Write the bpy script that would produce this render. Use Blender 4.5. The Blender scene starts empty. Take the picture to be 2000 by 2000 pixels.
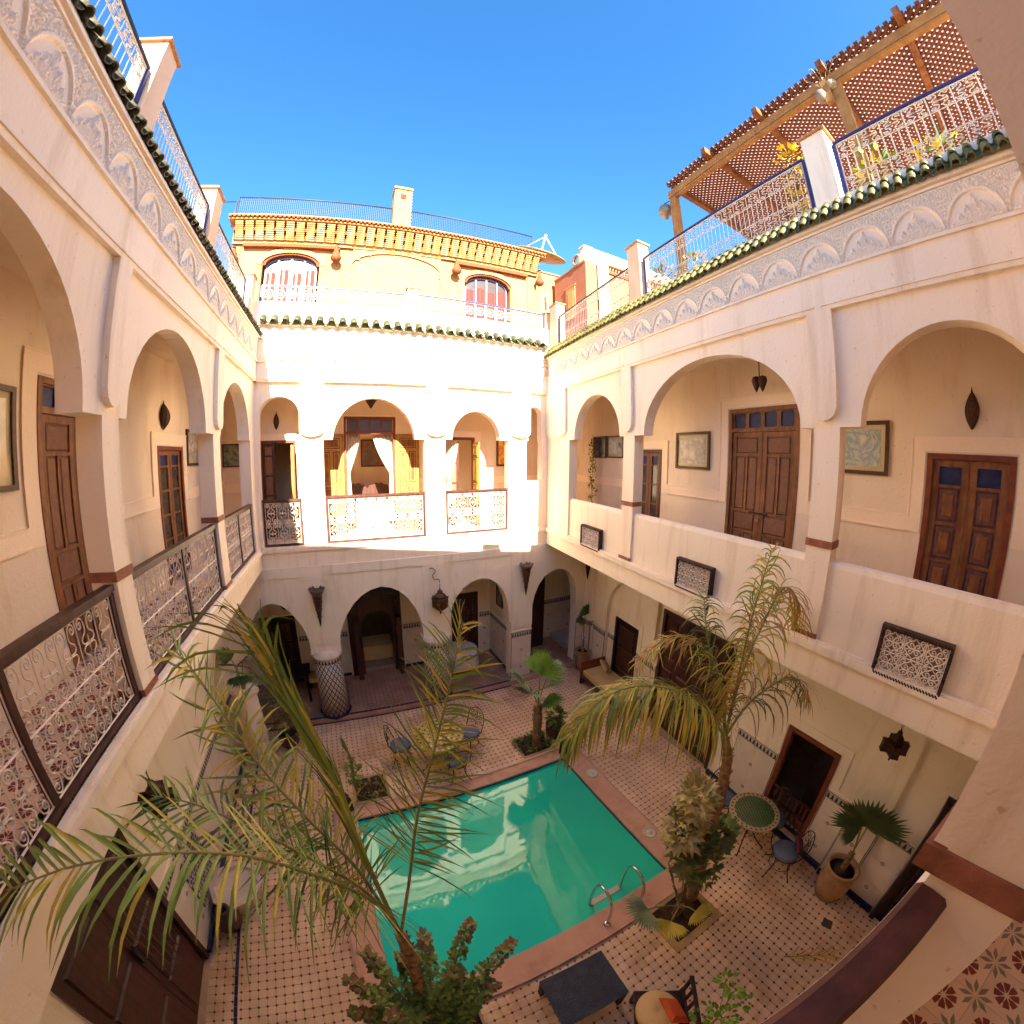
import bpy, math, random
from mathutils import Vector, Matrix, noise
from mathutils.geometry import tessellate_polygon
random.seed(7)
S = bpy.context.scene
PI = math.pi

# ------------------------------------------------------------------ camera (stereographic wide lens)
cam_d = bpy.data.cameras.new('camera')
cam = bpy.data.objects.new('camera', cam_d)
S.collection.objects.link(cam)
S.camera = cam
_R = (0.9131042, -0.4077245, 0.0012156)
_U = (0.0414829, 0.0958665, 0.9945294)
_B = (-0.4056105, -0.9080586, 0.1044496)
_M = Matrix((_R, _U, _B)).transposed().to_4x4()
_M.translation = (1.6405, -7.9559, 1.8172)
cam.matrix_world = _M
cam_d.type = 'PANO'
cam_d.panorama_type = 'FISHEYE_LENS_POLYNOMIAL'
cam_d.sensor_width = 36.0
cam_d.sensor_fit = 'HORIZONTAL'
(cam_d.fisheye_polynomial_k0, cam_d.fisheye_polynomial_k1, cam_d.fisheye_polynomial_k2,
 cam_d.fisheye_polynomial_k3, cam_d.fisheye_polynomial_k4) = (
    0.0003061460844554177, -0.0766412650303354, 4.599786156403188e-05, 3.829157651123781e-05, -6.029538250768018e-07)
cam_d.fisheye_fov = math.radians(200)
cam_d.shift_x = 0.016456
cam_d.shift_y = -0.017369
cam_d.clip_start = 0.02
cam_d.clip_end = 2000

# ------------------------------------------------------------------ daylight
SUN_DIR = Vector((0.110, 1.0, -0.60)).normalized()      # the way the light travels
w = bpy.data.worlds.new('World')
S.world = w
w.use_nodes = True
nt = w.node_tree
bg = nt.nodes['Background']
sky = nt.nodes.new('ShaderNodeTexSky')
sky.sky_type = 'NISHITA'
sky.sun_disc = False
sky.sun_elevation = math.asin(-SUN_DIR.z)
sky.sun_rotation = math.atan2(-SUN_DIR.x, -SUN_DIR.y)
sky.altitude = 460
sky.air_density = 1.0
sky.dust_density = 0.8
sky.ozone_density = 2.2
hs = nt.nodes.new('ShaderNodeHueSaturation')      # a deeper Marrakech blue over the whole sky
hs.inputs['Saturation'].default_value = 1.30
nt.links.new(sky.outputs[0], hs.inputs['Color']); nt.links.new(hs.outputs[0], bg.inputs[0])
bg.inputs[1].default_value = SKY_STRENGTH = 0.058
sun_d = bpy.data.lights.new('sun', 'SUN')
sun_d.energy = 3.8
sun_d.angle = math.radians(0.53)
sun_d.color = (1.0, 0.87, 0.69)
sun = bpy.data.objects.new('sun', sun_d)
S.collection.objects.link(sun)
sun.rotation_euler = SUN_DIR.to_track_quat('-Z', 'Y').to_euler()
S.view_settings.view_transform = 'Standard'
S.view_settings.look = 'None'
S.view_settings.exposure = 3.15
S.view_settings.gamma = 1.0
S.view_settings.use_curve_mapping = False
S.cycles.max_bounces = 12
S.cycles.diffuse_bounces = 10
S.cycles.caustics_reflective = False
S.cycles.caustics_refractive = False

# ------------------------------------------------------------------ materials
MATS = {}
def mat(name, col, rough=0.7, var=0.08, vs=3.0, bump=0.0, bs=60.0, metal=0.0, col2=None, spec=0.3, rand=0.0, emit=0.0, det=4.0, coord='Object'):
    """Principled surface whose own colour wanders a little (col..col2) with a grain in its relief."""
    if name in MATS: return MATS[name]
    m = bpy.data.materials.new(name); MATS[name] = m
    m.use_nodes = True; t = m.node_tree; N = t.nodes; L = t.links
    p = N['Principled BSDF']
    p.inputs['Roughness'].default_value = rough
    p.inputs['Metallic'].default_value = metal
    p.inputs['Specular IOR Level'].default_value = spec
    tc = N.new('ShaderNodeTexCoord')
    nz = N.new('ShaderNodeTexNoise'); nz.inputs['Scale'].default_value = vs; nz.inputs['Detail'].default_value = det
    L.new(tc.outputs[coord], nz.inputs['Vector'])
    c2 = col2 or tuple(max(0, c*(1-3.2*var)) for c in col)
    r = N.new('ShaderNodeValToRGB')
    r.color_ramp.elements[0].position = 0.32; r.color_ramp.elements[1].position = 0.68
    r.color_ramp.elements[0].color = (*c2, 1); r.color_ramp.elements[1].color = (*col, 1)
    L.new(nz.outputs[0], r.inputs[0])
    out = r.outputs[0]
    if rand > 0:
        oi = N.new('ShaderNodeObjectInfo'); hs = N.new('ShaderNodeHueSaturation')
        mr = N.new('ShaderNodeMapRange'); mr.inputs[3].default_value = 1-rand; mr.inputs[4].default_value = 1+rand*0.6
        L.new(oi.outputs['Random'], mr.inputs[0]); L.new(mr.outputs[0], hs.inputs['Value']); L.new(out, hs.inputs['Color']); out = hs.outputs[0]
    L.new(out, p.inputs['Base Color'])
    if bump:
        n2 = N.new('ShaderNodeTexNoise'); n2.inputs['Scale'].default_value = bs; n2.inputs['Detail'].default_value = 5
        L.new(tc.outputs[coord], n2.inputs['Vector'])
        b = N.new('ShaderNodeBump'); b.inputs['Strength'].default_value = bump; b.inputs['Distance'].default_value = 0.01
        L.new(n2.outputs[0], b.inputs['Height']); L.new(b.outputs[0], p.inputs['Normal'])
    if emit:
        L.new(out, p.inputs['Emission Color']); p.inputs['Emission Strength'].default_value = emit
    return m

def nodes(name):
    m = bpy.data.materials.new(name); MATS[name] = m; m.use_nodes = True
    return m, m.node_tree.nodes, m.node_tree.links, m.node_tree.nodes['Principled BSDF']

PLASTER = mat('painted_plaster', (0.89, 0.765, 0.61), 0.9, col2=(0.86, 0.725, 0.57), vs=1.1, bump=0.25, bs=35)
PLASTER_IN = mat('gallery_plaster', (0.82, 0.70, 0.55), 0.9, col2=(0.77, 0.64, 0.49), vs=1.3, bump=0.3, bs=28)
WHITEWASH = mat('ground_floor_whitewash', (0.87, 0.77, 0.63), 0.9, col2=(0.83, 0.72, 0.58), vs=1.6, bump=0.3, bs=30)
CARVED = mat('carved_stucco', (0.91, 0.76, 0.59), 0.95, col2=(0.88, 0.72, 0.55), vs=30, bump=0.3, bs=90)
TERRACOTTA = mat('terracotta_band', (0.36, 0.13, 0.07), 0.7, var=0.12, vs=14, bump=0.4, bs=80)
WOOD_DARK = mat('dark_stained_wood', (0.085, 0.026, 0.016), 0.42, col2=(0.05, 0.016, 0.011), vs=9, bump=0.25, bs=40, spec=0.45)
WOOD_BLACKISH = mat('old_near_black_wood', (0.040, 0.016, 0.012), 0.5, col2=(0.022, 0.009, 0.007), vs=9, bump=0.3, bs=50)
WOOD_DOOR = mat('brown_door_wood', (0.30, 0.125, 0.045), 0.55, col2=(0.20, 0.075, 0.028), vs=7, bump=0.35, bs=30, rand=0.12)
WOOD_DOOR_GREY = mat('greyed_door_panel', (0.25, 0.115, 0.055), 0.65, col2=(0.19, 0.09, 0.06), vs=16, bump=0.4, bs=50, rand=0.15)
WOOD_RED = mat('red_brown_frame_wood', (0.22, 0.055, 0.018), 0.5, col2=(0.14, 0.035, 0.015), vs=10, bump=0.3, bs=50)
PAINTED_DOOR = mat('ochre_painted_wood', (0.38, 0.19, 0.035), 0.5, col2=(0.27, 0.12, 0.025), vs=8, bump=0.2, bs=30)
GOLD_LINE = mat('yellow_painted_line', (0.62, 0.38, 0.06), 0.5)
IRON_WHITE = mat('cream_painted_iron', (0.84, 0.72, 0.60), 0.55, var=0.06, vs=30)
IRON_BLACK = mat('black_wrought_iron', (0.045, 0.03, 0.025), 0.5, metal=0.4)
COPPER = mat('aged_brass_lantern', (0.10, 0.045, 0.028), 0.55, metal=0.5, col2=(0.04, 0.018, 0.012), vs=40, bump=0.6, bs=80)
BLUE_PAINT = mat('blue_painted_metal', (0.03, 0.035, 0.17), 0.45, var=0.08, vs=20)
TILE_GREEN = mat('green_glazed_roof_tile', (0.16, 0.145, 0.04), 0.50, col2=(0.10, 0.095, 0.03), vs=9, bump=0.4, bs=30, rand=0.4, spec=0.35)
TILE_DARK = mat('weathered_green_roof_tile', (0.12, 0.10, 0.05), 0.55, col2=(0.055, 0.05, 0.025), vs=10, bump=0.4, bs=30, rand=0.4, spec=0.3)
FLOOR_TILE = mat('pale_clay_floor_tile', (0.86, 0.60, 0.40), 0.62, col2=(0.64, 0.41, 0.26), vs=1.7, bump=0.3, bs=60, rand=0.10, det=7)
FLOOR_DOT = mat('brown_floor_dot', (0.17, 0.06, 0.035), 0.5, var=0.1)
GROUT = mat('floor_grout', (0.52, 0.34, 0.23), 0.9, vs=5)
COPING = mat('pink_pool_coping', (0.64, 0.36, 0.25), 0.75, col2=(0.56, 0.30, 0.205), vs=2.5, bump=0.3, bs=70, det=8)
NAVY = mat('navy_glazed_tile', (0.015, 0.022, 0.09), 0.3, var=0.12, vs=20, spec=0.5, rand=0.4)
TILE_SUN = mat('darkened_sunlit_roof_tile', (0.055, 0.062, 0.022), 0.5, col2=(0.03, 0.036, 0.014), vs=9, bump=0.4, bs=30, rand=0.4, spec=0.3)  # same roof tile, darkened to hold back the sun on the far eave
MARBLE = mat('white_marble_tile', (0.62, 0.52, 0.44), 0.35, var=0.05, vs=5, spec=0.5, rand=0.08)
SOIL = mat('planting_soil', (0.06, 0.032, 0.016), 0.95, var=0.15, vs=30, bump=1.0, bs=40)
LEAF = [mat('palm_leaf_green', (0.25, 0.31, 0.05), 0.5, col2=(0.13, 0.19, 0.03), vs=2.2, spec=0.35),
        mat('palm_leaf_yellow', (0.58, 0.43, 0.05), 0.5, col2=(0.36, 0.29, 0.035), vs=3, spec=0.35),
        mat('palm_leaf_dry', (0.48, 0.26, 0.07), 0.6, col2=(0.32, 0.17, 0.045), vs=4),
        mat('palm_leaf_deep', (0.085, 0.125, 0.03), 0.5, col2=(0.045, 0.07, 0.018), vs=3, spec=0.35)]
LEAF_BRIGHT = mat('fan_leaf_bright', (0.20, 0.33, 0.03), 0.5, col2=(0.10, 0.19, 0.02), vs=6)
LEAF_SILVER = mat('fan_leaf_silver', (0.27, 0.28, 0.16), 0.5, col2=(0.15, 0.19, 0.09), vs=6)
STEM = mat('green_leaf_stem', (0.22, 0.23, 0.06), 0.55, col2=(0.28, 0.20, 0.07), vs=5)
BARK = mat('palm_bark', (0.34, 0.20, 0.10), 0.9, col2=(0.16, 0.09, 0.045), vs=16, bump=1.0, bs=30)
SHRUB = mat('shrub_leaf', (0.18, 0.25, 0.045), 0.6, col2=(0.085, 0.14, 0.025), vs=8)
SHRUB_RED = mat('shrub_red_tip', (0.26, 0.11, 0.05), 0.6, col2=(0.17, 0.12, 0.04), vs=12)
PALE_LEAF = mat('pale_cream_leaf', (0.62, 0.50, 0.22), 0.6, col2=(0.36, 0.33, 0.11), vs=9)
YELLOW_FLOWER = mat('yellow_flower', (0.75, 0.55, 0.02), 0.6)
CLAY = mat('clay_pot', (0.42, 0.24, 0.12), 0.8, col2=(0.30, 0.165, 0.085), vs=6, bump=0.5, bs=30)
CLAY_DARK = mat('dark_clay_pot', (0.12, 0.06, 0.045), 0.8, var=0.12, vs=6, bump=0.4)
CUSHION_BLUE = mat('grey_blue_cushion', (0.16, 0.19, 0.28), 0.9, bump=0.3, bs=90)
CUSHION_PLUM = mat('plum_cushion', (0.11, 0.025, 0.04), 0.9, bump=0.3, bs=90)
CUSHION_CREAM = mat('cream_cushion', (0.62, 0.42, 0.19), 0.9, col2=(0.52, 0.34, 0.15), vs=4, bump=0.4, bs=60)
CUSHION_ORANGE = mat('orange_cushion', (0.65, 0.10, 0.025), 0.9, bump=0.3, bs=90)
CHROME = mat('polished_steel', (0.62, 0.60, 0.58), 0.15, metal=1.0, var=0.02)
CURTAIN = mat('cream_curtain', (0.52, 0.40, 0.27), 0.9, var=0.05, vs=6)
GLASS_BLUE = mat('blue_stained_glass', (0.03, 0.04, 0.13), 0.4, var=0.15, vs=9, spec=0.2)
GLASS_DARK = mat('dusty_window_glass', (0.10, 0.085, 0.07), 0.15, var=0.15, vs=6, spec=0.6)
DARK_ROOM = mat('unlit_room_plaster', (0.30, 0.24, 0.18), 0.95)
YBRICK = mat('yellow_brick', (0.50, 0.34, 0.13), 0.85, col2=(0.38, 0.24, 0.085), vs=7, bump=0.4, bs=60, rand=0.12)
ORANGE_WALL = mat('ochre_render', (0.42, 0.21, 0.095), 0.95, col2=(0.37, 0.18, 0.08), vs=2, bump=0.3, bs=40)
PINK_WALL = mat('salmon_render', (0.34, 0.145, 0.08), 0.95, col2=(0.30, 0.12, 0.065), vs=2, bump=0.3, bs=40)
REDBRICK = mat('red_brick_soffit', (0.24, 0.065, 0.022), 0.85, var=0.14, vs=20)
MORTAR = mat('brick_mortar', (0.26, 0.16, 0.07), 0.95)
MESH_METAL = mat('dark_railing_metal', (0.035, 0.05, 0.085), 0.5)
PERGOLA = mat('honey_pergola_wood', (0.36, 0.19, 0.06), 0.7, col2=(0.25, 0.12, 0.04), vs=6, bump=0.4, bs=40)
LATTICE = mat('brown_lattice_wood', (0.20, 0.085, 0.055), 0.75, col2=(0.14, 0.055, 0.038), vs=6)
ROPE = mat('twisted_dark_wood', (0.07, 0.026, 0.020), 0.6, var=0.15, vs=20)
DISH = mat('rusty_cream_dish', (0.40, 0.29, 0.11), 0.6, col2=(0.26, 0.14, 0.05), vs=6)
DARK_METAL_TOP = mat('blue_black_table_top', (0.035, 0.04, 0.055), 0.45, col2=(0.02, 0.022, 0.03), vs=9, bump=0.9, bs=45)
SLATE = mat('pool_light_plastic', (0.66, 0.58, 0.42), 0.5)

def weather(m, sc=(5.0, 5.0, 0.45), tint=(0.84, 0.80, 0.74), lo=0.52, hi=0.72, pits=True):
    """Rain streaks, hand-smears and small knocks in the paint itself."""
    t = m.node_tree; N = t.nodes; L = t.links; p = N['Principled BSDF']; src = p.inputs['Base Color'].links[0].from_socket
    tc = N.new('ShaderNodeTexCoord'); mp = N.new('ShaderNodeMapping'); mp.inputs['Scale'].default_value = sc
    nz = N.new('ShaderNodeTexNoise'); nz.inputs['Scale'].default_value = 1.0; nz.inputs['Detail'].default_value = 7; nz.inputs['Roughness'].default_value = 0.65
    L.new(tc.outputs['Object'], mp.inputs[0]); L.new(mp.outputs[0], nz.inputs['Vector'])
    r = N.new('ShaderNodeValToRGB'); r.color_ramp.elements[0].position = lo; r.color_ramp.elements[1].position = hi
    r.color_ramp.elements[0].color = (1, 1, 1, 1); r.color_ramp.elements[1].color = (*tint, 1); L.new(nz.outputs[0], r.inputs[0])
    mx = N.new('ShaderNodeMix'); mx.data_type = 'RGBA'; mx.blend_type = 'MULTIPLY'; mx.inputs['Factor'].default_value = 1.0
    L.new(src, mx.inputs['A']); L.new(r.outputs[0], mx.inputs['B']); out = mx.outputs['Result']
    if pits:
        n2 = N.new('ShaderNodeTexNoise'); n2.inputs['Scale'].default_value = 26; n2.inputs['Detail'].default_value = 2; L.new(tc.outputs['Object'], n2.inputs['Vector'])
        r2 = N.new('ShaderNodeValToRGB'); r2.color_ramp.elements[0].position = 0.70; r2.color_ramp.elements[1].position = 0.76
        r2.color_ramp.elements[0].color = (1, 1, 1, 1); r2.color_ramp.elements[1].color = (0.80, 0.72, 0.62, 1); L.new(n2.outputs[0], r2.inputs[0])
        m2 = N.new('ShaderNodeMix'); m2.data_type = 'RGBA'; m2.blend_type = 'MULTIPLY'; m2.inputs['Factor'].default_value = 1.0
        L.new(out, m2.inputs['A']); L.new(r2.outputs[0], m2.inputs['B']); out = m2.outputs['Result']
    L.new(out, p.inputs['Base Color'])
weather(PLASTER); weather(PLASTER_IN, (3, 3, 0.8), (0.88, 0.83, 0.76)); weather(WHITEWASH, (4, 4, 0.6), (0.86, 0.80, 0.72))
weather(FLOOR_TILE, (1.3, 1.3, 1.3), (0.70, 0.62, 0.56), 0.48, 0.66, False); weather(COPING, (2.2, 2.2, 2.2), (0.78, 0.74, 0.70), 0.5, 0.66)
weather(WOOD_DOOR, (14, 14, 1.2), (0.62, 0.56, 0.50), 0.45, 0.62, False); weather(WOOD_DARK, (16, 16, 1.5), (0.6, 0.55, 0.5), 0.45, 0.62, False)

# ------------------------------------------------------------------ geometry helpers
class Frame:
    """A vertical wall: along s, up z, d metres out of it into the courtyard."""
    def __init__(self, f): self.p = f
AL, AR, W = 0.018, 0.122, 6.623
H = -4.25
FL = Frame(lambda s, z, d=0: (AL*s + d, s, z))
FR = Frame(lambda s, z, d=0: (W + AR*s - d, s, z))
FB = Frame(lambda s, z, d=0: (s, -d, z))
FF = Frame(lambda s, z, d=0: (s, -8.125 - 0.2*(s-2.59) + d, z))
FW = Frame(lambda s, z, d=0: (s, d, z))

class MB:
    def __init__(self): self.v = []; self.f = []; self.m = []; self.s = []
    def add(self, v, f, m=0, sm=False):
        b = len(self.v); self.v += [tuple(x) for x in v]
        for q in f: self.f.append(tuple(b+i for i in q)); self.m.append(m); self.s.append(sm)
        return self
    def box(self, x0, x1, y0, y1, z0, z1, m=0):
        v = [(x, y, z) for x in (x0, x1) for y in (y0, y1) for z in (z0, z1)]
        return self.add(v, [(0,1,3,2),(4,6,7,5),(0,4,5,1),(2,3,7,6),(0,2,6,4),(1,5,7,3)], m)
    def fbox(self, F, s0, s1, z0, z1, d0, d1, m=0):
        v = [F.p(s, z, d) for s in (s0, s1) for d in (d0, d1) for z in (z0, z1)]
        return self.add(v, [(0,1,3,2),(4,6,7,5),(0,4,5,1),(2,3,7,6),(0,2,6,4),(1,5,7,3)], m)
    def bevel_fbox(self, F, s0, s1, z0, z1, d0, d1, b, m=0):
        """A raised panel: full size at d0, smaller by b at d1."""
        v = [F.p(s, z, d0) for s, z in ((s0,z0),(s1,z0),(s1,z1),(s0,z1))] + [F.p(s, z, d1) for s, z in ((s0+b,z0+b),(s1-b,z0+b),(s1-b,z1-b),(s0+b,z1-b))]
        return self.add(v, [(4,5,6,7),(0,1,5,4),(1,2,6,5),(2,3,7,6),(3,0,4,7)], m)
    def tube(self, pts, r, n=6, m=0, cap=True, taper=None):
        P = [Vector(p) for p in pts]
        if len(P) < 2: return self
        v = []; k = len(P)
        t0 = (P[1]-P[0]).normalized(); up = Vector((0,0,1)) if abs(t0.z) < 0.9 else Vector((1,0,0))
        a = t0.cross(up).normalized()
        for i in range(k):
            t = (P[min(i+1,k-1)]-P[max(i-1,0)])
            if t.length < 1e-9: t = t0
            t.normalize(); a = (a - t*a.dot(t)); a = a.normalized() if a.length > 1e-6 else t.orthogonal().normalized()
            b = t.cross(a); rr = r if taper is None else (r[0]+(r[1]-r[0])*i/(k-1) if isinstance(r, tuple) else r*(1-taper*i/(k-1)))
            for j in range(n):
                g = 2*PI*j/n; v.append(P[i] + a*(rr*math.cos(g)) + b*(rr*math.sin(g)))
        f = [(i*n+j, i*n+(j+1)%n, (i+1)*n+(j+1)%n, (i+1)*n+j) for i in range(k-1) for j in range(n)]
        if cap: f += [tuple(range(n-1,-1,-1)), tuple((k-1)*n+j for j in range(n))]
        return self.add(v, f, m, n > 4)
    def lathe(self, prof, c=(0,0,0), n=20, m=0, sm=True, ax=None):
        v = []
        for r, z in prof:
            for j in range(n):
                g = 2*PI*j/n; v.append((c[0]+r*math.cos(g), c[1]+r*math.sin(g), c[2]+z))
        k = len(prof)
        f = [(i*n+j, i*n+(j+1)%n, (i+1)*n+(j+1)%n, (i+1)*n+j) for i in range(k-1) for j in range(n)]
        if prof[0][0] > 1e-4: f.append(tuple(range(n-1,-1,-1)))
        if prof[-1][0] > 1e-4: f.append(tuple((k-1)*n+j for j in range(n)))
        return self.add(v, f, m, sm)
    def poly(self, F, loops, d0, d1, m=0, side=True):
        """Extrude an outline with holes (lists of (s, z)) from depth d0 to d1."""
        flat = [q for l in loops for q in l]
        tri = tessellate_polygon([[Vector((x, y, 0)) for x, y in l] for l in loops])
        n = len(flat)
        v = [F.p(s, z, d1) for s, z in flat] + [F.p(s, z, d0) for s, z in flat]
        f = [tuple(t) for t in tri] + [tuple(n+i for i in reversed(t)) for t in tri]
        if side:
            b = 0
            for l in loops:
                k = len(l)
                f += [(b+i, b+(i+1)%k, n+b+(i+1)%k, n+b+i) for i in range(k)]
                b += k
        return self.add(v, f, m)
    def quad(self, a, b, c, d, m=0): return self.add([a, b, c, d], [(0,1,2,3)], m)

def link(o): S.collection.objects.link(o); return o
def T(name, label, cat, loc=(0,0,0), rz=0.0, group=None):
    o = bpy.data.objects.new(name, None); link(o); o.location = loc; o.rotation_euler = (0,0,rz)
    o.empty_display_size = 0.1
    o['label'] = label; o['category'] = cat
    if group: o['group'] = group
    return o
def inv(parent):
    """The world offset of a parent chain, so that meshes built in world coordinates stay where they are."""
    v = Vector((0,0,0)); p = parent
    while p is not None: v += Vector(p.location); p = p.parent
    return v
def pieces(mb):
    """The separate closed pieces of a builder, each as its own builder."""
    par = list(range(len(mb.v)))
    def find(i):
        while par[i] != i: par[i] = par[par[i]]; i = par[i]
        return i
    for f in mb.f:
        for i in f[1:]:
            a, b_ = find(f[0]), find(i)
            if a != b_: par[a] = b_
    out = {}
    for k, f in enumerate(mb.f):
        r = find(f[0]); q = out.setdefault(r, (MB(), {}))
        idx = []
        for i in f:
            if i not in q[1]: q[1][i] = len(q[0].v); q[0].v.append(mb.v[i])
            idx.append(q[1][i])
        q[0].f.append(tuple(idx)); q[0].m.append(mb.m[k]); q[0].s.append(mb.s[k])
    return [q[0] for q in out.values()]
def OS(name, mb, mats, parent, **k):
    for q in pieces(mb): O(name, q, mats, parent, **k)
def O(name, mb, mats, parent=None, smooth=False, label=None, loc=None, world=True, cat=None, group=None, kind=None):
    me = mb
    if isinstance(mb, MB):
        me = bpy.data.meshes.new(name); me.from_pydata(mb.v, [], mb.f); me.update()
        for mm in (mats if isinstance(mats, (list, tuple)) else [mats]): me.materials.append(mm)
        if any(mb.m): me.polygons.foreach_set('material_index', mb.m)
        sm = [True]*len(mb.f) if smooth else mb.s
        if any(sm): me.polygons.foreach_set('use_smooth', sm)
    o = bpy.data.objects.new(name, me); link(o)
    if parent is not None:
        o.parent = parent
        if loc is not None: o.location = loc
        elif world:
            v = inv(parent)
            if v.length > 0: o.location = -v
    elif loc is not None: o.location = loc
    if label: o['label'] = label
    if cat: o['category'] = cat
    if group: o['group'] = group
    if kind: o['kind'] = kind
    return o
def dup(root, parent=None):
    c = root.copy(); link(c)
    if parent is not None: c.parent = parent
    for ch in list(root.children): dup(ch, c)
    return c
def place(root, loc, rz=0.0, label=None, group=None, scale=None):
    root.location = loc; root.rotation_euler = (0, 0, rz)
    if label: root['label'] = label
    if group: root['group'] = group
    if scale: root.scale = (scale,)*3 if isinstance(scale, (int, float)) else scale
    return root
def arc(s0, s1, zs, top, n=22, e=2.0):
    """Arch outline from (s0, zs) over the top to (s1, zs)."""
    c, a, b = (s0+s1)/2, (s1-s0)/2, top-zs; o = []
    for i in range(n+1):
        t = PI*(1-i/n); x, y = math.cos(t), math.sin(t)
        o.append((c + a*math.copysign(abs(x)**(2/e), x), zs + b*abs(y)**(2/e)))
    return o
def spline(P, n=6):
    P = [Vector(p) for p in P]; out = []
    for i in range(len(P)-1):
        p0 = P[i-1] if i else P[0]*2-P[1]; p1, p2 = P[i], P[i+1]; p3 = P[i+2] if i+2 < len(P) else P[-1]*2-P[-2]
        for k in range(n):
            t = k/n
            out.append(0.5*((2*p1)+(p2-p0)*t+(2*p0-5*p1+4*p2-p3)*t*t+(3*p1-p0-3*p2+p3)*t*t*t))
    out.append(P[-1]); return out
# ================================================================== STRUCTURE
# ---- open ground far around, so that nothing floats over a void
g = MB(); g.box(-400, 400, -400, 400, H-1.0, H-0.9)
O('city_ground', g, mat('dusty_ground', (0.30, 0.21, 0.14), 0.95), kind='structure')

GX0, GX1 = -1.05, 8.4        # ground-floor extent
PX0, PX1, PY0, PY1 = 1.254, 5.387, -6.01, -3.01
CX0, CX1, CY0, CY1 = 0.885, 5.76, -6.36, -2.80

# arcade walls of the upper floor -------------------------------------------------------------
ZS = 2.17
def arcade(name, label, F, s0, s1, ztop, openings, bands, panels, thick=0.22, strips=None, slab=None, lo=-0.08, D=0.055):
    """Openings: (jamb0, jamb1, arch0, arch1, spring z, top z, sill z). Panels: recessed rectangles over the arches."""
    th = T(name, label, 'wall', F.p((s0+s1)/2, 0, 0))
    out = [(s0, lo)]
    holes = []
    for (j0, j1, a0, a1, zs, tp, sill) in openings:
        if sill > lo+0.01:
            holes.append([(j0, sill), (j0, ZS), (a0, ZS)] + arc(a0, a1, zs, tp)[(0 if zs > ZS+0.01 else 1):(None if zs > ZS+0.01 else -1)] + [(a1, ZS), (j1, ZS), (j1, sill)])
            continue
        out += [(j0, lo), (j0, ZS), (a0, ZS)] if a0-j0 > 0.005 else [(j0, lo), (j0, ZS)]
        A = arc(a0, a1, zs, tp); out += A if zs > ZS+0.01 else A[1:-1]
        if zs <= ZS+0.01 and a1-a0 > 0: out += [(a1, ZS)]
        else: out += [(a1, ZS)]
        out += [(j1, ZS), (j1, lo)] if j1-a1 > 0.005 else [(j1, lo)]
    out += [(s1, lo), (s1, ztop), (s0, ztop)]
    clean = [out[0]]
    for q in out[1:]:
        if abs(q[0]-clean[-1][0])+abs(q[1]-clean[-1][1]) > 1e-4: clean.append(q)
    b = MB(); b.poly(F, [clean]+holes, -thick, 0.0)
    O('plaster_wall', b, PLASTER, th)
    # proud layer with the panels cut out
    b = MB(); zt = 3.33
    o2 = [(s0, ztop), (s0, zt if panels[0][0] <= s0 else 2.3)]
    cur = s0
    o2 = [(s0, ztop)]
    for i, (p0, p1) in enumerate(panels):
        if p0 > s0+0.01:
            # a strip from the last edge to p0, ending in a rounded tongue
            a, e = cur, p0; n = 6; mid = (a+e)/2; hw = (e-a)/2
            o2 += [(a, 2.36)] + [(mid - hw*math.cos(PI*k/n)*0.999, 2.36 - 0.13*math.sin(PI*k/n)) for k in range(1, n)] + [(e, 2.36)]
        o2 += [(p0, zt), (p1, zt)]; cur = p1
    if cur < s1-0.01:
        a, e = cur, s1; n = 6; mid = (a+e)/2; hw = (e-a)/2
        o2 += [(a, 2.36)] + [(mid - hw*math.cos(PI*k/n)*0.999, 2.36 - 0.13*math.sin(PI*k/n)) for k in range(1, n)] + [(e, 2.36)]
    o2 += [(s1, ztop)]
    b.poly(F, [o2], 0.0, D)
    O('pilaster_relief', b, PLASTER, th)
    b = MB()
    for (p0, p1) in panels: b.fbox(F, p0-0.10, p1+0.10, 3.375, 3.395, D, D+0.014)
    OS('panel_moulding', b, PLASTER, th)
    b = MB()
    b.fbox(F, s0, s1, 3.705, 3.735, D, D+0.03); b.fbox(F, s0, s1, 4.145, 4.165, D, D+0.025); b.fbox(F, s0, s1, 4.185, 4.215, D, D+0.05)
    OS('cornice', b, PLASTER, th)
    for (q0, q1, z, dd) in bands:
        b = MB(); b.fbox(F, q0-0.012, q1+0.012, z-0.075, z, -dd-0.012, 0.012)
        O('terracotta_band', b, TERRACOTTA, th)
    b = MB(); b.fbox(F, s0, s1, -0.085, 0.0, -0.02, 0.055); b.fbox(F, s0, s1, 0.002, 0.022, -0.02, 0.03)
    OS('ledge', b, PLASTER, th)
    return th

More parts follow.
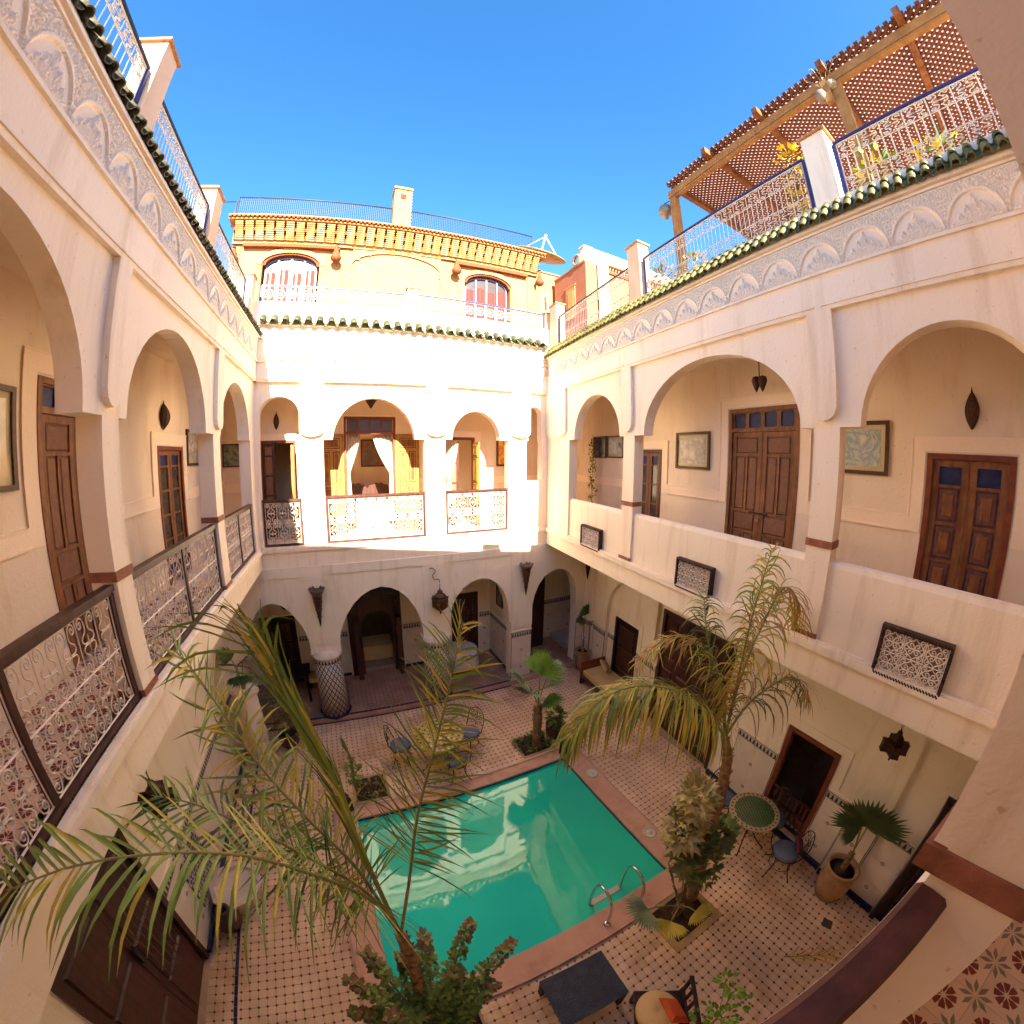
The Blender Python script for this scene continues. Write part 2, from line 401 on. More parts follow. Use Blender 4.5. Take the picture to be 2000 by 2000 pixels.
# carved frieze: one shared relief panel per arch of the band
def relief(nu=64, nv=54, w=0.487, h=0.40):
    b = MB(); v = []
    def lobe(u, z, cu, cz, r): return max(0.0, 1-math.hypot(u-cu, z-cz)/r)
    for j in range(nv+1):
        z = h*j/nv
        for i in range(nu+1):
            u = -w/2 + w*i/nu
            q = u/(w*0.46); hh = 0.0
            ax = abs(u)
            # pointed horseshoe ring
            ztop = 0.305
            edge = ztop*math.sqrt(max(0, 1-min(1, ax/(w*0.475))**2.2)) if ax < w*0.475 else -1
            dist = (z - edge)
            inside = dist < 0
            band = abs(dist + 0.016)
            nrm = math.sqrt(1 + (1.1*ax/(w*0.2))**2)*0.6+0.4
            if ax < w*0.47 and band < 0.013*nrm: hh = 0.014
            elif inside:
                # stepped lambrequin tree
                prof = 0.245*max(0, 1-ax/0.035)**0.35 if ax < 0.035 else 0
                prof = max(prof, 0.175*max(0, 1-abs(ax-0.062)/0.032)**0.35 if abs(ax-0.062) < 0.032 else 0)
                prof = max(prof, 0.115*max(0, 1-abs(ax-0.122)/0.03)**0.35 if abs(ax-0.122) < 0.03 else 0)
                prof = max(prof, 0.055*max(0, 1-abs(ax-0.175)/0.028)**0.35 if abs(ax-0.175) < 0.028 else 0)
                if z < prof:
                    e = prof - z
                    hh = 0.016 if e < 0.014 else 0.008
                    if e >= 0.016 and noise.noise(Vector((ax*95, z*95, 3))) > 0.05: hh = 0.015
                else: hh = -0.006
            else:
                hh = 0.009 if noise.noise(Vector((ax*85+7, z*85, 9))) > -0.02 else -0.001
            if j in (0, nv): hh = 0
            v.append((u, z, hh))
    f = [(j*(nu+1)+i, j*(nu+1)+i+1, (j+1)*(nu+1)+i+1, (j+1)*(nu+1)+i) for j in range(nv) for i in range(nu)]
    return v, f
RV, RF = relief()
def frieze(F, parent, centres, D=0.055, dz=0.0, sc=1.0):
    me = None
    fr = O('frieze', MB().fbox(F, centres[0]-0.24, centres[-1]+0.24, 3.737, 3.742, D, D+0.005), CARVED, parent)
    c0 = centres[0]
    for c in centres:
        if me is None:
            b = MB(); o0 = Vector(F.p(c0, 3.74, 0))
            b.add([Vector(F.p(c0+u, 3.74+z, D+0.008+h*sc)) - o0 for u, z, h in RV], RF, 0)
            o = O('frieze_panel', b, CARVED, fr); me = o.data
            o.location = o0 - inv(fr)
            me.polygons.foreach_set('use_smooth', [True]*len(me.polygons))
        else:
            o = O('frieze_panel', me, None, fr); o.location = Vector(F.p(c, 3.74, 0)) - inv(fr)

back = arcade('upper_arcade', 'sunlit upper arcade wall of four arches facing the camera, carved frieze on top', FB, -0.02, 6.64, 4.6,
    [(0.087, 0.92, 0.09, 0.91, 2.66, 3.05, 0.0), (1.39, 3.53, 1.575, 3.31, 2.10, 3.035, 0.0), (3.986, 5.54, 4.145, 5.315, 2.172, 2.82, 0.0), (6.02, 6.47, 6.07, 6.45, 2.80, 3.015, 1.18)],
    [], [(-0.02, 0.915), (1.401, 3.54), (4.0, 5.594), (6.085, 6.64)], D=0.10)
frieze(FB, back, [0.461+0.4988*k for k in range(-0, 13)], D=0.10, sc=4.0)
left = arcade('upper_arcade', 'shaded upper arcade wall on the left with three tall arches', FL, -8.3, -0.0, 4.30,
    [(-7.48, -5.111, -7.32, -5.345, 2.25, 3.16, 0.0), (-4.875, -2.507, -4.755, -2.80, 2.171, 3.15, 0.0), (-2.211, -0.33, -2.165, -0.41, 2.171, 3.07, 0.0)],
    [(-5.111, -4.875, 1.05, 0.22), (-2.507, -2.211, 1.05, 0.22), (-5.111, -4.875, 0.075, 0.22), (-2.507, -2.211, 0.075, 0.22)],
    [(-8.3, -5.13), (-4.93, -2.48), (-2.22, -0.0)])
frieze(FL, left, [-0.46-0.487*k for k in range(0, 16)])
right = arcade('upper_arcade', 'shaded upper arcade wall on the right above three solid parapets', FR, -8.85, -0.0, 4.30,
    [(-8.62, -6.722, -8.50, -6.93, 2.171, 3.02, 0.0), (-6.447, -3.414, -6.29, -3.65, 2.171, 3.164, 0.0), (-3.11, -1.135, -2.99, -1.355, 2.171, 3.022, 0.0)],
    [(-6.722, -6.447, 1.05, 0.20), (-3.414, -3.11, 1.05, 0.20), (-6.722, -6.447, 0.075, 0.0), (-3.414, -3.11, 0.075, 0.0)],
    [(-8.85, -6.70), (-6.426, -3.372), (-3.10, -1.015)])
frieze(FR, right, [-6.645+0.487*k for k in range(-4, 13)])
front = T('upper_arcade', 'white pillar and wall beside the camera at the right edge, with a rust-red band', 'wall', FF.p(2.8, 0, 0))
b = MB(); b.poly(FF, [[(-1.3, -0.42), (7.4, -0.42), (7.4, 4.62), (-1.3, 4.62)], [(2.59, 0.0), (2.59, 3.62), (0.1, 3.62), (0.1, 0.0)], [(5.2, 0.0), (5.2, 3.0), (3.3, 3.0), (3.3, 0.0)]], -0.20, 0.0)
O('plaster_wall', b, PLASTER, front)
b = MB(); b.fbox(FF, 2.59, 2.95, 1.06, 4.2, 0.0, 0.035); b.fbox(FF, 3.0, 5.4, 3.3, 4.2, 0.0, 0.035); OS('pilaster_relief', b, PLASTER, front)
b = MB(); b.fbox(FF, 2.578, 2.95, 0.985, 1.055, -0.215, 0.047); O('terracotta_band', b, TERRACOTTA, front)
b = MB(); b.fbox(FF, -0.9, 5.5, -0.085, 0.0, -0.02, 0.050); O('ledge', b, PLASTER, front)
for q0, q1 in ((3.92, 4.39), (5.19, 5.64)): O('roof_block', MB().fbox(FF, q0, q1, 4.62, 4.80, -0.2, 0.0), PLASTER, front)
b = MB(); b.fbox(FF, 2.952, 5.2, 0.0, 0.86, -0.17, -0.01); O('parapet', b, PLASTER, front)

# slabs of the gallery floors, ceilings, and the roof terrace decks (setting)
def slab(name, polypts, z0, z1, m):
    b = MB(); n = len(polypts)
    b.add([(x, y, z0) for x, y in polypts] + [(x, y, z1) for x, y in polypts], [tuple(range(n-1, -1, -1)), tuple(range(n, 2*n))] + [(i, (i+1) % n, n+(i+1) % n, n+i) for i in range(n)])
    return O(name, b, m, kind='structure')
GL, GR, GB = -1.0, 1.15, 1.15     # depth of the galleries behind each arcade
lx = lambda y, d=0: AL*y + d
rx = lambda y, d=0: W + AR*y + d
slab('gallery_floor_slab', [(lx(-9.3, 0.0), -9.3), (lx(0), -0.001), (lx(0, -4.6), -0.001), (lx(-9.3, -4.6), -9.3)], -0.42, -0.087, PLASTER)
slab('gallery_floor_slab', [(rx(-9.3, 0.0), -9.3), (12.4, -9.3), (12.4, -0.001), (rx(0), -0.001)], -0.42, -0.087, PLASTER)
slab('gallery_floor_slab', [(-4.4, 0.0), (12.4, 0.0), (12.4, 6.4), (-4.4, 6.4)], -0.42, -0.087, PLASTER)
slab('gallery_floor_slab', [(-1.3, -7.52), (7.4, -9.29), (7.4, -12.9), (-1.3, -12.9)], -0.42, -0.087, PLASTER)
FLOOR_UP = mat('cream_cement_tile', (0.78, 0.60, 0.45), 0.6, col2=(0.70, 0.52, 0.38), vs=4, rand=0.06, bump=0.15)
FL_RED = mat('maroon_tile_print', (0.24, 0.05, 0.04), 0.6)
FL_GREY = mat('grey_green_tile_print', (0.27, 0.23, 0.17), 0.6)
up_floor = slab('gallery_floor', [(-1.1, -11.4), (-1.1, 1.15), (7.9, 1.15), (7.9, -11.4), (5.9, -11.4), (6.55, -0.3), (0.05, -0.3), (-0.1, -8.0)], -0.086, -0.012, FLOOR_UP) if False else None
b = MB()
for q in ([(lx(-9.3, -1.0), -9.3), (lx(-9.3, -0.02), -9.3), (lx(0, -0.02), 0.0), (lx(0, -1.0), 0.0)], [(rx(-9.3, 0.02), -9.3), (rx(-9.3, 1.15), -9.3), (rx(0, 1.15), 0.0), (rx(0, 0.02), 0.0)],
          [(-1.0, 0.002), (7.8, 0.002), (7.8, 1.15), (-1.0, 1.15)], [(-1.0, -11.3), (7.2, -11.3), (7.2, -9.35), (-1.0, -7.70)]):
    n = 4; b.add([(x, y, -0.0865) for x, y in q] + [(x, y, -0.006) for x, y in q], [(3,2,1,0), (4,5,6,7)] + [(i, (i+1) % n, n+(i+1) % n, n+i) for i in range(n)])
up_floor = O('gallery_floor', b, FLOOR_UP, kind='structure')
# printed cement tiles: eight-petalled flowers, maroon and grey, one tile each
def flower_tile(kind, P=0.2):
    b = MB(); e = P/2-0.0015
    b.box(-e, e, -e, e, 0, 0.006, 0)
    def star(cx, cy, r, m, n=8, wdt=0.34):
        for k in range(n):
            a = 2*PI*(k+0.5)/n
            pts = [(cx+r*0.16*math.cos(a), cy+r*0.16*math.sin(a)), (cx+r*0.62*math.cos(a-wdt), cy+r*0.62*math.sin(a-wdt)), (cx+r*math.cos(a-(0.27 if m == 1 else 0)), cy+r*math.sin(a-(0.27 if m == 1 else 0))),
                   (cx+r*math.cos(a+(0.27 if m == 1 else 0.001)), cy+r*math.sin(a+(0.27 if m == 1 else 0.001))), (cx+r*0.62*math.cos(a+wdt), cy+r*0.62*math.sin(a+wdt))]
            pts = [(max(-e, min(e, x)), max(-e, min(e, y))) for x, y in pts]
            b.add([(x, y, 0.0064) for x, y in pts], [tuple(range(5))], m)
    star(0, 0, 0.058, 1, 8, 0.36)
    for sx in (-1, 1):
        for sy in (-1, 1):
            r = 0.074
            for k in range(2):
                a = math.atan2(-sy, -sx) + (k-0.5)*PI/4
                cx, cy = sx*e, sy*e
                pts = [(cx+r*0.12*math.cos(a), cy+r*0.12*math.sin(a)), (cx+r*0.6*math.cos(a-0.26), cy+r*0.6*math.sin(a-0.26)), (cx+r*math.cos(a), cy+r*math.sin(a)), (cx+r*0.6*math.cos(a+0.26), cy+r*0.6*math.sin(a+0.26))]
                pts = [(max(-e, min(e, x)), max(-e, min(e, y))) for x, y in pts]
                b.add([(x, y, 0.0064) for x, y in pts], [(0,1,2,3)], 2)
    return b
me = None
def lay_tiles(pred, x0, y0, nx, ny, dirx, diry, z=-0.006):
    global me
    rz = math.atan2(dirx[1], dirx[0])
    for i in range(nx):
        for j in range(ny):
            x = x0 + 0.2*(i*dirx[0] + j*diry[0]); y = y0 + 0.2*(i*dirx[1] + j*diry[1])
            if not pred(x, y): continue
            if me is None: o = O('cement_tile', flower_tile(0), [FLOOR_UP, FL_RED, FL_GREY], up_floor, loc=(x, y, z)); me = o.data
            else: o = O('cement_tile', me, None, up_floor, loc=(x, y, z))
            o.rotation_euler = (0, 0, rz)
lay_tiles(lambda x, y: True, lx(-7.4, -0.12), -7.5, 5, 27, (-1, 0), (AL, 1))
_c, _s = math.cos(math.atan(-0.2)), math.sin(math.atan(-0.2))
lay_tiles(lambda x, y: y > -10.2, 2.75, -8.48, 13, 7, (_c, _s), (_s, -_c))

# ceilings of the galleries and roof decks
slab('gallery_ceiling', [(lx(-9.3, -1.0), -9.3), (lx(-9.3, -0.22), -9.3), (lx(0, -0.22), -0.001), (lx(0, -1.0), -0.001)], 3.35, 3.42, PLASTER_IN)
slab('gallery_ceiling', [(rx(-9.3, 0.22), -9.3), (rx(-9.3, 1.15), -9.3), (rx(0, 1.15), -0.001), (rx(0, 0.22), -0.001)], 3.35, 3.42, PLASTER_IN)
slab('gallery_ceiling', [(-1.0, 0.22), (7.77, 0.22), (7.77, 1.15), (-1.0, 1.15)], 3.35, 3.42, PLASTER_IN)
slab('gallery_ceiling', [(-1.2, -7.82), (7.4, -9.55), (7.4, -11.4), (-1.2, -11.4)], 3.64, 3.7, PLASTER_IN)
DECK = mat('roof_deck', (0.40, 0.27, 0.19), 0.9, vs=3)
slab('roof_deck', [(lx(-9.5, -0.18), -9.5), (lx(0, -0.18), 0.05), (-4.5, 0.05), (-4.5, -9.5)], 4.25, 4.36, DECK)
slab('roof_deck', [(rx(-9.5, 0.18), -9.5), (12.5, -9.5), (12.5, 0.05), (rx(0, 0.18), 0.05)], 4.25, 4.36, DECK)
slab('roof_deck', [(-4.5, 0.16), (12.5, 0.16), (12.5, 6.5), (-4.5, 6.5)], 4.38, 4.45, DECK)
slab('roof_deck', [(-4.5, -9.5), (-4.5, -13), (12.5, -13), (12.5, -9.56), (7.4, -9.56), (-1.2, -7.85)], 4.25, 4.36, DECK)

# ---- gallery inner walls with doorways ------------------------------------------------------
def inner_wall(name, label, F, s0, s1, z1, off, doors, stucco=True, dz=1.19):
    th = T(name, label, 'wall', F.p((s0+s1)/2, 0, -off))
    holes = [[(a, -0.006), (a, t), (b2, t), (b2, -0.006)] for a, b2, t, *_ in doors]
    out = [(s0, -0.006)]
    for h in sorted(holes): out += h
    out += [(s1, -0.006), (s1, z1), (s0, z1)]
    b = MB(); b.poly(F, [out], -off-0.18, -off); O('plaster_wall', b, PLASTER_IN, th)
    b = MB(); k = 0
    spans = []; cur = s0
    for a, b2, t, fw, *_ in sorted(doors): spans.append((cur, a-fw)); cur = b2+fw
    spans.append((cur, s1))
    for a, e in spans:
        if e-a > 0.05:
            b.fbox(F, a, e, dz, dz+0.145, -off, -off+0.014); b.fbox(F, a, e, dz-0.020, dz, -off, -off+0.028); b.fbox(F, a, e, dz+0.145, dz+0.160, -off, -off+0.026)
    for a, b2, t, fw, *_ in doors:
        b.poly(F, [[(a-fw, dz-0.018), (a-fw, t+fw), (b2+fw, t+fw), (b2+fw, dz-0.018), (b2+0.02, dz-0.018), (b2+0.02, t+0.02), (a-0.02, t+0.02), (a-0.02, dz-0.018)]], -off, -off+0.013)
        for x0, x1, y0, y1 in ((a-fw-0.008, a-fw+0.008, dz+0.145, t+fw), (b2+fw-0.008, b2+fw+0.008, dz+0.145, t+fw), (a-fw, b2+fw, t+fw-0.008, t+fw+0.008)):
            b.fbox(F, x0, x1, y0, y1, -off+0.013, -off+0.02)
    OS('carved_stucco_band', b, CARVED, th)
    return th
left_in = inner_wall('gallery_wall', 'left gallery back wall with carved stucco bands around two doors', FL, -8.4, 1.149, 3.35, 1.0, [(-4.58, -3.42, 2.62, 0.20), (-2.11, -1.16, 2.06, 0.19)])
right_in = inner_wall('gallery_wall', 'right gallery back wall with carved stucco bands around three doors', FR, -9.3, 1.149, 3.35, 1.15, [(-8.31, -7.42, 1.985, 0.165), (-5.80, -4.58, 2.60, 0.17), (-2.98, -2.20, 1.97, 0.17)], dz=1.15)
back_in = inner_wall('gallery_wall', 'far gallery back wall with an open double doorway behind the central arch', FB, -0.99, 7.76, 3.35, 1.15, [(-0.10, 0.70, 2.19, 0.17), (1.84, 3.05, 2.74, 0.05), (4.20, 5.10, 2.25, 0.18)], dz=1.10)
b = MB()
b.fbox(FF, -1.3, 7.6, 0, 3.64, -2.2, -2.0); O('gallery_wall', b, PLASTER_IN, cat='wall', label='plain wall at the back of the near gallery behind the camera')
shell = T('outer_walls', 'plain outer walls of the house that close off the dim rooms behind the galleries', 'wall', (4, -3, H))
for x0, x1, y0, y1, z1 in ((-4.6, -4.4, -13.0, 6.5, 4.24), (12.4, 12.6, -13.0, 6.5, 4.24), (-4.4, 12.4, 6.4, 6.5, 4.37), (-4.4, 12.4, -13.0, -12.9, 4.24)): O('outer_wall', MB().box(x0, x1, y0, y1, H-0.4, z1), ORANGE_WALL, shell)
# rooms behind the doors
rooms = T('room_interior', 'dim rooms seen through the open doors of the far gallery', 'room', (3, 2.5, 0))
b = MB()
for (x0, x1, y1) in ((-0.9, 1.1, 3.2), (1.3, 3.7, 3.9), (3.9, 5.9, 3.2)):
    b.box(x0, x1, y1, y1+0.1, -0.0, 3.3); b.box(x0-0.1, x0, 1.34, y1, -0.0, 3.3); b.box(x1, x1+0.1, 1.34, y1, -0.0, 3.3); b.box(x0, x1, 1.34, y1, 3.2, 3.3); b.box(x0, x1, 1.34, y1, -0.1, -0.004)
O('room_walls', b, PLASTER_IN, rooms)

# ---- pool ----------------------------------------------------------------------------------
m, N, L, p = nodes('pool_water_surface')
p.inputs['Roughness'].default_value = 0.03; p.inputs['IOR'].default_value = 1.33; p.inputs['Specular IOR Level'].default_value = 0.9
tc = N.new('ShaderNodeTexCoord'); nz = N.new('ShaderNodeTexNoise'); nz.inputs['Scale'].default_value = 0.5
r = N.new('ShaderNodeValToRGB'); r.color_ramp.elements[0].position = 0.35; r.color_ramp.elements[1].position = 0.65
r.color_ramp.elements[0].color = (0.02, 0.56, 0.36, 1); r.color_ramp.elements[1].color = (0.03, 0.70, 0.46, 1)
L.new(tc.outputs['Object'], nz.inputs['Vector']); L.new(nz.outputs[0], r.inputs[0]); L.new(r.outputs[0], p.inputs['Base Color'])
mp = N.new('ShaderNodeMapping'); mp.inputs['Scale'].default_value = (1.0, 1.0, 1.0)
n2 = N.new('ShaderNodeTexNoise'); n2.inputs['Scale'].default_value = 1.6; n2.inputs['Detail'].default_value = 3
bu = N.new('ShaderNodeBump'); bu.inputs['Strength'].default_value = 0.16; bu.inputs['Distance'].default_value = 0.02
L.new(tc.outputs['Object'], mp.inputs[0]); L.new(mp.outputs[0], n2.inputs['Vector']); L.new(n2.outputs[0], bu.inputs['Height']); L.new(bu.outputs[0], p.inputs['Normal'])
WATER = m
b = MB(); b.box(PX0+0.006, PX1-0.006, PY0+0.006, PY1-0.006, H-0.30, H-0.07)
O('pool_water', b, WATER, kind='structure')
b = MB()
b.box(PX0-0.25, PX0, PY0-0.25, PY1+0.25, H-0.8, H-0.012); b.box(PX1, PX1+0.25, PY0-0.25, PY1+0.25, H-0.8, H-0.012)
b.box(PX0, PX1, PY0-0.25, PY0, H-0.8, H-0.012); b.box(PX0, PX1, PY1, PY1+0.25, H-0.8, H-0.012); b.box(PX0, PX1, PY0, PY1, H-0.85, H-0.6)
basin = O('pool_basin', b, MORTAR, kind='structure')
def strip_tiles(name, parent, m, x0, x1, y0, y1, z0, z1, along, n):
    me2 = None
    for k in range(n):
        if along == 'x': w_ = (x1-x0)/n; a = (x0+k*w_, y0); sz = (w_-0.004, y1-y0)
        else: w_ = (y1-y0)/n; a = (x0, y0+k*w_); sz = (x1-x0, w_-0.004)
        if me2 is None:
            o = O(name, MB().box(0, sz[0], 0, sz[1], 0, z1-z0), m, parent, world=False); me2 = o.data
        else: o = O(name, me2, None, parent, world=False)
        o.location = Vector((a[0], a[1], z0)) - inv(parent)
strip_tiles('waterline_tile', basin, NAVY, PX0, PX1, PY1-0.008, PY1, H-0.11, H-0.013, 'x', 36)
strip_tiles('waterline_tile', basin, NAVY, PX1-0.008, PX1, PY0+0.01, PY1-0.01, H-0.11, H-0.013, 'y', 26)
strip_tiles('waterline_tile', basin, NAVY, PX0, PX0+0.008, PY0+0.01, PY1-0.01, H-0.11, H-0.013, 'y', 26)
b = MB(); ov = 0.012
cop = [(CX0, CX1, PY1-ov, CY1), (CX0, CX1, CY0, PY0+ov), (CX0, PX0+ov, PY0+ov, PY1-ov), (PX1-ov, CX1, PY0+ov, PY1-ov)]
coping = T('pool_coping', 'pink stone coping around the turquoise pool', 'pool edge', (3.3, -4.5, H))
for x0, x1, y0, y1 in cop:
    nx = 5 if x1-x0 > 2 else 1; ny = 3 if y1-y0 > 2 else 1
    for i in range(nx):
        for j in range(ny):
            xa, xb = x0+(x1-x0)*i/nx, x0+(x1-x0)*(i+1)/nx; ya, yb = y0+(y1-y0)*j/ny, y0+(y1-y0)*(j+1)/ny
            O('coping_slab', MB().box(xa+0.0008, xb-0.0008, ya+0.0008, yb-0.0008, H-0.02, H+0.022), COPING, coping)
# skimmer lids, ladder
for k, (x, y, lab) in enumerate(((5.62, -3.69, 'round cream skimmer lid on the coping nearer the small palm'), (5.62, -5.33, 'round cream skimmer lid on the coping nearer the pool ladder'))):
    b = MB(); b.lathe([(0.0, 0.0), (0.11, 0.0), (0.115, 0.008), (0.095, 0.014), (0.09, 0.009), (0.04, 0.009), (0.035, 0.013), (0.0, 0.013)], (x, y, H+0.022), 28)
    o = O('skimmer_lid', b, SLATE, cat='skimmer lid', label=lab, group='skimmer lids on the pool edge')
lad = T('pool_ladder', 'chrome pool ladder with two curved handrails at the near pool edge', 'pool ladder', (4.35, -6.1, H))
for x in (4.07, 4.62):
    pts = spline([(x, -6.20, H+0.02), (x, -6.20, H+0.40), (x, -6.13, H+0.60), (x, -5.98, H+0.66), (x, -5.85, H+0.56), (x, -5.80, H+0.25), (x, -5.80, H-0.25)], 6)
    O('handrail', MB().tube(pts, 0.021, 10), CHROME, lad)
    O('base_flange', MB().lathe([(0.0,0.03),(0.03,0.03),(0.05,0.012),(0.05,0)], (x, -6.20, H+0.022), 18), CHROME, lad)
O('step', MB().box(4.09, 4.60, -5.84, -5.76, H-0.075, H-0.055), MARBLE, lad)

# ---- courtyard floor ------------------------------------------------------------------------
b = MB()
ZF = H-0.012
for x0, x1, y0, y1 in ((-1.2, PX0-0.24, -9.3, 1.9), (PX1+0.24, 9.4, -9.3, 1.9), (PX0-0.24, PX1+0.24, PY1+0.24, 1.9), (PX0-0.24, PX1+0.24, -9.3, PY0-0.24)):
    b.box(x0, x1, y0, y1, H-0.5, ZF)
court = O('courtyard_floor', b, GROUT, kind='structure')
BEDS = [(4.69, 5.38, -6.95, -6.42), (4.70, 5.36, -2.64, -2.09), (1.31, 1.88, -2.65, -2.09), (1.0, 2.1, -6.75, -6.37)]
PITCH = 0.108
def in_bed(x, y, e=0.03): return any(a-e < x < c+e and d-e < y < f+e for a, c, d, f in BEDS)
def ok_tile(x, y):
    if CX0-0.04 < x < CX1+0.04 and CY0-0.04 < y < CY1+0.04: return False
    if x < lx(y, -0.93) or x > rx(y, 1.58): return False
    if y > -0.16 or y < -8.9 - 0: return False
    return not in_bed(x, y)
def octa(b, x, y, z, m=0, P=PITCH, hgt=0.008):
    e, c = P/2-0.0025, P*0.16
    o = [(-e+c,-e),(e-c,-e),(e,-e+c),(e,e-c),(e-c,e),(-e+c,e),(-e,e-c),(-e,-e+c)]
    b.add([(x+u, y+v2, z) for u, v2 in o] + [(x+u, y+v2, z+hgt) for u, v2 in o], [tuple(range(8, 16))] + [(i, (i+1) % 8, 8+(i+1) % 8, 8+i) for i in range(8)], m)
def dot(b, x, y, z, m=0, hgt=0.0085):
    c = PITCH*0.16
    o = [(0,-c),(c,0),(0,c),(-c,0)]
    b.add([(x+u, y+v2, z) for u, v2 in o] + [(x+u, y+v2, z+hgt) for u, v2 in o], [(4,5,6,7)] + [(i, (i+1) % 4, 4+(i+1) % 4, 4+i) for i in range(4)], m)
near = []; allp = []
for i in range(80):
    for j in range(90):
        x, y = -1.0 + PITCH*(i+0.5), -9.0 + PITCH*(j+0.5)
        if ok_tile(x, y):
            allp.append((math.hypot(x-4.4, y+7.6), x, y))
allp.sort()
ind = allp[:150]; rest = allp[150:]
me_o = me_d = None
for _, x, y in ind:
    jx = random.uniform(-0.0008, 0.0008)
    if me_o is None:
        bb = MB(); octa(bb, 0, 0, 0); o = O('floor_tile', bb, FLOOR_TILE, court, loc=(x, y, ZF)); me_o = o.data
        bb = MB(); dot(bb, 0, 0, 0); o2 = O('floor_dot', bb, FLOOR_DOT, court, loc=(x+PITCH/2, y+PITCH/2, ZF)); me_d = o2.data
    else:
        o = O('floor_tile', me_o, None, court, loc=(x, y, ZF+jx)); O('floor_dot', me_d, None, court, loc=(x+PITCH/2, y+PITCH/2, ZF+jx))
b = MB()
for _, x, y in rest:
    j = random.uniform(-0.001, 0.001)
    octa(b, x, y, ZF+j); dot(b, x+PITCH/2, y+PITCH/2, ZF+j, 1)
O('floor_tiles', b, [FLOOR_TILE, FLOOR_DOT], court, kind='stuff')
# blue border line down the left and along the step
b = MB()
strip_tiles('border_tile', court, NAVY, -0.655, -0.61, -8.2, -0.35, ZF+0.009, ZF+0.012, 'y', 60)
strip_tiles('border_tile', court, NAVY, -0.60, 5.6, -0.19, -0.14, ZF+0.009, ZF+0.012, 'x', 50)
# raised floor of the far arcade
b = MB(); b.box(-1.2, 9.4, -0.10, 1.9, H-0.3, H+0.118)
rf = O('arcade_floor', b, GROUT, kind='structure')
b = MB()
for i in range(96):
    for j in range(16):
        x, y = -0.98 + PITCH*i, 0.0 + PITCH*j + 0.02
        octa(b, x, y, H+0.118); dot(b, x+PITCH/2, y+PITCH/2, H+0.118, 1)
O('floor_tiles', b, [mat('reddish_floor_tile', (0.46, 0.25, 0.17), 0.6, col2=(0.33, 0.165, 0.11), vs=3, det=6), FLOOR_DOT], rf, kind='stuff')
strip_tiles('step_edge_tile', rf, NAVY, -1.0, 5.6, -0.115, -0.055, H+0.120, H+0.128, 'x', 60)
b = MB(); b.box(-1.0, 9.0, -0.13, -0.10, H-0.012, H+0.117); O('step_riser', b, COPING, rf)
# planting beds
for k, (x0, x1, y0, y1) in enumerate(BEDS):
    b = MB(); n = 12; v = []
    for j in range(n+1):
        for i in range(n+1):
            x, y = x0+(x1-x0)*i/n, y0+(y1-y0)*j/n
            v.append((x, y, H-0.005+0.03*noise.noise(Vector((x*7, y*7, 1)))+0.012))
    b.add(v, [(j*(n+1)+i, j*(n+1)+i+1, (j+1)*(n+1)+i+1, (j+1)*(n+1)+i) for j in range(n) for i in range(n)])
    bed = O('planting_bed_soil', b, SOIL, kind='structure')
    if k < 3:
        b = MB(); e = 0.10 if k == 0 else 0.05
        b.box(x0-e, x1+e, y0-e, y0, H-0.01, H+0.008); b.box(x0-e, x1+e, y1, y1+e, H-0.01, H+0.008); b.box(x0-e, x0, y0, y1, H-0.01, H+0.008); b.box(x1, x1+e, y0, y1, H-0.01, H+0.008)
        OS('bed_kerb', b, mat('bed_kerb_stone', (0.46, 0.30, 0.15), 0.85, vs=6), bed, world=True)
# ================================================================== GROUND FLOOR
FLOORZ = H + 0.118
gw = T('ground_arcade', 'white ground floor arcade of four horseshoe arches below the far gallery', 'wall', (3, 0, H))
G1 = [(-.55,-2.43),(-.52,-2.0),(-.42,-1.62),(-.25,-1.34),(-.08,-1.22),(0.08,-1.175),(.27,-1.24),(.42,-1.37),(.58,-1.6),(.70,-1.85),(.765,-2.1),(.79,-2.43)]
G2 = [(1.42,-2.43),(1.455,-2.12),(1.53,-1.85),(1.66,-1.6),(1.83,-1.35),(2.02,-1.18),(2.22,-1.07),(2.45,-1.02),(2.67,-1.07),(2.87,-1.18),(3.04,-1.36),(3.19,-1.6),(3.29,-1.85),(3.35,-2.12),(3.37,-2.43)]
G3 = [(4.02,-2.43),(4.03,-2.0),(4.09,-1.72),(4.20,-1.5),(4.37,-1.3),(4.58,-1.17),(4.837,-1.115),(5.07,-1.17),(5.26,-1.31),(5.42,-1.52),(5.52,-1.76),(5.57,-2.05),(5.60,-2.43)]
G4 = [(6.265,-2.43),(6.265,-2.05),(6.33,-1.78),(6.44,-1.53),(6.60,-1.33),(6.80,-1.21),(7.0,-1.165),(7.22,-1.21),(7.41,-1.33),(7.55,-1.52),(7.64,-1.78),(7.68,-2.1),(7.70,-2.43)]
HB = FLOORZ
cz = -2.43
out = [(-1.3, HB), (-0.80, HB), (-0.80, cz), (-.55, cz)] + G1[1:-1] + [(.79, cz), (1.42, cz)] + G2[1:-1] + [(3.37, cz), (4.02, cz)] + G3[1:-1] + \
      [(5.60, cz), (5.66, cz), (5.66, HB), (6.25, HB), (6.25, cz), (6.265, cz)] + G4[1:-1] + [(7.70, cz), (7.72, cz), (7.72, HB), (9.2, HB), (9.2, -0.42), (-1.3, -0.42)]
b = MB(); b.poly(FB, [out], -0.30, 0.0); O('plaster_wall', b, WHITEWASH, gw)
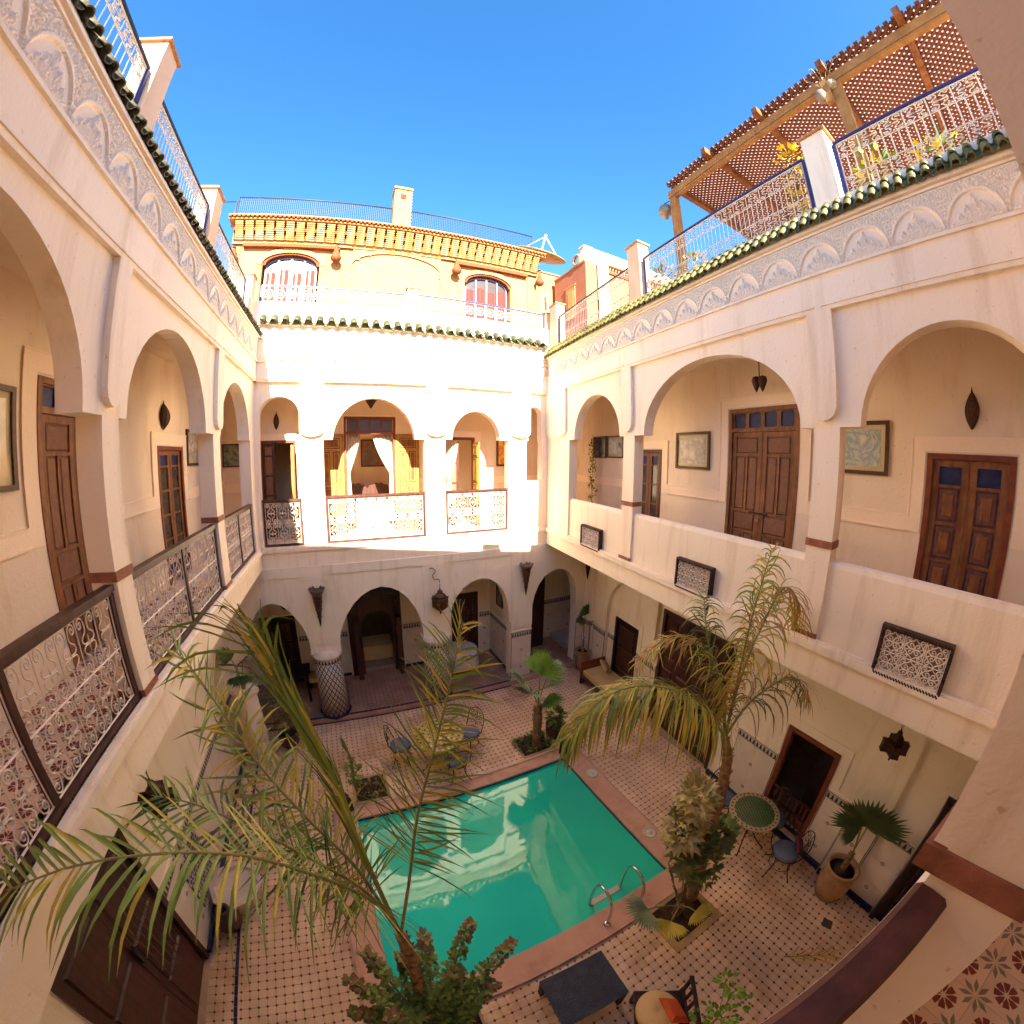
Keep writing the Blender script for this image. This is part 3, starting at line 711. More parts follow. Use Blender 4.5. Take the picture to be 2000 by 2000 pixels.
# proud frame round the arches
b = MB()
o2 = [(-1.3, -0.42), (-1.3, -0.645), (.80, -0.645), (.80, -2.15), (1.0, -2.22), (1.2, -2.22), (1.374, -2.15), (1.374, -0.625), (3.403, -0.62), (3.403, -2.15), (3.55, -2.22), (3.8, -2.22), (3.969, -2.15), (3.969, -0.61), (5.64, -0.60), (5.64, -2.60), (6.25, -2.60), (6.25, -2.2), (6.17, -1.9), (6.2, -1.6), (6.35, -1.25), (6.6, -0.99), (7.0, -0.90), (7.4, -0.98), (7.7, -1.2), (7.9, -1.6), (7.95, -2.3), (8.2, -2.3), (8.2, -0.42)]
b.poly(FB, [o2], 0.0, 0.028); O('plaster_relief', b, WHITEWASH, gw)
# two tiled round columns: a lattice of brown diamonds on white
m, N, L, p = nodes('column_mosaic'); p.inputs['Roughness'].default_value = 0.3
tc = N.new('ShaderNodeTexCoord'); sp = N.new('ShaderNodeSeparateXYZ'); L.new(tc.outputs['Object'], sp.inputs[0])
def M_(op, a, b_=None, c_=None):
    n = N.new('ShaderNodeMath'); n.operation = op
    for i, x in enumerate((a, b_, c_)):
        if x is None: continue
        if isinstance(x, (int, float)): n.inputs[i].default_value = x
        else: L.new(x, n.inputs[i])
    return n.outputs[0]
ang = M_('MULTIPLY', M_('ARCTAN2', sp.outputs[1], sp.outputs[0]), 18/(2*PI)); zz = M_('MULTIPLY', sp.outputs[2], 1/0.19)
def diag(sgn):
    x = M_('ADD', ang, zz) if sgn > 0 else M_('SUBTRACT', ang, zz)
    return M_('ABSOLUTE', M_('SUBTRACT', M_('FRACT', M_('ADD', x, 100.0)), 0.5))
line = M_('LESS_THAN', M_('MINIMUM', diag(1), diag(-1)), 0.13)
core = M_('MULTIPLY', M_('GREATER_THAN', diag(1), 0.40), M_('GREATER_THAN', diag(-1), 0.40))
msk = M_('MAXIMUM', line, core)
mx = N.new('ShaderNodeMix'); mx.data_type = 'RGBA'; L.new(msk, mx.inputs['Factor'])
mx.inputs['A'].default_value = (0.56, 0.50, 0.42, 1); mx.inputs['B'].default_value = (0.085, 0.04, 0.035, 1); L.new(mx.outputs['Result'], p.inputs['Base Color'])
MOSAIC = m
def column(x, label):
    c = T('tiled_column', label, 'column', (x, 0.15, FLOORZ), group='tiled columns of the far arcade')
    hh = -2.70 - FLOORZ
    O('shaft', MB().lathe([(0.335, 0.0), (0.322, hh*0.5), (0.305, hh)], (0,0,0), 36), MOSAIC, c, world=False)
    O('base_plinth', MB().lathe([(0.385, 0.0), (0.385, 0.05), (0.375, 0.055), (0.336, 0.056)], (0,0,0), 8, sm=False), NAVY, c, world=False)
    bb = MB().lathe([(0.306, hh), (0.312, hh+0.004), (0.312, hh+0.135), (0.306, hh+0.14)], (0,0,0), 36); O('capital_band', bb, MARBLE, c, world=False)
    bb = MB()
    for k in range(26):
        a = 2*PI*k/26; ca, sa = math.cos(a), math.sin(a); wd = 0.028
        P_ = lambda t, z: (0.3145*math.cos(a+t), 0.3145*math.sin(a+t), z)
        bb.add([P_(-0.09, hh+0.02), P_(0.09, hh+0.02), P_(0.045, hh+0.075), P_(0.02, hh+0.11), P_(-0.02, hh+0.11), P_(-0.045, hh+0.075)], [(0,1,2,3,4,5)])
    O('merlon_tiles', bb, mat('black_cut_tile', (0.03, 0.022, 0.03), 0.4), c, world=False, kind='stuff')
    O('capital', MB().lathe([(0.306, hh+0.14), (0.34, hh+0.15), (0.34, hh+0.19), (0.30, hh+0.22), (0.31, hh+0.28)], (0,0,0), 30), WHITEWASH, c, world=False)
    return c
column(1.105, 'fat round mosaic column of brown diamonds, the one with clear space left of the tall palm')
column(3.695, 'fat round mosaic column of brown diamonds half hidden behind the yellow palm frond')
for x0, x1 in ((.76, 1.45), (3.34, 4.05)): O('impost', MB().box(x0, x1, -0.005, 0.305, -2.47, -2.42), WHITEWASH, gw)

# zellige dado: plain pale tiles, a row of dark merlons on top, thin dark edges, small rosettes
BLACK_TILE = MATS['black_cut_tile']
DADO_TILE = mat('pale_dado_tile', (0.76, 0.66, 0.56), 0.35, col2=(0.70, 0.59, 0.49), vs=5, spec=0.5, rand=0.06)
def dado(F, s0, s1, z0, z1, d, parent, edges=(True, True), ros=True):
    n = max(1, round((s1-s0)/0.42)); m_ = 3; e = 0.0012
    for i in range(n):
        for j in range(m_):
            a, c = s0+(s1-s0)*i/n, s0+(s1-s0)*(i+1)/n; q, r_ = z0+(z1-0.16-z0)*j/m_, z0+(z1-0.16-z0)*(j+1)/m_
            O('dado_panel', MB().fbox(F, a+e, c-e, q+e, r_-e, d, d+0.010), DADO_TILE, parent)
    bb = MB()
    bb.fbox(F, s0, s1, z1-0.16, z1-0.04, d, d+0.010, 1); bb.fbox(F, s0, s1, z1-0.036, z1-0.012, d, d+0.014, 0); bb.fbox(F, s0, s1, z1-0.158, z1-0.150, d, d+0.013, 0)
    k = max(2, round((s1-s0)/0.075)); st = (s1-s0)/k
    for i in range(k):
        c = s0+st*(i+0.5); h_ = st*0.36
        bb.poly(F, [[(c-h_, z1-0.14), (c+h_, z1-0.14), (c+h_*0.6, z1-0.105), (c+h_*0.55, z1-0.085), (c+h_*0.25, z1-0.055), (c-h_*0.25, z1-0.055), (c-h_*0.55, z1-0.085), (c-h_*0.6, z1-0.105)]], d+0.009, d+0.013, 0)
    for on, s in zip(edges, (s0, s1)):
        if on: bb.fbox(F, s-0.004, s+0.004, z0, z1-0.01, d-0.001, d+0.0125, 0)
    O('merlon_frieze', bb, [BLACK_TILE, MARBLE], parent, kind='stuff')
    bb = MB(); bb.fbox(F, s0, s1, z1-0.012, z1+0.03, d, d+0.03); O('dado_cap', bb, WHITEWASH, parent)
    if ros and s1-s0 > 0.3:
        kk = max(1, round((s1-s0)/0.75)); bb = MB()
        for i in range(kk):
            c = s0+(s1-s0)*(i+0.5)/kk
            for zc in (z0+(z1-z0)*0.60, z0+(z1-z0)*0.22):
                pts = [(c+0.034*math.cos(2*PI*t/10), zc+0.034*math.sin(2*PI*t/10)) for t in range(10)]; pin = [(c+0.024*math.cos(2*PI*t/10), zc+0.024*math.sin(2*PI*t/10)) for t in range(10)]
                bb.poly(F, [pts, pin], d+0.009, d+0.0125); bb.poly(F, [[(c+0.012*math.cos(2*PI*t/6), zc+0.012*math.sin(2*PI*t/6)) for t in range(6)]], d+0.009, d+0.0125)
        O('rosette_tiles', bb, mat('olive_cut_tile', (0.15, 0.10, 0.045), 0.4), parent, kind='stuff')
DT = -2.73
dado(FB, 5.66, 6.25, HB, DT, 0.0, gw)
dado(FB, 7.72, 8.05, HB, DT, 0.0, gw, ros=False)
FS = lambda x, sg=1: Frame(lambda s, z, d=0: (x + sg*d, s, z))
# rear wall of the ground arcade
rw = T('rear_arcade_wall', 'white rear wall of the ground arcade with tiled dado and three dark doorways', 'wall', (3, 1.65, H))
b = MB()
b.poly(FB, [[(-1.3, HB), (-.62, HB), (-.62, -2.17), (.30, -2.17), (.30, HB), (1.70, HB), (1.70, -1.45), (3.05, -1.45), (3.05, HB), (4.56, HB), (4.56, -2.10), (5.37, -2.10), (5.37, HB), (9.2, HB), (9.2, -0.42), (-1.3, -0.42)]], -1.80, -1.65)
b.box(5.76, 5.90, 0.30, 1.65, HB, -0.42); b.box(9.05, 9.2, 0.3, 1.65, HB, -0.42); b.box(-1.3, -1.1, 0.30, 1.65, HB, -0.42)
O('plaster_wall', b, WHITEWASH, rw)
for a, c in ((.33, 1.62), (3.14, 4.52), (5.41, 5.74), (5.92, 9.0)): dado(FB, a, c, HB, DT-0.03, -1.65, rw, edges=(False, False))
dado(FS(5.76, -1), 0.31, 1.63, HB, DT-0.03, 0.0, rw, edges=(False, False))
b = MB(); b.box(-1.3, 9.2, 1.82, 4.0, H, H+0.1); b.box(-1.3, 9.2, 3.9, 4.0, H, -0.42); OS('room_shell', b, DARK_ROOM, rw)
for a, c in ((-.62, .33), (.33, 1.7), (3.05, 4.5), (5.4, 9.0)): pass
b = MB(); b.fbox(FB, .33, 1.60, HB, HB+0.09, -1.65, -1.62); b.fbox(FB, 3.14, 4.52, HB, HB+0.09, -1.65, -1.62); b.box(5.72, 5.757, 0.31, 1.6, HB, HB+0.09); OS('blue_skirting', b, NAVY, rw)
# carved wooden arch surround of the middle doorway
arw = T('wooden_arch_surround', 'tall brown wooden surround with a horseshoe opening behind the middle ground arch', 'doorway', (2.4, 1.6, HB))
A = [(2.0, HB+0.0), (2.0, -2.72)] + [(2.42-0.43*math.cos(PI*k/14), -2.66+0.42*math.sin(PI*k/14)) for k in range(15)] + [(2.84, -2.72), (2.84, HB)]
b = MB(); b.poly(FB, [[(1.66, HB)] + A + [(3.10, HB), (3.10, -1.05), (1.66, -1.05)]], -1.645, -1.56); O('panel', b, WOOD_DARK, arw)
b = MB()
for s0, s1, z0, z1 in ((1.72,1.94,-2.75,-1.9),(2.90,3.04,-2.75,-1.9),(1.72,3.04,-1.80,-1.55),(1.72,3.04,-1.48,-1.12),(1.72,1.94,-3.95,-2.85),(2.90,3.04,-3.95,-2.85)): b.bevel_fbox(FB, s0, s1, z0, z1, -1.56, -1.535, 0.02)
OS('carved_panel', b, WOOD_DARK, arw)
for q0 in (1.80, 2.92): O('side_leaf', MB().box(q0, q0+0.12, 1.30, 1.555, HB, -2.4), WOOD_DARK, arw)
b = MB(); b.box(2.0, 2.9, 2.3, 3.0, HB, HB+0.45); O('bench', b, CUSHION_CREAM, cat='bench', label='pale bench in the dark room behind the wooden horseshoe doorway')

# right ground wall
ROFF = 1.60
rg = T('ground_wall', 'white ground floor wall under the right gallery with tiled dado', 'wall', FR.p(-4, H, -ROFF))
b = MB()
b.poly(FR, [[(-9.3, H), (-8.95, H), (-8.95, -1.9), (-8.62, -1.9), (-8.62, H), (-7.155, H+0.13), (-7.155, -2.20), (-6.23, -2.20), (-6.23, H+0.13), (-4.92, H), (-4.92, -1.38), (-2.97, -1.38), (-2.97, H), (-2.19, H), (-2.19, -2.25), (-1.27, -2.25), (-1.27, H), (0.0, H), (0.0, -0.42), (-9.3, -0.42)]], -ROFF-0.2, -ROFF)
O('plaster_wall', b, WHITEWASH, rg)
b = MB()   # shallow pilasters and blind arches
zt = -0.43
b.poly(FR, [[(-0.95, H), (-0.95, -2.2)] + [(-0.95-0.95+0.95*math.cos(PI*k/10), -2.2+1.05*math.sin(PI*k/10)) for k in range(1, 10)] + [(-2.85, -2.2), (-2.85, zt), (-0.001, zt), (-0.001, H)]], -ROFF, -ROFF+0.10)
b.poly(FR, [[(-8.10, H), (-8.10, -2.2), (-8.10, zt), (-5.3, zt), (-5.3, -1.9), (-5.35, -2.3)] + [(-6.5+1.12*math.cos(PI*k/12), -1.95+1.15*math.sin(PI*k/12)) for k in range(1, 12)] + [(-7.62, -2.3), (-7.62, H)]], -ROFF, -ROFF+0.06)
OS('plaster_relief', b, WHITEWASH, rg)
b = MB()
for a, c, t in ((-7.155, -6.23, -2.20), (-2.19, -1.27, -2.25)):
    b.poly(FR, [[(a-0.16, -2.72), (a-0.16, t+0.17), (c+0.16, t+0.17), (c+0.16, -2.72), (c+0.02, -2.72), (c+0.02, t+0.02), (a-0.02, t+0.02), (a-0.02, -2.72)]], -ROFF, -ROFF+0.018)
OS('door_moulding', b, WHITEWASH, rg)
dado(FR, -0.94, -0.37, H, DT-0.09, -ROFF+0.10, rg); dado(FS(rx(0, ROFF)-0.37, -1), -0.005, 0.0, H, DT, 0, rg) if False else None
dado(FR, -8.09, -7.63, H, DT-0.09, -ROFF+0.06, rg, ros=True)
dado(FR, -7.61, -7.175, H, DT-0.09, -ROFF, rg); dado(FR, -6.21, -5.36, H, DT-0.09, -ROFF, rg); dado(FR, -8.60, -8.12, H, DT-0.09, -ROFF, rg, edges=(False, True))
dado(FR, -1.25, -0.96, H, DT-0.09, -ROFF, rg, ros=False); dado(FR, -2.95, -2.21, H, DT-0.09, -ROFF, rg)
b = MB()
for a, c, dd in ((-8.09, -7.63, 0.06), (-7.61, -7.175, 0.0), (-7.155, -4.95, 0.0), (-8.60, -8.12, 0.0)): b.fbox(FR, a, c, H, H+0.075, -ROFF+dd+0.0146, -ROFF+dd+0.09)
OS('blue_skirting', b, NAVY, rg)
O('door_sill', MB().fbox(FR, -7.17, -6.215, H, H+0.128, -ROFF-0.2, -ROFF+0.012), MARBLE, rg)
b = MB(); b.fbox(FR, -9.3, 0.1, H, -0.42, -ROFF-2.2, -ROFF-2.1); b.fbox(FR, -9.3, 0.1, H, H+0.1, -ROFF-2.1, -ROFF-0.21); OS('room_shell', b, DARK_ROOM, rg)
# buttress between far arcade and right wall
b = MB(); b.box(7.95, 8.22, -0.36, 0.0, H, -0.42); O('corner_pier', b, WHITEWASH, rg)
dado(FS(7.95, -1), -0.35, -0.03, H, DT, 0.0, rg, ros=True); dado(Frame(lambda s, z, d=0: (s, -0.36-d, z)), 7.96, 8.2, H, DT, 0.0, rg, ros=False)

# left ground wall
LOFF = 0.95
lg = T('ground_wall', 'white ground floor wall under the left gallery beside the big dark double door', 'wall', FL.p(-4, H, -LOFF))
b = MB(); b.poly(FL, [[(-9.3, H), (-6.58, H), (-6.58, -1.55), (-5.0, -1.55), (-5.0, H), (0.0, H), (0.0, -0.42), (-9.3, -0.42)]], -LOFF-0.2, -LOFF)
O('plaster_wall', b, WHITEWASH, lg)
dado(FL, -4.98, -0.02, H, DT, -LOFF, lg); dado(FL, -8.0, -6.62, H, DT, -LOFF, lg)
b = MB(); b.fbox(FL, -4.98, -0.02, H, H+0.09, -LOFF+0.0146, -LOFF+0.06); OS('blue_skirting', b, NAVY, lg)
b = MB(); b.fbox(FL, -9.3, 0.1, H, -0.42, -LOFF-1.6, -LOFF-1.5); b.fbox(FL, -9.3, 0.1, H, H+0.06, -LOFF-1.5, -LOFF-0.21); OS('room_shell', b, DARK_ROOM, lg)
# near ground wall under the camera (closes the court)
b = MB(); b.fbox(FF, -1.3, 8.2, H, -0.42, -1.35, -1.15); O('ground_wall', b, WHITEWASH, cat='wall', label='plain white ground floor wall under the near gallery')
# mosaic wall fountain panel, left side
fo = T('tiled_wall_fountain', 'low blue and white mosaic fountain against the left ground wall, behind palm leaves', 'fountain', (-0.8, -4.3, H))
O('basin', MB().lathe([(0.0,0.0),(0.30,0.0),(0.34,0.25),(0.40,0.30),(0.40,0.34),(0.33,0.34),(0.30,0.28),(0.0,0.24)], (-0.62, -4.15, H), 8, sm=False), MARBLE, fo)
bb = MB()
for i in range(7):
    for j in range(9):
        y_, z_ = -4.5+0.1*i, H+0.35+0.1*j
        bb.fbox(FL, y_+0.004, y_+0.096, z_+0.004, z_+0.096, -LOFF+0.015, -LOFF+0.03, (i+j) % 2)
        bb.poly(FL, [[(y_+0.05+0.03*math.cos(2*PI*t/8), z_+0.05+0.03*math.sin(2*PI*t/8)) for t in range(8)]], -LOFF+0.029, -LOFF+0.034, 1-(i+j) % 2)
O('mosaic_panel', bb, [NAVY, MARBLE], fo, kind='stuff')
O('jar', MB().lathe([(0.0,0.0),(0.10,0.0),(0.17,0.12),(0.18,0.25),(0.11,0.38),(0.08,0.44),(0.10,0.47),(0.06,0.47),(0.05,0.3),(0,0.3)], (-0.72, -4.62, H), 22), CLAY_DARK, cat='jar', label='dark red-brown clay jar on the floor beside the blue mosaic fountain')

# ================================================================== DOORS
def door(name, label, F, s0, s1, z0, z1, off, layout, mats, transom=None, frame_w=0.06, ajar=False, group=None):
    """layout: rows of (relative height, columns, kind) per leaf, kind 'panel' or 'pane', from the top."""
    fm, lm, pm = mats
    th = T(name, label, 'door', F.p((s0+s1)/2, z0, -off), group=group)
    zt = transom if transom else z1
    b = MB(); b.poly(F, [[(s0, z0), (s0, z1), (s1, z1), (s1, z0), (s1-frame_w, z0), (s1-frame_w, z1-frame_w), (s0+frame_w, z1-frame_w), (s0+frame_w, z0)]], -off-0.10, -off+0.012)
    if transom: b.fbox(F, s0+frame_w, s1-frame_w, transom, transom+0.05, -off-0.10, -off+0.008)
    O('door_frame', b, fm, th)
    if transom:
        n = 4; a0, a1 = s0+frame_w, s1-frame_w
        for i in range(n):
            p0, p1 = a0+(a1-a0)*i/n, a0+(a1-a0)*(i+1)/n; c = 0.03
            rr = [(p0+c+0.02, transom+0.065), (p1-c-0.02, transom+0.065), (p1-c, transom+0.085), (p1-c, z1-frame_w-0.035), (p1-c-0.02, z1-frame_w-0.015), (p0+c+0.02, z1-frame_w-0.015), (p0+c, z1-frame_w-0.035), (p0+c, transom+0.085)]
            O('transom_pane', MB().poly(F, [rr], -off-0.06, -off-0.045), GLASS_BLUE, th)
            O('transom_sash', MB().poly(F, [[(p0, transom+0.05), (p0, z1-frame_w), (p1, z1-frame_w), (p1, transom+0.05)], rr], -off-0.075, -off-0.02), fm, th)
    mid = (s0+s1)/2
    for (l0, l1) in ((s0+frame_w, mid-0.003), (mid+0.003, s1-frame_w)):
        top = (transom if transom else z1-frame_w) - 0.004
        st = 0.075; loops = [[(l0, z0+0.01), (l0, top), (l1, top), (l1, z0+0.01)]]
        tot = sum(r[0] for r in layout); z = top-0.07; avail = top-0.07-(z0+0.08)
        cells = []
        for rh, nc, kd in layout:
            h_ = avail*rh/tot
            for c in range(nc):
                w_ = (l1-l0-2*st)/nc; a = l0+st+w_*c; e = 0.018
                cells.append((a+(e if c else 0), a+w_-(e if c < nc-1 else 0), z-h_+0.03, z, kd))
            z -= h_
        holes = [[(a, q), (a, r_), (c, r_), (c, q)] for a, c, q, r_, kd in cells]
        leaf = O('door_leaf', MB().poly(F, loops+holes, -off-0.06, -off-0.02), lm, th)
        for a, c, q, r_, kd in cells:
            if kd == 'pane': O('pane', MB().fbox(F, a, c, q, r_, -off-0.05, -off-0.043), GLASS_DARK, leaf)
            elif kd == 'blue': O('pane', MB().fbox(F, a, c, q, r_, -off-0.05, -off-0.043), GLASS_BLUE, leaf)
            else:
                b = MB().fbox(F, a, c, q, r_, -off-0.055, -off-0.042); b.bevel_fbox(F, a+0.012, c-0.012, q+0.012, r_-0.012, -off-0.042, -off-0.026, 0.018); O('panel', b, pm, leaf)
                if kd == 'double': O('inner_panel', MB().bevel_fbox(F, a+0.06, c-0.06, q+0.06, r_-0.06, -off-0.026, -off-0.012, 0.012), lm, leaf)
    return th
BW = (WOOD_DOOR, WOOD_DOOR, WOOD_DOOR_GREY)
BIG = [(0.55, 1, 'panel'), (1.65, 2, 'panel'), (0.6, 1, 'panel'), (1.2, 2, 'panel')]
dC = door('panelled_door', 'worn brown panelled door beside the painting at the left edge', FL, -4.58, -3.42, 0, 2.62, 1.0, BIG, BW, transom=2.30)
door('glazed_door', 'narrow glazed double door behind the second left arch, blue glass in its top panes', FL, -2.11, -1.16, 0, 2.06, 1.0, [(0.5,1,'blue'),(1,1,'pane'),(1,1,'pane'),(1,1,'pane'),(1,1,'pane'),(0.5,1,'blue')], (WOOD_RED, WOOD_DOOR, WOOD_DOOR))
door('carved_door', 'dark red double door with carved square panels under the near right arch', FR, -8.31, -7.42, 0, 1.985, 1.15, [(0.55,1,'blue'),(1,1,'double'),(1,1,'double'),(1,1,'double'),(1,1,'double')], (WOOD_RED, WOOD_DOOR, mat('faded_violet_panel', (0.17, 0.075, 0.065), 0.6, col2=(0.10, 0.045, 0.04), vs=16, bump=0.4)))
d2 = door('panelled_door', 'big brown double door with four blue transom panes and a padlock, under the wide right arch', FR, -5.80, -4.58, 0, 2.60, 1.15, BIG, BW, transom=2.24)
lk = MB(); lk.fbox(FR, -5.34, -5.02, 1.02, 1.045, -1.165, -1.145); O('bolt', lk, IRON_BLACK, d2)
lk = MB(); lk.fbox(FR, -5.20, -5.16, 0.90, 0.95, -1.16, -1.135); lk.tube([FR.p(-5.195, 0.95, -1.15), FR.p(-5.195, 0.985, -1.15), FR.p(-5.165, 0.985, -1.15), FR.p(-5.165, 0.95, -1.15)], 0.005, 6); O('padlock', lk, CHROME, d2)
door('glazed_door', 'narrow glazed door half hidden behind the first pillar of the right gallery', FR, -2.98, -2.20, 0, 1.97, 1.15, [(0.5,1,'blue'),(1,1,'pane'),(1,1,'pane'),(1,1,'pane'),(1,1,'pane')], (WOOD_DARK, WOOD_DOOR_GREY, WOOD_DOOR))
# far gallery: open doors
def open_leaf(b_name, parent, F, s0, s1, z0, z1, d0, painted, cells=None):
    fm = PAINTED_DOOR if painted else WOOD_DARK
    lf = O(b_name, MB().fbox(F, s0, s1, z0, z1, d0, d0+0.04), fm, parent)
    rows = cells or [(0.5, 1), (1.3, 2), (0.5, 1), (1.2, 2)]
    tot = sum(r[0] for r in rows); z = z1-0.06; av = z1-z0-0.12
    for rh, nc in rows:
        h_ = av*rh/tot
        for c in range(nc):
            w_ = (s1-s0-0.10)/nc; a = s0+0.05+w_*c
            A0, A1, Z0, Z1 = a+0.02, a+w_-0.02, z-h_+0.02, z-0.02
            O('panel', MB().bevel_fbox(F, A0, A1, Z0, Z1, d0+0.04, d0+0.052, 0.015), WOOD_DOOR if painted else WOOD_DOOR_GREY, lf)
            if painted:
                b = MB(); b.poly(F, [[(A0-0.008, Z0-0.008), (A0-0.008, Z1+0.008), (A1+0.008, Z1+0.008), (A1+0.008, Z0-0.008)], [(A0+0.004, Z0+0.004), (A0+0.004, Z1-0.004), (A1-0.004, Z1-0.004), (A1-0.004, Z0+0.004)]], d0+0.04, d0+0.046)
                i_ = 0.045
                if A1-A0 > 0.14: b.poly(F, [[(A0+i_, Z0+i_), (A0+i_, Z1-i_), (A1-i_, Z1-i_), (A1-i_, Z0+i_)], [(A0+i_+0.008, Z0+i_+0.008), (A0+i_+0.008, Z1-i_-0.008), (A1-i_-0.008, Z1-i_-0.008), (A1-i_-0.008, Z0+i_+0.008)]], d0+0.052, d0+0.056)
                OS('painted_line', b, GOLD_LINE, lf)
        z -= h_
    return lf
md = T('painted_double_door', 'ochre painted double door folded open on both sides of the central upper doorway', 'door', (2.44, 1.1, 0))
open_leaf('door_leaf', md, FB, 1.25, 1.825, 0.0, 2.345, -1.14, True); open_leaf('door_leaf', md, FB, 3.065, 3.64, 0.0, 2.345, -1.14, True)
b = MB(); b.poly(FB, [[(1.83, 0), (1.83, 2.755), (3.06, 2.755), (3.06, 0), (3.01, 0), (3.01, 2.34), (1.88, 2.34), (1.88, 0)], [(1.88, 2.40), (3.01, 2.40), (3.01, 2.70), (1.88, 2.70)]], -1.24, -1.135)
for k in (1, 2, 3): b.fbox(FB, 1.88+k*0.2825-0.02, 1.88+k*0.2825+0.02, 2.40, 2.70, -1.22, -1.15)
O('door_frame', b, WOOD_RED, md)
for k in range(4): O('transom_pane', MB().fbox(FB, 1.88+k*0.2825+0.02, 1.88+(k+1)*0.2825-0.02, 2.40, 2.70, -1.20, -1.19), mat('grey_violet_glass', (0.13, 0.12, 0.16), 0.15), md)
sd = T('brown_double_door', 'brown double door standing open behind the small far-left arch', 'door', (0.3, 1.2, 0))
O('door_frame', MB().poly(FB, [[(-.12, 0), (-.12, 2.22), (.72, 2.22), (.72, 0), (.67, 0), (.67, 2.16), (-.07, 2.16), (-.07, 0)]], -1.24, -1.135), WOOD_RED, sd)
open_leaf('door_leaf', sd, FB, -0.07, 0.23, 0.0, 2.15, -1.22, False, [(0.5,1),(1,1),(1,1),(1,1),(1,1)])
open_leaf('door_leaf', sd, FS(0.64, -1), 1.34, 1.75, 0.0, 2.15, 0.0, False, [(1,1)]*4)
open_leaf('door_leaf', sd, FS(0.69, -1), 0.70, 1.14, 0.0, 2.10, 0.0, True, [(0.5,1),(1,1),(1,1),(0.6,1)])
td = T('brown_double_door', 'brown double door standing open behind the far-right upper arch, beside the cream curtain', 'door', (4.7, 1.2, 0))
O('door_frame', MB().poly(FB, [[(4.18, 0), (4.18, 2.28), (5.12, 2.28), (5.12, 0), (5.06, 0), (5.06, 2.21), (4.24, 2.21), (4.24, 0)]], -1.24, -1.135), WOOD_RED, td)
open_leaf('door_leaf', td, FB, 4.45, 4.72, 0.0, 2.18, -1.30, False, [(1,1)]*4); open_leaf('door_leaf', td, FS(5.10, -1), 0.73, 1.13, 0.0, 2.15, 0.0, True, [(0.5,1),(1,1),(1,1),(0.6,1)])
# ground floor doors
def plank_door(name, label, F, s0, s1, z0, z1, off, leafs, rails, m1=WOOD_DARK):
    th = T(name, label, 'door', F.p((s0+s1)/2, z0, -off))
    O('door_frame', MB().poly(F, [[(s0-0.0, z0), (s0, z1), (s1, z1), (s1, z0), (s1-0.07, z0), (s1-0.07, z1-0.07), (s0+0.07, z1-0.07), (s0+0.07, z0)]], -off-0.12, -off+0.025), m1, th)
    w_ = (s1-s0-0.14)/leafs
    for k in range(leafs):
        a = s0+0.07+w_*k+0.004; c = a+w_-0.008
        lf = O('door_leaf', MB().fbox(F, a, c, z0+0.01, z1-0.075, -off-0.07, -off-0.03), m1, th)
        hh = (z1-z0-0.2)/rails
        for r_ in range(rails):
            O('panel', MB().bevel_fbox(F, a+0.07, c-0.07, z0+0.07+hh*r_, z0+0.07+hh*(r_+1)-0.05, -off-0.03, -off-0.005, 0.02), WOOD_DARK, lf)
    return th
plank_door('garage_style_door', 'wide dark maroon folding door with horizontal panels below the right gallery', FR, -4.92, -2.97, H+0.01, -1.385, ROFF, 4, 9)
ldd = plank_door('studded_double_door', 'huge dark brown double door at the bottom left under the palm leaves', FL, -6.58, -5.0, H+0.01, -1.56, LOFF, 2, 3)
b = MB()
for k in range(7):
    y_ = -5.75+0.09*k; b.tube([FL.p(y_, -3.6+0.05*k, -LOFF+0.02), FL.p(y_, -2.3+0.07*k, -LOFF+0.02)], 0.007, 5)
OS('iron_rod', b, mat('dull_brown_metal', (0.19, 0.10, 0.08), 0.5, metal=0.3), ldd)
b = MB(); b.fbox(FL, -5.80, -5.75, -2.75, -2.5, -LOFF-0.01, -LOFF+0.03); O('handle', b, IRON_BLACK, ldd)
plank_door('dark_door', 'small dark wooden door behind the cream daybed', FR, -2.19, -1.27, H+0.01, -2.26, ROFF, 1, 3, WOOD_BLACKISH)
plank_door('dark_door', 'tall dark wooden door at the near end of the right ground wall', FR, -8.95, -8.62, H+0.01, -1.91, ROFF-0.12, 1, 5, WOOD_BLACKISH)
# open doorway with a low turned balustrade
od = T('framed_doorway', 'dark open doorway with a low turned wooden balustrade behind the green mosaic table', 'doorway', FR.p(-6.7, H, -ROFF))
O('door_frame', MB().poly(FR, [[(-7.155, H+0.13), (-7.155, -2.20), (-6.23, -2.20), (-6.23, H+0.13), (-6.31, H+0.13), (-6.31, -2.28), (-7.075, -2.28), (-7.075, H+0.13)]], -ROFF-0.14, -ROFF+0.022), WOOD_RED, od)
O('leaf', MB().fbox(FR, -7.06, -6.76, H+0.14, -2.29, -ROFF-0.5, -ROFF-0.46), WOOD_BLACKISH, od)
b = MB()
for z_ in (H+0.17, H+0.50, H+0.80): b.fbox(FR, -7.07, -6.315, z_, z_+0.035, -ROFF-0.07, -ROFF-0.02)
OS('balustrade_rail', b, WOOD_DARK, od)
for k in range(9):
    x_, y_, z_ = FR.p(-7.03+0.085*k, H+0.205, -ROFF-0.045)
    O('baluster', MB().lathe([(0.012,0),(0.022,0.03),(0.010,0.07),(0.024,0.14),(0.010,0.21),(0.022,0.26),(0.012,0.295)], (x_, y_, z_), 8), WOOD_RED, od)
    if k < 8: O('cross_bar', MB().fbox(FR, -7.04+0.085*k+0.03, -7.04+0.085*k+0.055, H+0.53, H+0.80, -ROFF-0.055, -ROFF-0.04), WOOD_RED, od)
plank_door('dark_door', 'dark brown door behind the ground arch at the far left', FB, -.62, .30, HB, -2.175, 1.65, 2, 3, WOOD_BLACKISH)
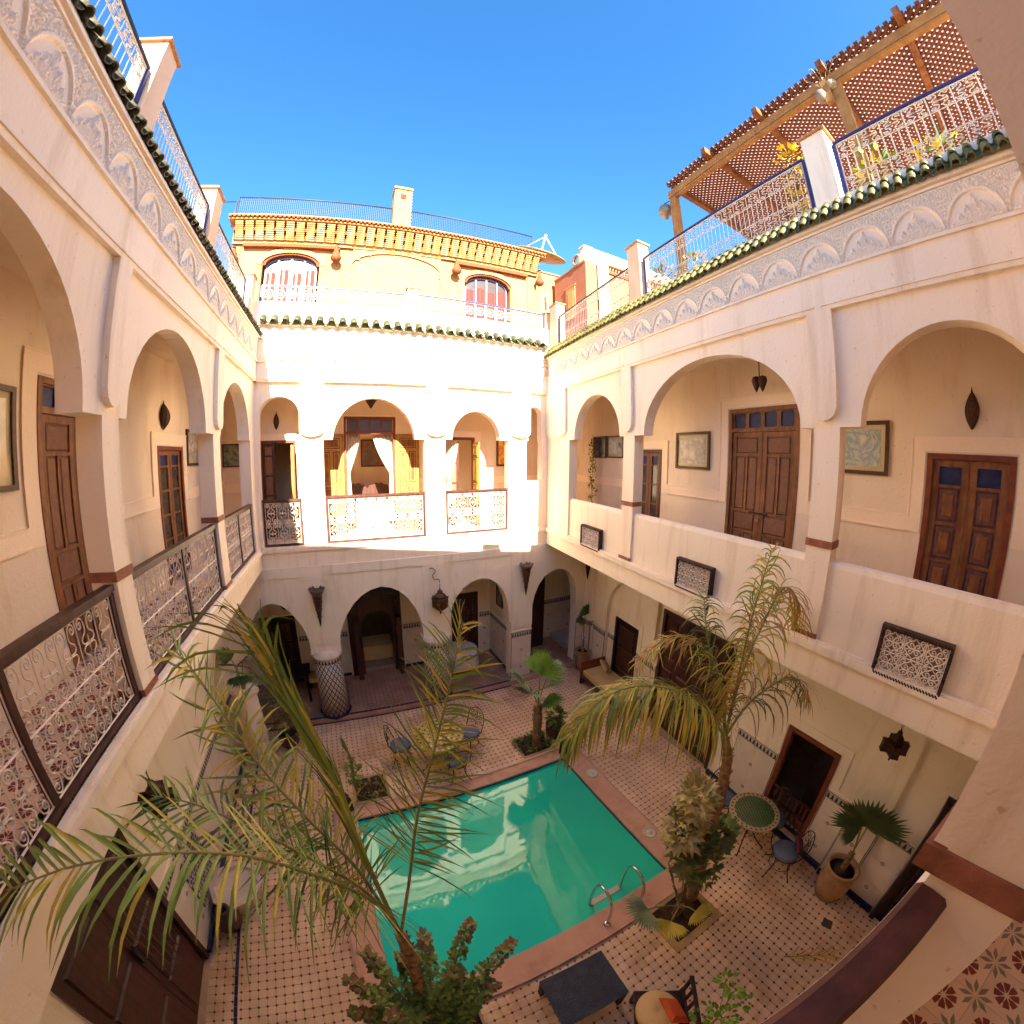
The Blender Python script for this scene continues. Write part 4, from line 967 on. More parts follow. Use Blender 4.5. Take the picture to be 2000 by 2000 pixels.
plank_door('dark_door', 'dark panelled door behind the ground arch right of the hanging lantern', FB, 4.56, 5.37, HB, -2.105, 1.65, 2, 4, WOOD_DARK)
d4 = T('arched_door_leaf', 'tall dark door leaf standing open inside the ground arch nearest the right corner', 'door', (6.8, 0.6, HB))
O('door_leaf', MB().box(6.42, 6.47, 0.32, 1.20, HB, -1.3), WOOD_DARK, d4)
O('door_leaf', MB().fbox(FB, 6.48, 7.42, HB, -1.2, -1.30, -1.26), WOOD_DARK, d4)
b = MB(); b.box(7.9, 8.9, 0.7, 1.6, H+0.1, H+0.30); O('stone_step', b, MARBLE, cat='step', label='pale marble step in the passage behind the right ground arch')
# ================================================================== IRON RAILINGS
def scroll_curves(w_, h_):
    """One tier of the scroll pattern in a cell w_ by h_, centred on (0, 0)."""
    q = [(0.02,0.0),(0.10,0.015),(0.24,0.02),(0.32,0.075),(0.27,0.14),(0.15,0.185),(0.085,0.245),(0.085,0.33),(0.14,0.42),(0.26,0.465),(0.375,0.43),(0.41,0.365),(0.36,0.305),(0.275,0.30),(0.225,0.345),(0.25,0.395),(0.31,0.39),(0.32,0.355)]
    out = []
    for sx in (-1, 1):
        for sz in (-1, 1):
            out.append([(sx*x*w_, 0, sz*z*h_) for x, z in q])
    return out
def scroll_cell(w_, h_, r, n=4, dens=2, leaf=True):
    b = MB()
    for tier in (0, 1):
        zc = h_*(0.25+0.5*tier)
        for c in scroll_curves(w_, h_/2):
            pts = spline([(x, y, z+zc) for x, y, z in c], dens)
            b.tube(pts, r, n, cap=False)
        if leaf:
            for sz in (-1, 1):
                b.tube([(0, 0, zc), (0, 0, zc+sz*h_*0.075)], r*1.5, 4, taper=0.8)
    b.tube([(-w_/2, 0, 0), (-w_/2, 0, h_)], r, 4, cap=False)
    return b
CELLS = {}
def railing(name, label, F, s0, s1, z0, z1, d, wood=True, mats=None, group=None, cell=0.225, r=0.0065, posts=(), post_m=None, cap_m=None, style='scroll', endposts=(True, True)):
    mw = mats or WOOD_DARK
    th = T(name, label, 'railing', F.p((s0+s1)/2, z0, d), group=group)
    pw = 0.045
    if wood:
        b = MB(); b.fbox(F, s0, s1, z1-0.045, z1-0.003, d-0.045, d+0.035); b.fbox(F, s0+0.01, s1-0.01, z1-0.07, z1-0.045, d-0.025, d+0.02); O('handrail', b, mw, th)
        O('bottom_rail', MB().fbox(F, s0, s1, z0, z0+0.05, d-0.03, d+0.03), mw, th)
        ps = [s0+pw/2+0.004, s1-pw/2-0.004] + list(posts)
        for q in ps: O('post', MB().fbox(F, q-pw/2, q+pw/2, z0+0.05, z1-0.07, d-0.024, d+0.024), mw, th)
        ps = sorted(ps); zb, zt = z0+0.055, z1-0.075; gap = pw/2+0.004
    else:
        b = MB(); b.fbox(F, s0, s1, z1-0.025, z1, d-0.022, d+0.022); O('handrail', b, cap_m or mw, th)
        ps = [s0, s1]; zb, zt = z0+0.015, z1-0.03; gap = 0.03
        for q, on in zip(ps, endposts):
            if on: O('post', MB().fbox(F, q-0.018, q+0.018, z0, z1-0.025, d-0.02, d+0.02), post_m or mw, th)
    hh = zt-zb
    for i in range(len(ps)-1):
        a, c = ps[i]+gap, ps[i+1]-gap; n = max(1, round((c-a)/cell)); wd = (c-a)/n
        key = (round(hh, 2), round(wd, 3), style, r)
        if key not in CELLS:
            CELLS[key] = None
        for k in range(n):
            s = a+wd*(k+0.5); o0 = Vector(F.p(s, zb, d)); o1 = Vector(F.p(s+0.01, zb, d))-o0
            if CELLS[key] is None:
                if style == 'scroll': cb = scroll_cell(wd, hh, r)
                elif style == 'bars':
                    cb = MB()
                    for tier, (q0, q1) in enumerate(((0.0, 0.30), (0.70, 1.0))):
                        for c_ in scroll_curves(wd, hh*0.30): cb.tube(spline([(x, y, z+hh*(q0+q1)/2) for x, y, z in c_], 1), r, 3, cap=False)
                    for u in (-0.5, -0.17, 0.17): cb.tube([(u*wd, 0, hh*0.0 if u == -0.5 else hh*0.31), (u*wd, 0, hh if u == -0.5 else hh*0.69)], r, 4, cap=False)
                    for q in (0.305, 0.695): cb.tube([(-wd/2, 0, hh*q), (wd/2, 0, hh*q)], r, 4, cap=False)
                else:   # rosettes
                    cb = MB()
                    for t in range(6):
                        g = 2*PI*t/6; rx_ = 0.23*min(wd, hh); cx_, cz_ = rx_*1.1*math.cos(g), hh/2+rx_*1.1*math.sin(g)
                        cb.tube([(cx_+rx_*0.62*math.cos(2*PI*u/9), 0, cz_+rx_*0.62*math.sin(2*PI*u/9)) for u in range(10)], r, 3, cap=False)
                    cb.lathe([(0.0, 0.0), (hh*0.10, 0.0), (hh*0.10, 0.01), (0, 0.012)], (0, 0, 0), 8)
                    nn = 8*2+0
                    for vi in range(len(cb.v)-4*8, len(cb.v)):
                        x, y, z = cb.v[vi]; cb.v[vi] = (x, z-0.005, hh/2+y)
                    cb.tube([(-wd/2, 0, 0), (-wd/2, 0, hh)], r, 4, cap=False)
                o = O('scroll_panel', cb, IRON_WHITE if style != 'rosette' else IRON_WHITE, th, world=False); CELLS[key] = o.data
                for pl in o.data.polygons: pl.use_smooth = True
            else: o = O('scroll_panel', CELLS[key], None, th, world=False)
            o.location = o0 - inv(th); o.rotation_euler = (0, 0, math.atan2(o1.y, o1.x))
        b = MB()
        for q in ((zb, zb+hh*0.5, zt-0.001) if style == 'scroll' else (zb, zt-0.001)): b.tube([F.p(a-gap*0.5, q, d), F.p(c+gap*0.5, q, d)], 0.0085, 4)
        b.tube([F.p(c, zb, d), F.p(c, zt, d)], r, 4)
        OS('iron_bar', b, IRON_WHITE, th)
    return th
railing('gallery_railing', 'nearest iron railing on the left with dark wooden frame, big cream scrolls', FL, -7.46, -5.125, 0.024, 0.965, -0.06, posts=(-6.30,), cell=0.205, r=0.006)
railing('gallery_railing', 'middle left iron railing with dark wooden frame, between the two left pillars', FL, -4.862, -2.52, 0.024, 0.965, -0.06, posts=(-3.70,), cell=0.205, r=0.006)
railing('gallery_railing', 'short far left iron railing with dark wooden frame, next to the corner', FL, -2.20, -0.335, 0.024, 0.965, -0.06, posts=(-1.28,), cell=0.205, r=0.006)
railing('gallery_railing', 'narrow iron railing in the small far-left arch of the sunlit wall', FB, 0.10, 0.91, 0.024, 0.99, -0.05, r=0.0075)
railing('gallery_railing', 'wide iron railing in front of the central upper doorway', FB, 1.40, 3.52, 0.024, 1.02, -0.05, r=0.0075)
railing('gallery_railing', 'iron railing with a sunlit patch behind it, in the far-right arch', FB, 3.995, 5.53, 0.024, 1.03, -0.05, r=0.0075)
# handrail at the camera
hr = T('wooden_handrail', 'thick dark brown handrail running into the near white pillar at the bottom right', 'handrail', (1.4, -7.9, 0))
b = MB(); pts = [(-0.0, 0), (1.0, 0)]
sec = [(-0.042, -0.03), (-0.042, 0.018), (-0.030, 0.034), (0.030, 0.034), (0.042, 0.018), (0.042, -0.03)]
A_ = (0.15, -7.666); B_ = (2.588, -8.154); L_ = math.hypot(B_[0]-A_[0], B_[1]-A_[1]); nx_, ny_ = -(B_[1]-A_[1])/L_, (B_[0]-A_[0])/L_
b.add([(P_[0]+nx_*u, P_[1]+ny_*u, 0.906+v2) for P_ in (A_, B_) for u, v2 in sec], [(0,1,7,6),(1,2,8,7),(2,3,9,8),(3,4,10,9),(4,5,11,10),(5,0,6,11),(5,4,3,2,1,0),(6,7,8,9,10,11)])
O('rail', b, mat('worn_brown_rail_wood', (0.105, 0.034, 0.022), 0.5, col2=(0.06, 0.02, 0.014), vs=14, bump=0.35, bs=24, det=8), hr)
O('bottom_rail', MB().fbox(FF, 0.15, 2.588, 0.02, 0.075, -0.06, 0.0), WOOD_DARK, hr)
for q in (0.18, 1.35, 2.555): O('post', MB().fbox(FF, q-0.022, q+0.022, 0.075, 0.875, -0.05, -0.01), WOOD_DARK, hr)

# parapets of the right gallery and their grilles
for s0, s1, lab in ((-8.62, -6.722, 'low white parapet on the right nearest the camera, with the largest iron grille'), (-6.447, -3.414, 'long low white parapet under the wide middle right arch'), (-3.11, -1.135, 'short low white parapet beside the far right corner')):
    b = MB()
    prof = [(-0.19, 0.0), (-0.19, 0.80), (-0.165, 0.845), (-0.12, 0.862), (-0.09, 0.862), (-0.055, 0.845), (-0.035, 0.80), (-0.035, 0.0)]
    v = [FR.p(s, z, d) for s in (s0, s1) for d, z in prof]; n = len(prof)
    b.add(v, [(i, (i+1) % n, n+(i+1) % n, n+i) for i in range(n)] + [tuple(range(n)), tuple(range(2*n-1, n-1, -1))])
    O('parapet_wall', b, PLASTER, cat='parapet', label=lab, group='parapets of the right gallery')
def grille(label, s0, s1, z0, z1):
    d = -0.035
    th = T('iron_grille', label, 'grille', FR.p((s0+s1)/2, z0, 0), group='framed grilles on the right parapets')
    O('backing', MB().fbox(FR, s0, s1, z0, z1, d, d+0.012), mat('tan_grille_backing', (0.36, 0.22, 0.13), 0.9), th)
    fw, dp = 0.032, 0.05
    b = MB()
    for a, c, q, r_ in ((s0, s1, z0, z0+fw), (s0, s1, z1-fw, z1), (s0, s0+fw, z0+fw, z1-fw), (s1-fw, s1, z0+fw, z1-fw)): b.fbox(FR, a, c, q, r_, d, dp)
    OS('wooden_frame', b, ROPE, th)
    # carved rope moulding
    b = MB()
    def rope(p0, p1):
        n = max(4, int(math.hypot(p1[0]-p0[0], p1[1]-p0[1])/0.028))
        for k in range(n):
            t0, t1 = k/n, (k+0.85)/n
            a = (p0[0]+(p1[0]-p0[0])*t0, p0[1]+(p1[1]-p0[1])*t0); c = (p0[0]+(p1[0]-p0[0])*t1, p0[1]+(p1[1]-p0[1])*t1)
            ex, ez = (0, 0.012) if abs(p1[0]-p0[0]) > abs(p1[1]-p0[1]) else (0.012, 0)
            b.tube([FR.p(a[0]-ex, a[1]-ez, dp+0.002), FR.p(c[0]+ex, c[1]+ez, dp+0.002)], 0.010, 5)
    h2 = fw/2
    rope((s0+h2, z0+h2), (s1-h2, z0+h2)); rope((s0+h2, z1-h2), (s1-h2, z1-h2)); rope((s0+h2, z0+fw), (s0+h2, z1-fw)); rope((s1-h2, z0+fw), (s1-h2, z1-fw))
    O('rope_moulding', b, ROPE, th, kind='stuff')
    nx, nz = 3, 2; cw, ch = (s1-s0-2*fw)/nx, (z1-z0-2*fw)/nz
    me = None
    for i in range(nx):
        for j in range(nz):
            cs, cz_ = s0+fw+cw*(i+0.5), z0+fw+ch*(j+0.5); o0 = Vector(FR.p(cs, cz_, 0.035)); o1 = Vector(FR.p(cs+0.01, cz_, 0.035))-o0
            if me is None:
                b = MB(); r = 0.0055
                for sx in (-1, 1):
                    for sz in (-1, 1):
                        q = [(0.0,0.46),(0.10,0.36),(0.26,0.27),(0.38,0.13),(0.46,0.0)]
                        b.tube(spline([(sx*x*cw, 0, sz*z*ch) for x, z in q], 3), r, 4, cap=False)
                        q = [(0.45,0.08),(0.40,0.20),(0.44,0.34),(0.36,0.44),(0.26,0.42),(0.24,0.34),(0.31,0.31),(0.34,0.36)]
                        b.tube(spline([(sx*x*cw, 0, sz*z*ch) for x, z in q], 3), r, 4, cap=False)
                        q = [(0.02,0.02),(0.05,0.16),(0.14,0.24),(0.22,0.17),(0.18,0.09),(0.12,0.12)]
                        b.tube(spline([(sx*x*cw, 0, sz*z*ch) for x, z in q], 3), r, 4, cap=False)
                        b.tube([(0,0,0),(sx*0.25*cw,0,sz*0.02*ch),(sx*0.36*cw,0,sz*0.10*ch)], r, 4, cap=False)
                b.tube([(-cw/2, 0, -ch/2), (-cw/2, 0, ch/2)], r, 4); b.tube([(-cw/2, 0, -ch/2), (cw/2, 0, -ch/2)], r, 4)
                o = O('scroll_panel', b, IRON_WHITE, th, world=False); me = o.data
            else: o = O('scroll_panel', me, None, th, world=False)
            o.location = o0 - inv(th); o.rotation_euler = (0, 0, math.atan2(o1.y, o1.x))
grille('largest white iron scroll grille in a rope-carved frame, on the nearest right parapet', -8.02, -7.37, -0.04, 0.435)
grille('middle white iron scroll grille in a rope-carved frame, on the long right parapet', -5.235, -4.563, -0.035, 0.40)
grille('smallest-looking white iron scroll grille, on the far right parapet by the corner', -2.51, -1.79, -0.04, 0.40)

# ================================================================== PICTURES, LAMPS
def picture(name, label, F, s0, s1, z0, z1, off, frame_m, art, mount=True, fw=0.045):
    th = T(name, label, 'picture', F.p((s0+s1)/2, z0, -off))
    O('frame', MB().poly(F, [[(s0, z0), (s0, z1), (s1, z1), (s1, z0)], [(s0+fw, z0+fw), (s0+fw, z1-fw), (s1-fw, z1-fw), (s1-fw, z0+fw)]], -off+0.002, -off+0.035), frame_m, th)
    a = fw
    if mount:
        O('mount', MB().fbox(F, s0+fw, s1-fw, z0+fw, z1-fw, -off+0.002, -off+0.012), mat('cream_picture_mount', (0.62, 0.54, 0.32), 0.8), th); a = fw+0.055
    O('painting', MB().fbox(F, s0+a, s1-a, z0+a, z1-a, -off+0.003, -off+0.016), art, th)
def art(name, cols, scale, dist=1.5, seed=0.0):
    m, N, L, p = nodes(name); p.inputs['Roughness'].default_value = 0.35
    tc = N.new('ShaderNodeTexCoord'); mp = N.new('ShaderNodeMapping'); mp.inputs['Location'].default_value = (seed, seed*0.7, seed*1.3)
    nz = N.new('ShaderNodeTexNoise'); nz.inputs['Scale'].default_value = scale; nz.inputs['Detail'].default_value = 6; nz.inputs['Distortion'].default_value = dist*0.3
    r = N.new('ShaderNodeValToRGB'); r.color_ramp.interpolation = 'LINEAR'
    while len(r.color_ramp.elements) < len(cols): r.color_ramp.elements.new(0.5)
    for i, (e, c) in enumerate(zip(r.color_ramp.elements, cols)): e.position = 0.30+0.40*i/(len(cols)-1); e.color = (*c, 1)
    sp = N.new('ShaderNodeSeparateXYZ'); gm = N.new('ShaderNodeMath'); gm.operation = 'ADD'
    L.new(tc.outputs['Object'], mp.inputs[0]); L.new(mp.outputs[0], nz.inputs['Vector']); L.new(nz.outputs[0], r.inputs[0]); L.new(r.outputs[0], p.inputs['Base Color'])
    return m
A_SKY = art('blue_grey_landscape', [(0.10,0.17,0.22),(0.55,0.55,0.48),(0.24,0.36,0.40),(0.66,0.58,0.46),(0.36,0.46,0.48)], 5, 2, 1)
A_PALE = art('pale_fortress_drawing', [(0.62,0.56,0.46),(0.35,0.33,0.27),(0.60,0.52,0.42),(0.70,0.64,0.54)], 6, 1.5, 5)
A_TAN = art('tan_desert_painting', [(0.55,0.35,0.13),(0.68,0.50,0.28),(0.70,0.62,0.50),(0.55,0.48,0.36)], 2.5, 1, 9)
A_GREEN = art('dark_green_foliage_painting', [(0.03,0.06,0.05),(0.14,0.20,0.17),(0.30,0.32,0.24),(0.06,0.10,0.09)], 9, 2, 3)
A_MOUNT = art('red_and_teal_mountain_painting', [(0.14,0.05,0.04),(0.30,0.13,0.09),(0.10,0.14,0.15),(0.22,0.09,0.07)], 4, 1, 7)
A_ORANGE = art('orange_abstract_painting', [(0.62,0.22,0.01),(0.75,0.42,0.03),(0.50,0.10,0.02),(0.78,0.50,0.05)], 5, 2, 2)
A_NAVY = mat('dark_navy_picture', (0.025, 0.02, 0.05), 0.2)
FR_W = mat('brown_picture_frame', (0.10, 0.04, 0.018), 0.45, var=0.1, vs=20)
picture('framed_picture', 'framed tan painting cut by the left edge, beside the worn panelled door', FL, -5.75, -4.87, 1.665, 2.47, 1.0, FR_W, A_TAN)
picture('framed_picture', 'framed pale street scene half hidden behind the second left pillar', FL, -0.985, -0.35, 1.74, 2.37, 1.0, FR_W, A_PALE)
picture('framed_picture', 'framed dark green landscape at the end of the left gallery', FB, -0.97, -0.52, 1.65, 2.17, 1.15, FR_W, A_GREEN, False, 0.03)
picture('framed_picture', 'framed pale drawing of a fortress left of the big right door', FR, -4.19, -3.385, 1.625, 2.275, 1.15, FR_W, A_PALE)
picture('framed_picture', 'framed blue-grey landscape with cream mount partly behind the big right pillar', FR, -6.99, -6.22, 1.71, 2.335, 1.15, FR_W, A_SKY)
picture('framed_picture', 'small framed street scene seen through the far right arch', FR, -1.75, -1.11, 1.78, 2.29, 1.15, FR_W, A_SKY, True, 0.03)
picture('framed_picture', 'dark navy framed picture seen through the far right arch, next to the hanging plant', FR, -1.06, -0.50, 1.77, 2.30, 1.15, FR_W, A_NAVY, False, 0.03)
picture('framed_picture', 'orange abstract painting on the far gallery wall', FB, 5.74, 6.22, 1.52, 2.45, 1.15, FR_W, A_ORANGE, False, 0.05)
picture('framed_picture', 'red mountain painting on the wall of the room behind the central doorway', FB, 2.40, 3.20, 1.49, 2.33, 3.88, FR_W, A_MOUNT, False, 0.04)
picture('framed_picture', 'small dark picture on the side wall inside the third ground arch', FS(5.76, -1), 0.72, 1.12, -2.35, -1.60, 0.0, FR_W, A_GREEN, False, 0.04)

def leaf_sconce(name, label, F, s, z0, z1, off, wd=0.13):
    th = T(name, label, 'wall lamp', F.p(s, z0, -off)); zm = (z0+z1)/2; h2 = (z1-z0)/2
    b = MB(); n = 10; rows = []
    for k in range(n+1):
        t = k/n; z = z0+(z1-z0)*t; r = wd/2*math.sin(PI*t)**0.8 if 0 < t < 1 else 0.004
        rows.append([F.p(s+r*math.cos(PI*j/6), z, -off+0.01+r*0.9*math.sin(PI*j/6)) for j in range(7)])
    v = [q for row in rows for q in row]
    b.add(v, [(i*7+j, i*7+j+1, (i+1)*7+j+1, (i+1)*7+j) for i in range(n) for j in range(6)])
    O('pierced_shade', b, COPPER, th)
    b = MB()
    for j in (1, 3, 5): b.tube([rows[i][j] for i in range(n+1)], 0.006, 4)
    OS('rib', b, COPPER, th)
    O('finial', MB().tube([F.p(s, z1-0.01, -off+0.02), F.p(s, z1+0.05, -off+0.02)], 0.012, 6, taper=0.8), COPPER, th)
leaf_sconce('wall_sconce', 'leaf-shaped brass wall lamp above the glazed door in the left gallery', FL, -1.90, 2.30, 2.69, 1.0, 0.24)
leaf_sconce('wall_sconce', 'leaf-shaped brass wall lamp inside the small far-left arch of the sunlit wall', FB, 0.28, 2.46, 2.83, 1.15)
leaf_sconce('wall_sconce', 'small brass wall lamp peeking out at the left of the third far arch', FB, 4.33, 2.42, 2.78, 1.15)
leaf_sconce('wall_sconce', 'leaf-shaped brass wall lamp beside the carved red door in the right gallery', FR, -7.87, 2.23, 2.60, 1.15, 0.15)

def torch(label, s, ztop, zbot, d0=0.03):
    """Long pierced brass cone standing out of the wall."""
    th = T('cone_sconce', label, 'wall lamp', (s, -0.1, zbot), group='cone shaped lamps on the far ground wall')
    hh = ztop-zbot; c = (0, -0.07, 0)
    O('cone', MB().lathe([(0.008,0.0),(0.012,0.02),(0.105,hh*0.80),(0.10,hh*0.82)], c, 12), COPPER, th, world=False)
    b = MB().lathe([(0.10,hh*0.82),(0.15,hh*0.93),(0.165,hh*0.985),(0.155,hh*0.985),(0.09,hh*0.82)], c, 14)
    for k in range(12):
        a = 2*PI*k/12; b.lathe([(0.0,0.03),(0.02,0.015),(0.022,0.0),(0.0,-0.01)], (c[0]+0.16*math.cos(a), c[1]+0.16*math.sin(a), hh*0.99), 6)
    O('flared_rim', b, mat('worn_bright_brass', (0.22, 0.13, 0.10), 0.5, metal=0.4, var=0.15, vs=30), th, world=False, kind='stuff')
    for q in (0.25, 0.45, 0.65): O('ring', MB().lathe([(0.012+0.093*q/0.8+0.004, hh*q-0.01),(0.012+0.093*q/0.8+0.012, hh*q),(0.012+0.093*q/0.8+0.006, hh*q+0.012)], c, 12), COPPER, th, world=False)
    b = MB(); b.tube([(0,-0.005,hh*0.7),(0,-0.06,hh*0.7)], 0.012, 6); O('bracket', b, IRON_BLACK, th, world=False)
    return th
torch('long brass cone lamp on the far wall above the left mosaic column', 1.08, -0.87, -1.72)
torch('long brass cone lamp on the far wall between the two right ground arches', 5.97, -0.85, -1.66)
torch('half-hidden cone lamp hanging just under the right gallery slab near the corner', 7.9, -0.80, -1.55).rotation_euler = (0, 0, 0)

def lantern(label, loc, size, chain=0.3, rz=0.0, arm=None, cube=False):
    th = T('hanging_lantern', label, 'lantern', loc, rz); s = size
    # octagonal body, domed top, tiered finial, pointed foot
    body = [(0.06,-0.50),(0.20,-0.40),(0.34,-0.28),(0.36,-0.25),(0.36,0.10),(0.40,0.12),(0.40,0.15),(0.30,0.17)]
    O('body', MB().lathe([(r*s, z*s) for r, z in body], (0,0,0), 8, sm=False), COPPER, th, world=False)
    O('dome', MB().lathe([(0.30*s,0.17*s),(0.28*s,0.26*s),(0.17*s,0.36*s),(0.10*s,0.40*s),(0.13*s,0.44*s),(0.10*s,0.50*s),(0.04*s,0.54*s),(0.02*s,0.62*s)], (0,0,0), 10), COPPER, th, world=False)
    O('foot', MB().lathe([(0.0,-0.66*s),(0.05*s,-0.60*s),(0.03*s,-0.55*s),(0.07*s,-0.50*s)], (0,0,0), 8), COPPER, th, world=False)
    b = MB()
    for k in range(8):
        a = 2*PI*(k+0.5)/8; R_ = 0.36*math.cos(PI/8)*s+0.002; ca, sa = math.cos(a), math.sin(a); t = (-sa, ca)
        hw = 0.10*s
        P_ = lambda u, z: (ca*R_+t[0]*u, sa*R_+t[1]*u, z*s)
        pts = [P_(-hw, -0.22), P_(hw, -0.22), P_(hw, -0.02), P_(hw*0.6, 0.05), P_(0, 0.085), P_(-hw*0.6, 0.05), P_(-hw, -0.02)]
        b.add(pts, [(0,1,2,3,4,5,6)])
    OS('pierced_pane', b, mat('amber_lantern_glass', (0.13, 0.06, 0.02), 0.25, var=0.2, vs=60), th, world=False)
    b = MB()
    for k in range(8):
        a = 2*PI*k/8; b.tube([(0.365*s*math.cos(a), 0.365*s*math.sin(a), -0.25*s), (0.365*s*math.cos(a), 0.365*s*math.sin(a), 0.12*s)], 0.012*s+0.002, 4)
        b.lathe([(0.0,0.07*s),(0.025*s,0.03*s),(0.02*s,0.0)], (0.38*s*math.cos(a), 0.38*s*math.sin(a), 0.15*s), 5)
    O('corner_rib', b, COPPER, th, world=False, kind='stuff')
    if cube:
        for ca, sa in ((1, 0), (0, 1), (-1, 0), (0, -1)):
            cx_, cy_ = 0.42*s*ca, 0.42*s*sa; e = 0.15*s
            bb = MB().box(cx_-e, cx_+e, cy_-e, cy_+e, -0.24*s, 0.08*s).box(cx_-e*1.12, cx_+e*1.12, cy_-e*1.12, cy_+e*1.12, 0.082*s, 0.12*s).box(cx_-e*1.12, cx_+e*1.12, cy_-e*1.12, cy_+e*1.12, -0.28*s, -0.242*s)
            O('side_box', bb, COPPER, th, world=False)
    n = max(2, int(chain/0.045)); b = MB()
    for k in range(n):
        z = 0.62*s+0.045*k; ax = (0.012, 0) if k % 2 else (0, 0.012)
        b.tube([(ax[0]*math.cos(2*PI*t/6), ax[1]*math.cos(2*PI*t/6), z+0.022+0.026*math.sin(2*PI*t/6)) for t in range(7)], 0.0035, 4, cap=False)
    O('chain', b, IRON_BLACK, th, world=False, kind='stuff')
    if arm: O('scroll_arm', MB().tube(spline(arm, 5), 0.010, 5), IRON_BLACK, th, world=False)
    return th
lantern('tiered brass lantern on a scrolled arm on the far wall between the ground arches', (3.72, -0.28, -1.42), 0.50, 0.10, 0,
        [(0,0,0.44),(-0.02,0,0.52),(-0.10,0.05,0.50),(-0.12,0.12,0.58),(-0.05,0.16,0.66),(-0.10,0.22,0.72),(-0.16,0.26,0.70)])
lantern('dark box-sided brass lantern hanging under the right gallery by the potted fan palm', (rx(-7.79)+0.80, -7.79, -1.13), 0.26, 0.30, 0.4, cube=True).scale = (1, 1, 1.35)
lantern('dark brass lantern hanging under the left gallery behind the palm leaves', (lx(-4.98, -0.36), -4.98, -1.20), 0.30, 0.35, 0.2, cube=True).scale = (1, 1, 1.35)
# upstairs: heart-shaped and cone lanterns under the gallery ceilings
def heart(label, loc, s, axis_y=True):
    th = T('ceiling_lantern', label, 'lantern', loc)
    b = MB(); n = 12
    for k in range(2):
        sx = (-1, 1)[k]
        b.lathe([(0.0, 0.20*s),(0.16*s, 0.14*s),(0.20*s, 0.0),(0.15*s,-0.18*s),(0.06*s,-0.40*s),(0.0,-0.50*s)], (0, sx*0.14*s, 0) if axis_y else (sx*0.14*s, 0, 0), 10)
    O('pierced_body', b, COPPER, th, world=False)
    O('hanging_rod', MB().tube([(0,0,0.1*s),(0,0,0.1*s+0.25)], 0.007, 5), IRON_BLACK, th, world=False)
heart('heart-shaped brass lantern hanging above the big right door', (rx(-5.31, 0.85), -5.31, 2.93), 0.34)
th = T('ceiling_lantern', 'brass pyramid lantern pointing down in the central upper arch', 'lantern', (2.42, 0.6, 3.08))
O('inverted_pyramid', MB().lathe([(0.0,-0.20),(0.03,-0.17),(0.15,0.02),(0.16,0.03),(0.10,0.09),(0.02,0.12)], (0,0,0), 6, sm=False), COPPER, th, world=False)
O('hanging_rod', MB().tube([(0,0,0.1),(0,0,0.27)], 0.007, 5), IRON_BLACK, th, world=False)
th = T('ceiling_lantern', 'small dark lantern near the top of the leftmost ground arch', 'lantern', (0.25, 0.6, -1.45))
O('body', MB().lathe([(0.0,-0.14),(0.05,-0.10),(0.12,0.0),(0.10,0.08),(0.02,0.14)], (0,0,0), 8), COPPER, th, world=False); O('hanging_rod', MB().tube([(0,0,0.14),(0,0,1.0)], 0.006, 5), IRON_BLACK, th, world=False)

# curtains of the rooms
def curtain(label, s_top0, s_top1, s_tie, z0, z1, ztie, y, group='cream curtains of the upper rooms'):
    b = MB(); n, m_ = 26, 16; v = []
    for j in range(m_+1):
        t = j/m_; z = z1-(z1-z0)*t
        k = min(1, (z1-z)/(z1-ztie)); k2 = k**1.5
        a, c = s_top0+(s_tie-0.05-s_top0)*k2, s_top1+(s_tie+0.05-s_top1)*k2
        if z < ztie: u = (ztie-z)/(ztie-z0); a, c = s_tie-0.05-0.04*u, s_tie+0.05+0.07*u
        for i in range(n+1):
            q = i/n; v.append((a+(c-a)*q, y+0.018*math.sin(q*PI*9)*(0.4+0.6*abs(c-a)/max(0.05, abs(s_top1-s_top0))), z))
    b.add(v, [(j*(n+1)+i, j*(n+1)+i+1, (j+1)*(n+1)+i+1, (j+1)*(n+1)+i) for j in range(m_) for i in range(n)], sm=True)
    o = O('curtain', b, CURTAIN, cat='curtain', label=label, group=group)
    return o
curtain('cream curtain swept to the right side of the central upper doorway', 2.52, 2.99, 2.98, 0.2, 2.36, 1.40, 1.30)
curtain('cream curtain swept to the left side of the central upper doorway', 1.90, 2.22, 1.92, 0.2, 2.36, 1.45, 1.30)
curtain('cream curtain tied back at the left of the third far arch', 4.24, 4.66, 4.40, 0.6, 2.20, 1.22, 1.10)
sf = T('carved_sofa', 'carved dark wooden sofa back in the room behind the central doorway', 'sofa', (2.45, 3.4, 0))
b = MB(); b.poly(FB, [[(1.9, 0.3), (1.9, 0.85)] + [(1.9+1.3*k/24, 0.88+0.13*abs(math.sin(k/24*PI*2))**0.6+0.02*math.sin(k*2)) for k in range(25)] + [(3.2, 0.85), (3.2, 0.3)]], -3.45, -3.38); O('carved_back', b, WOOD_DARK, sf)
O('seat', MB().box(1.9, 3.2, 2.9, 3.38, 0.0, 0.45), CUSHION_CREAM, sf)

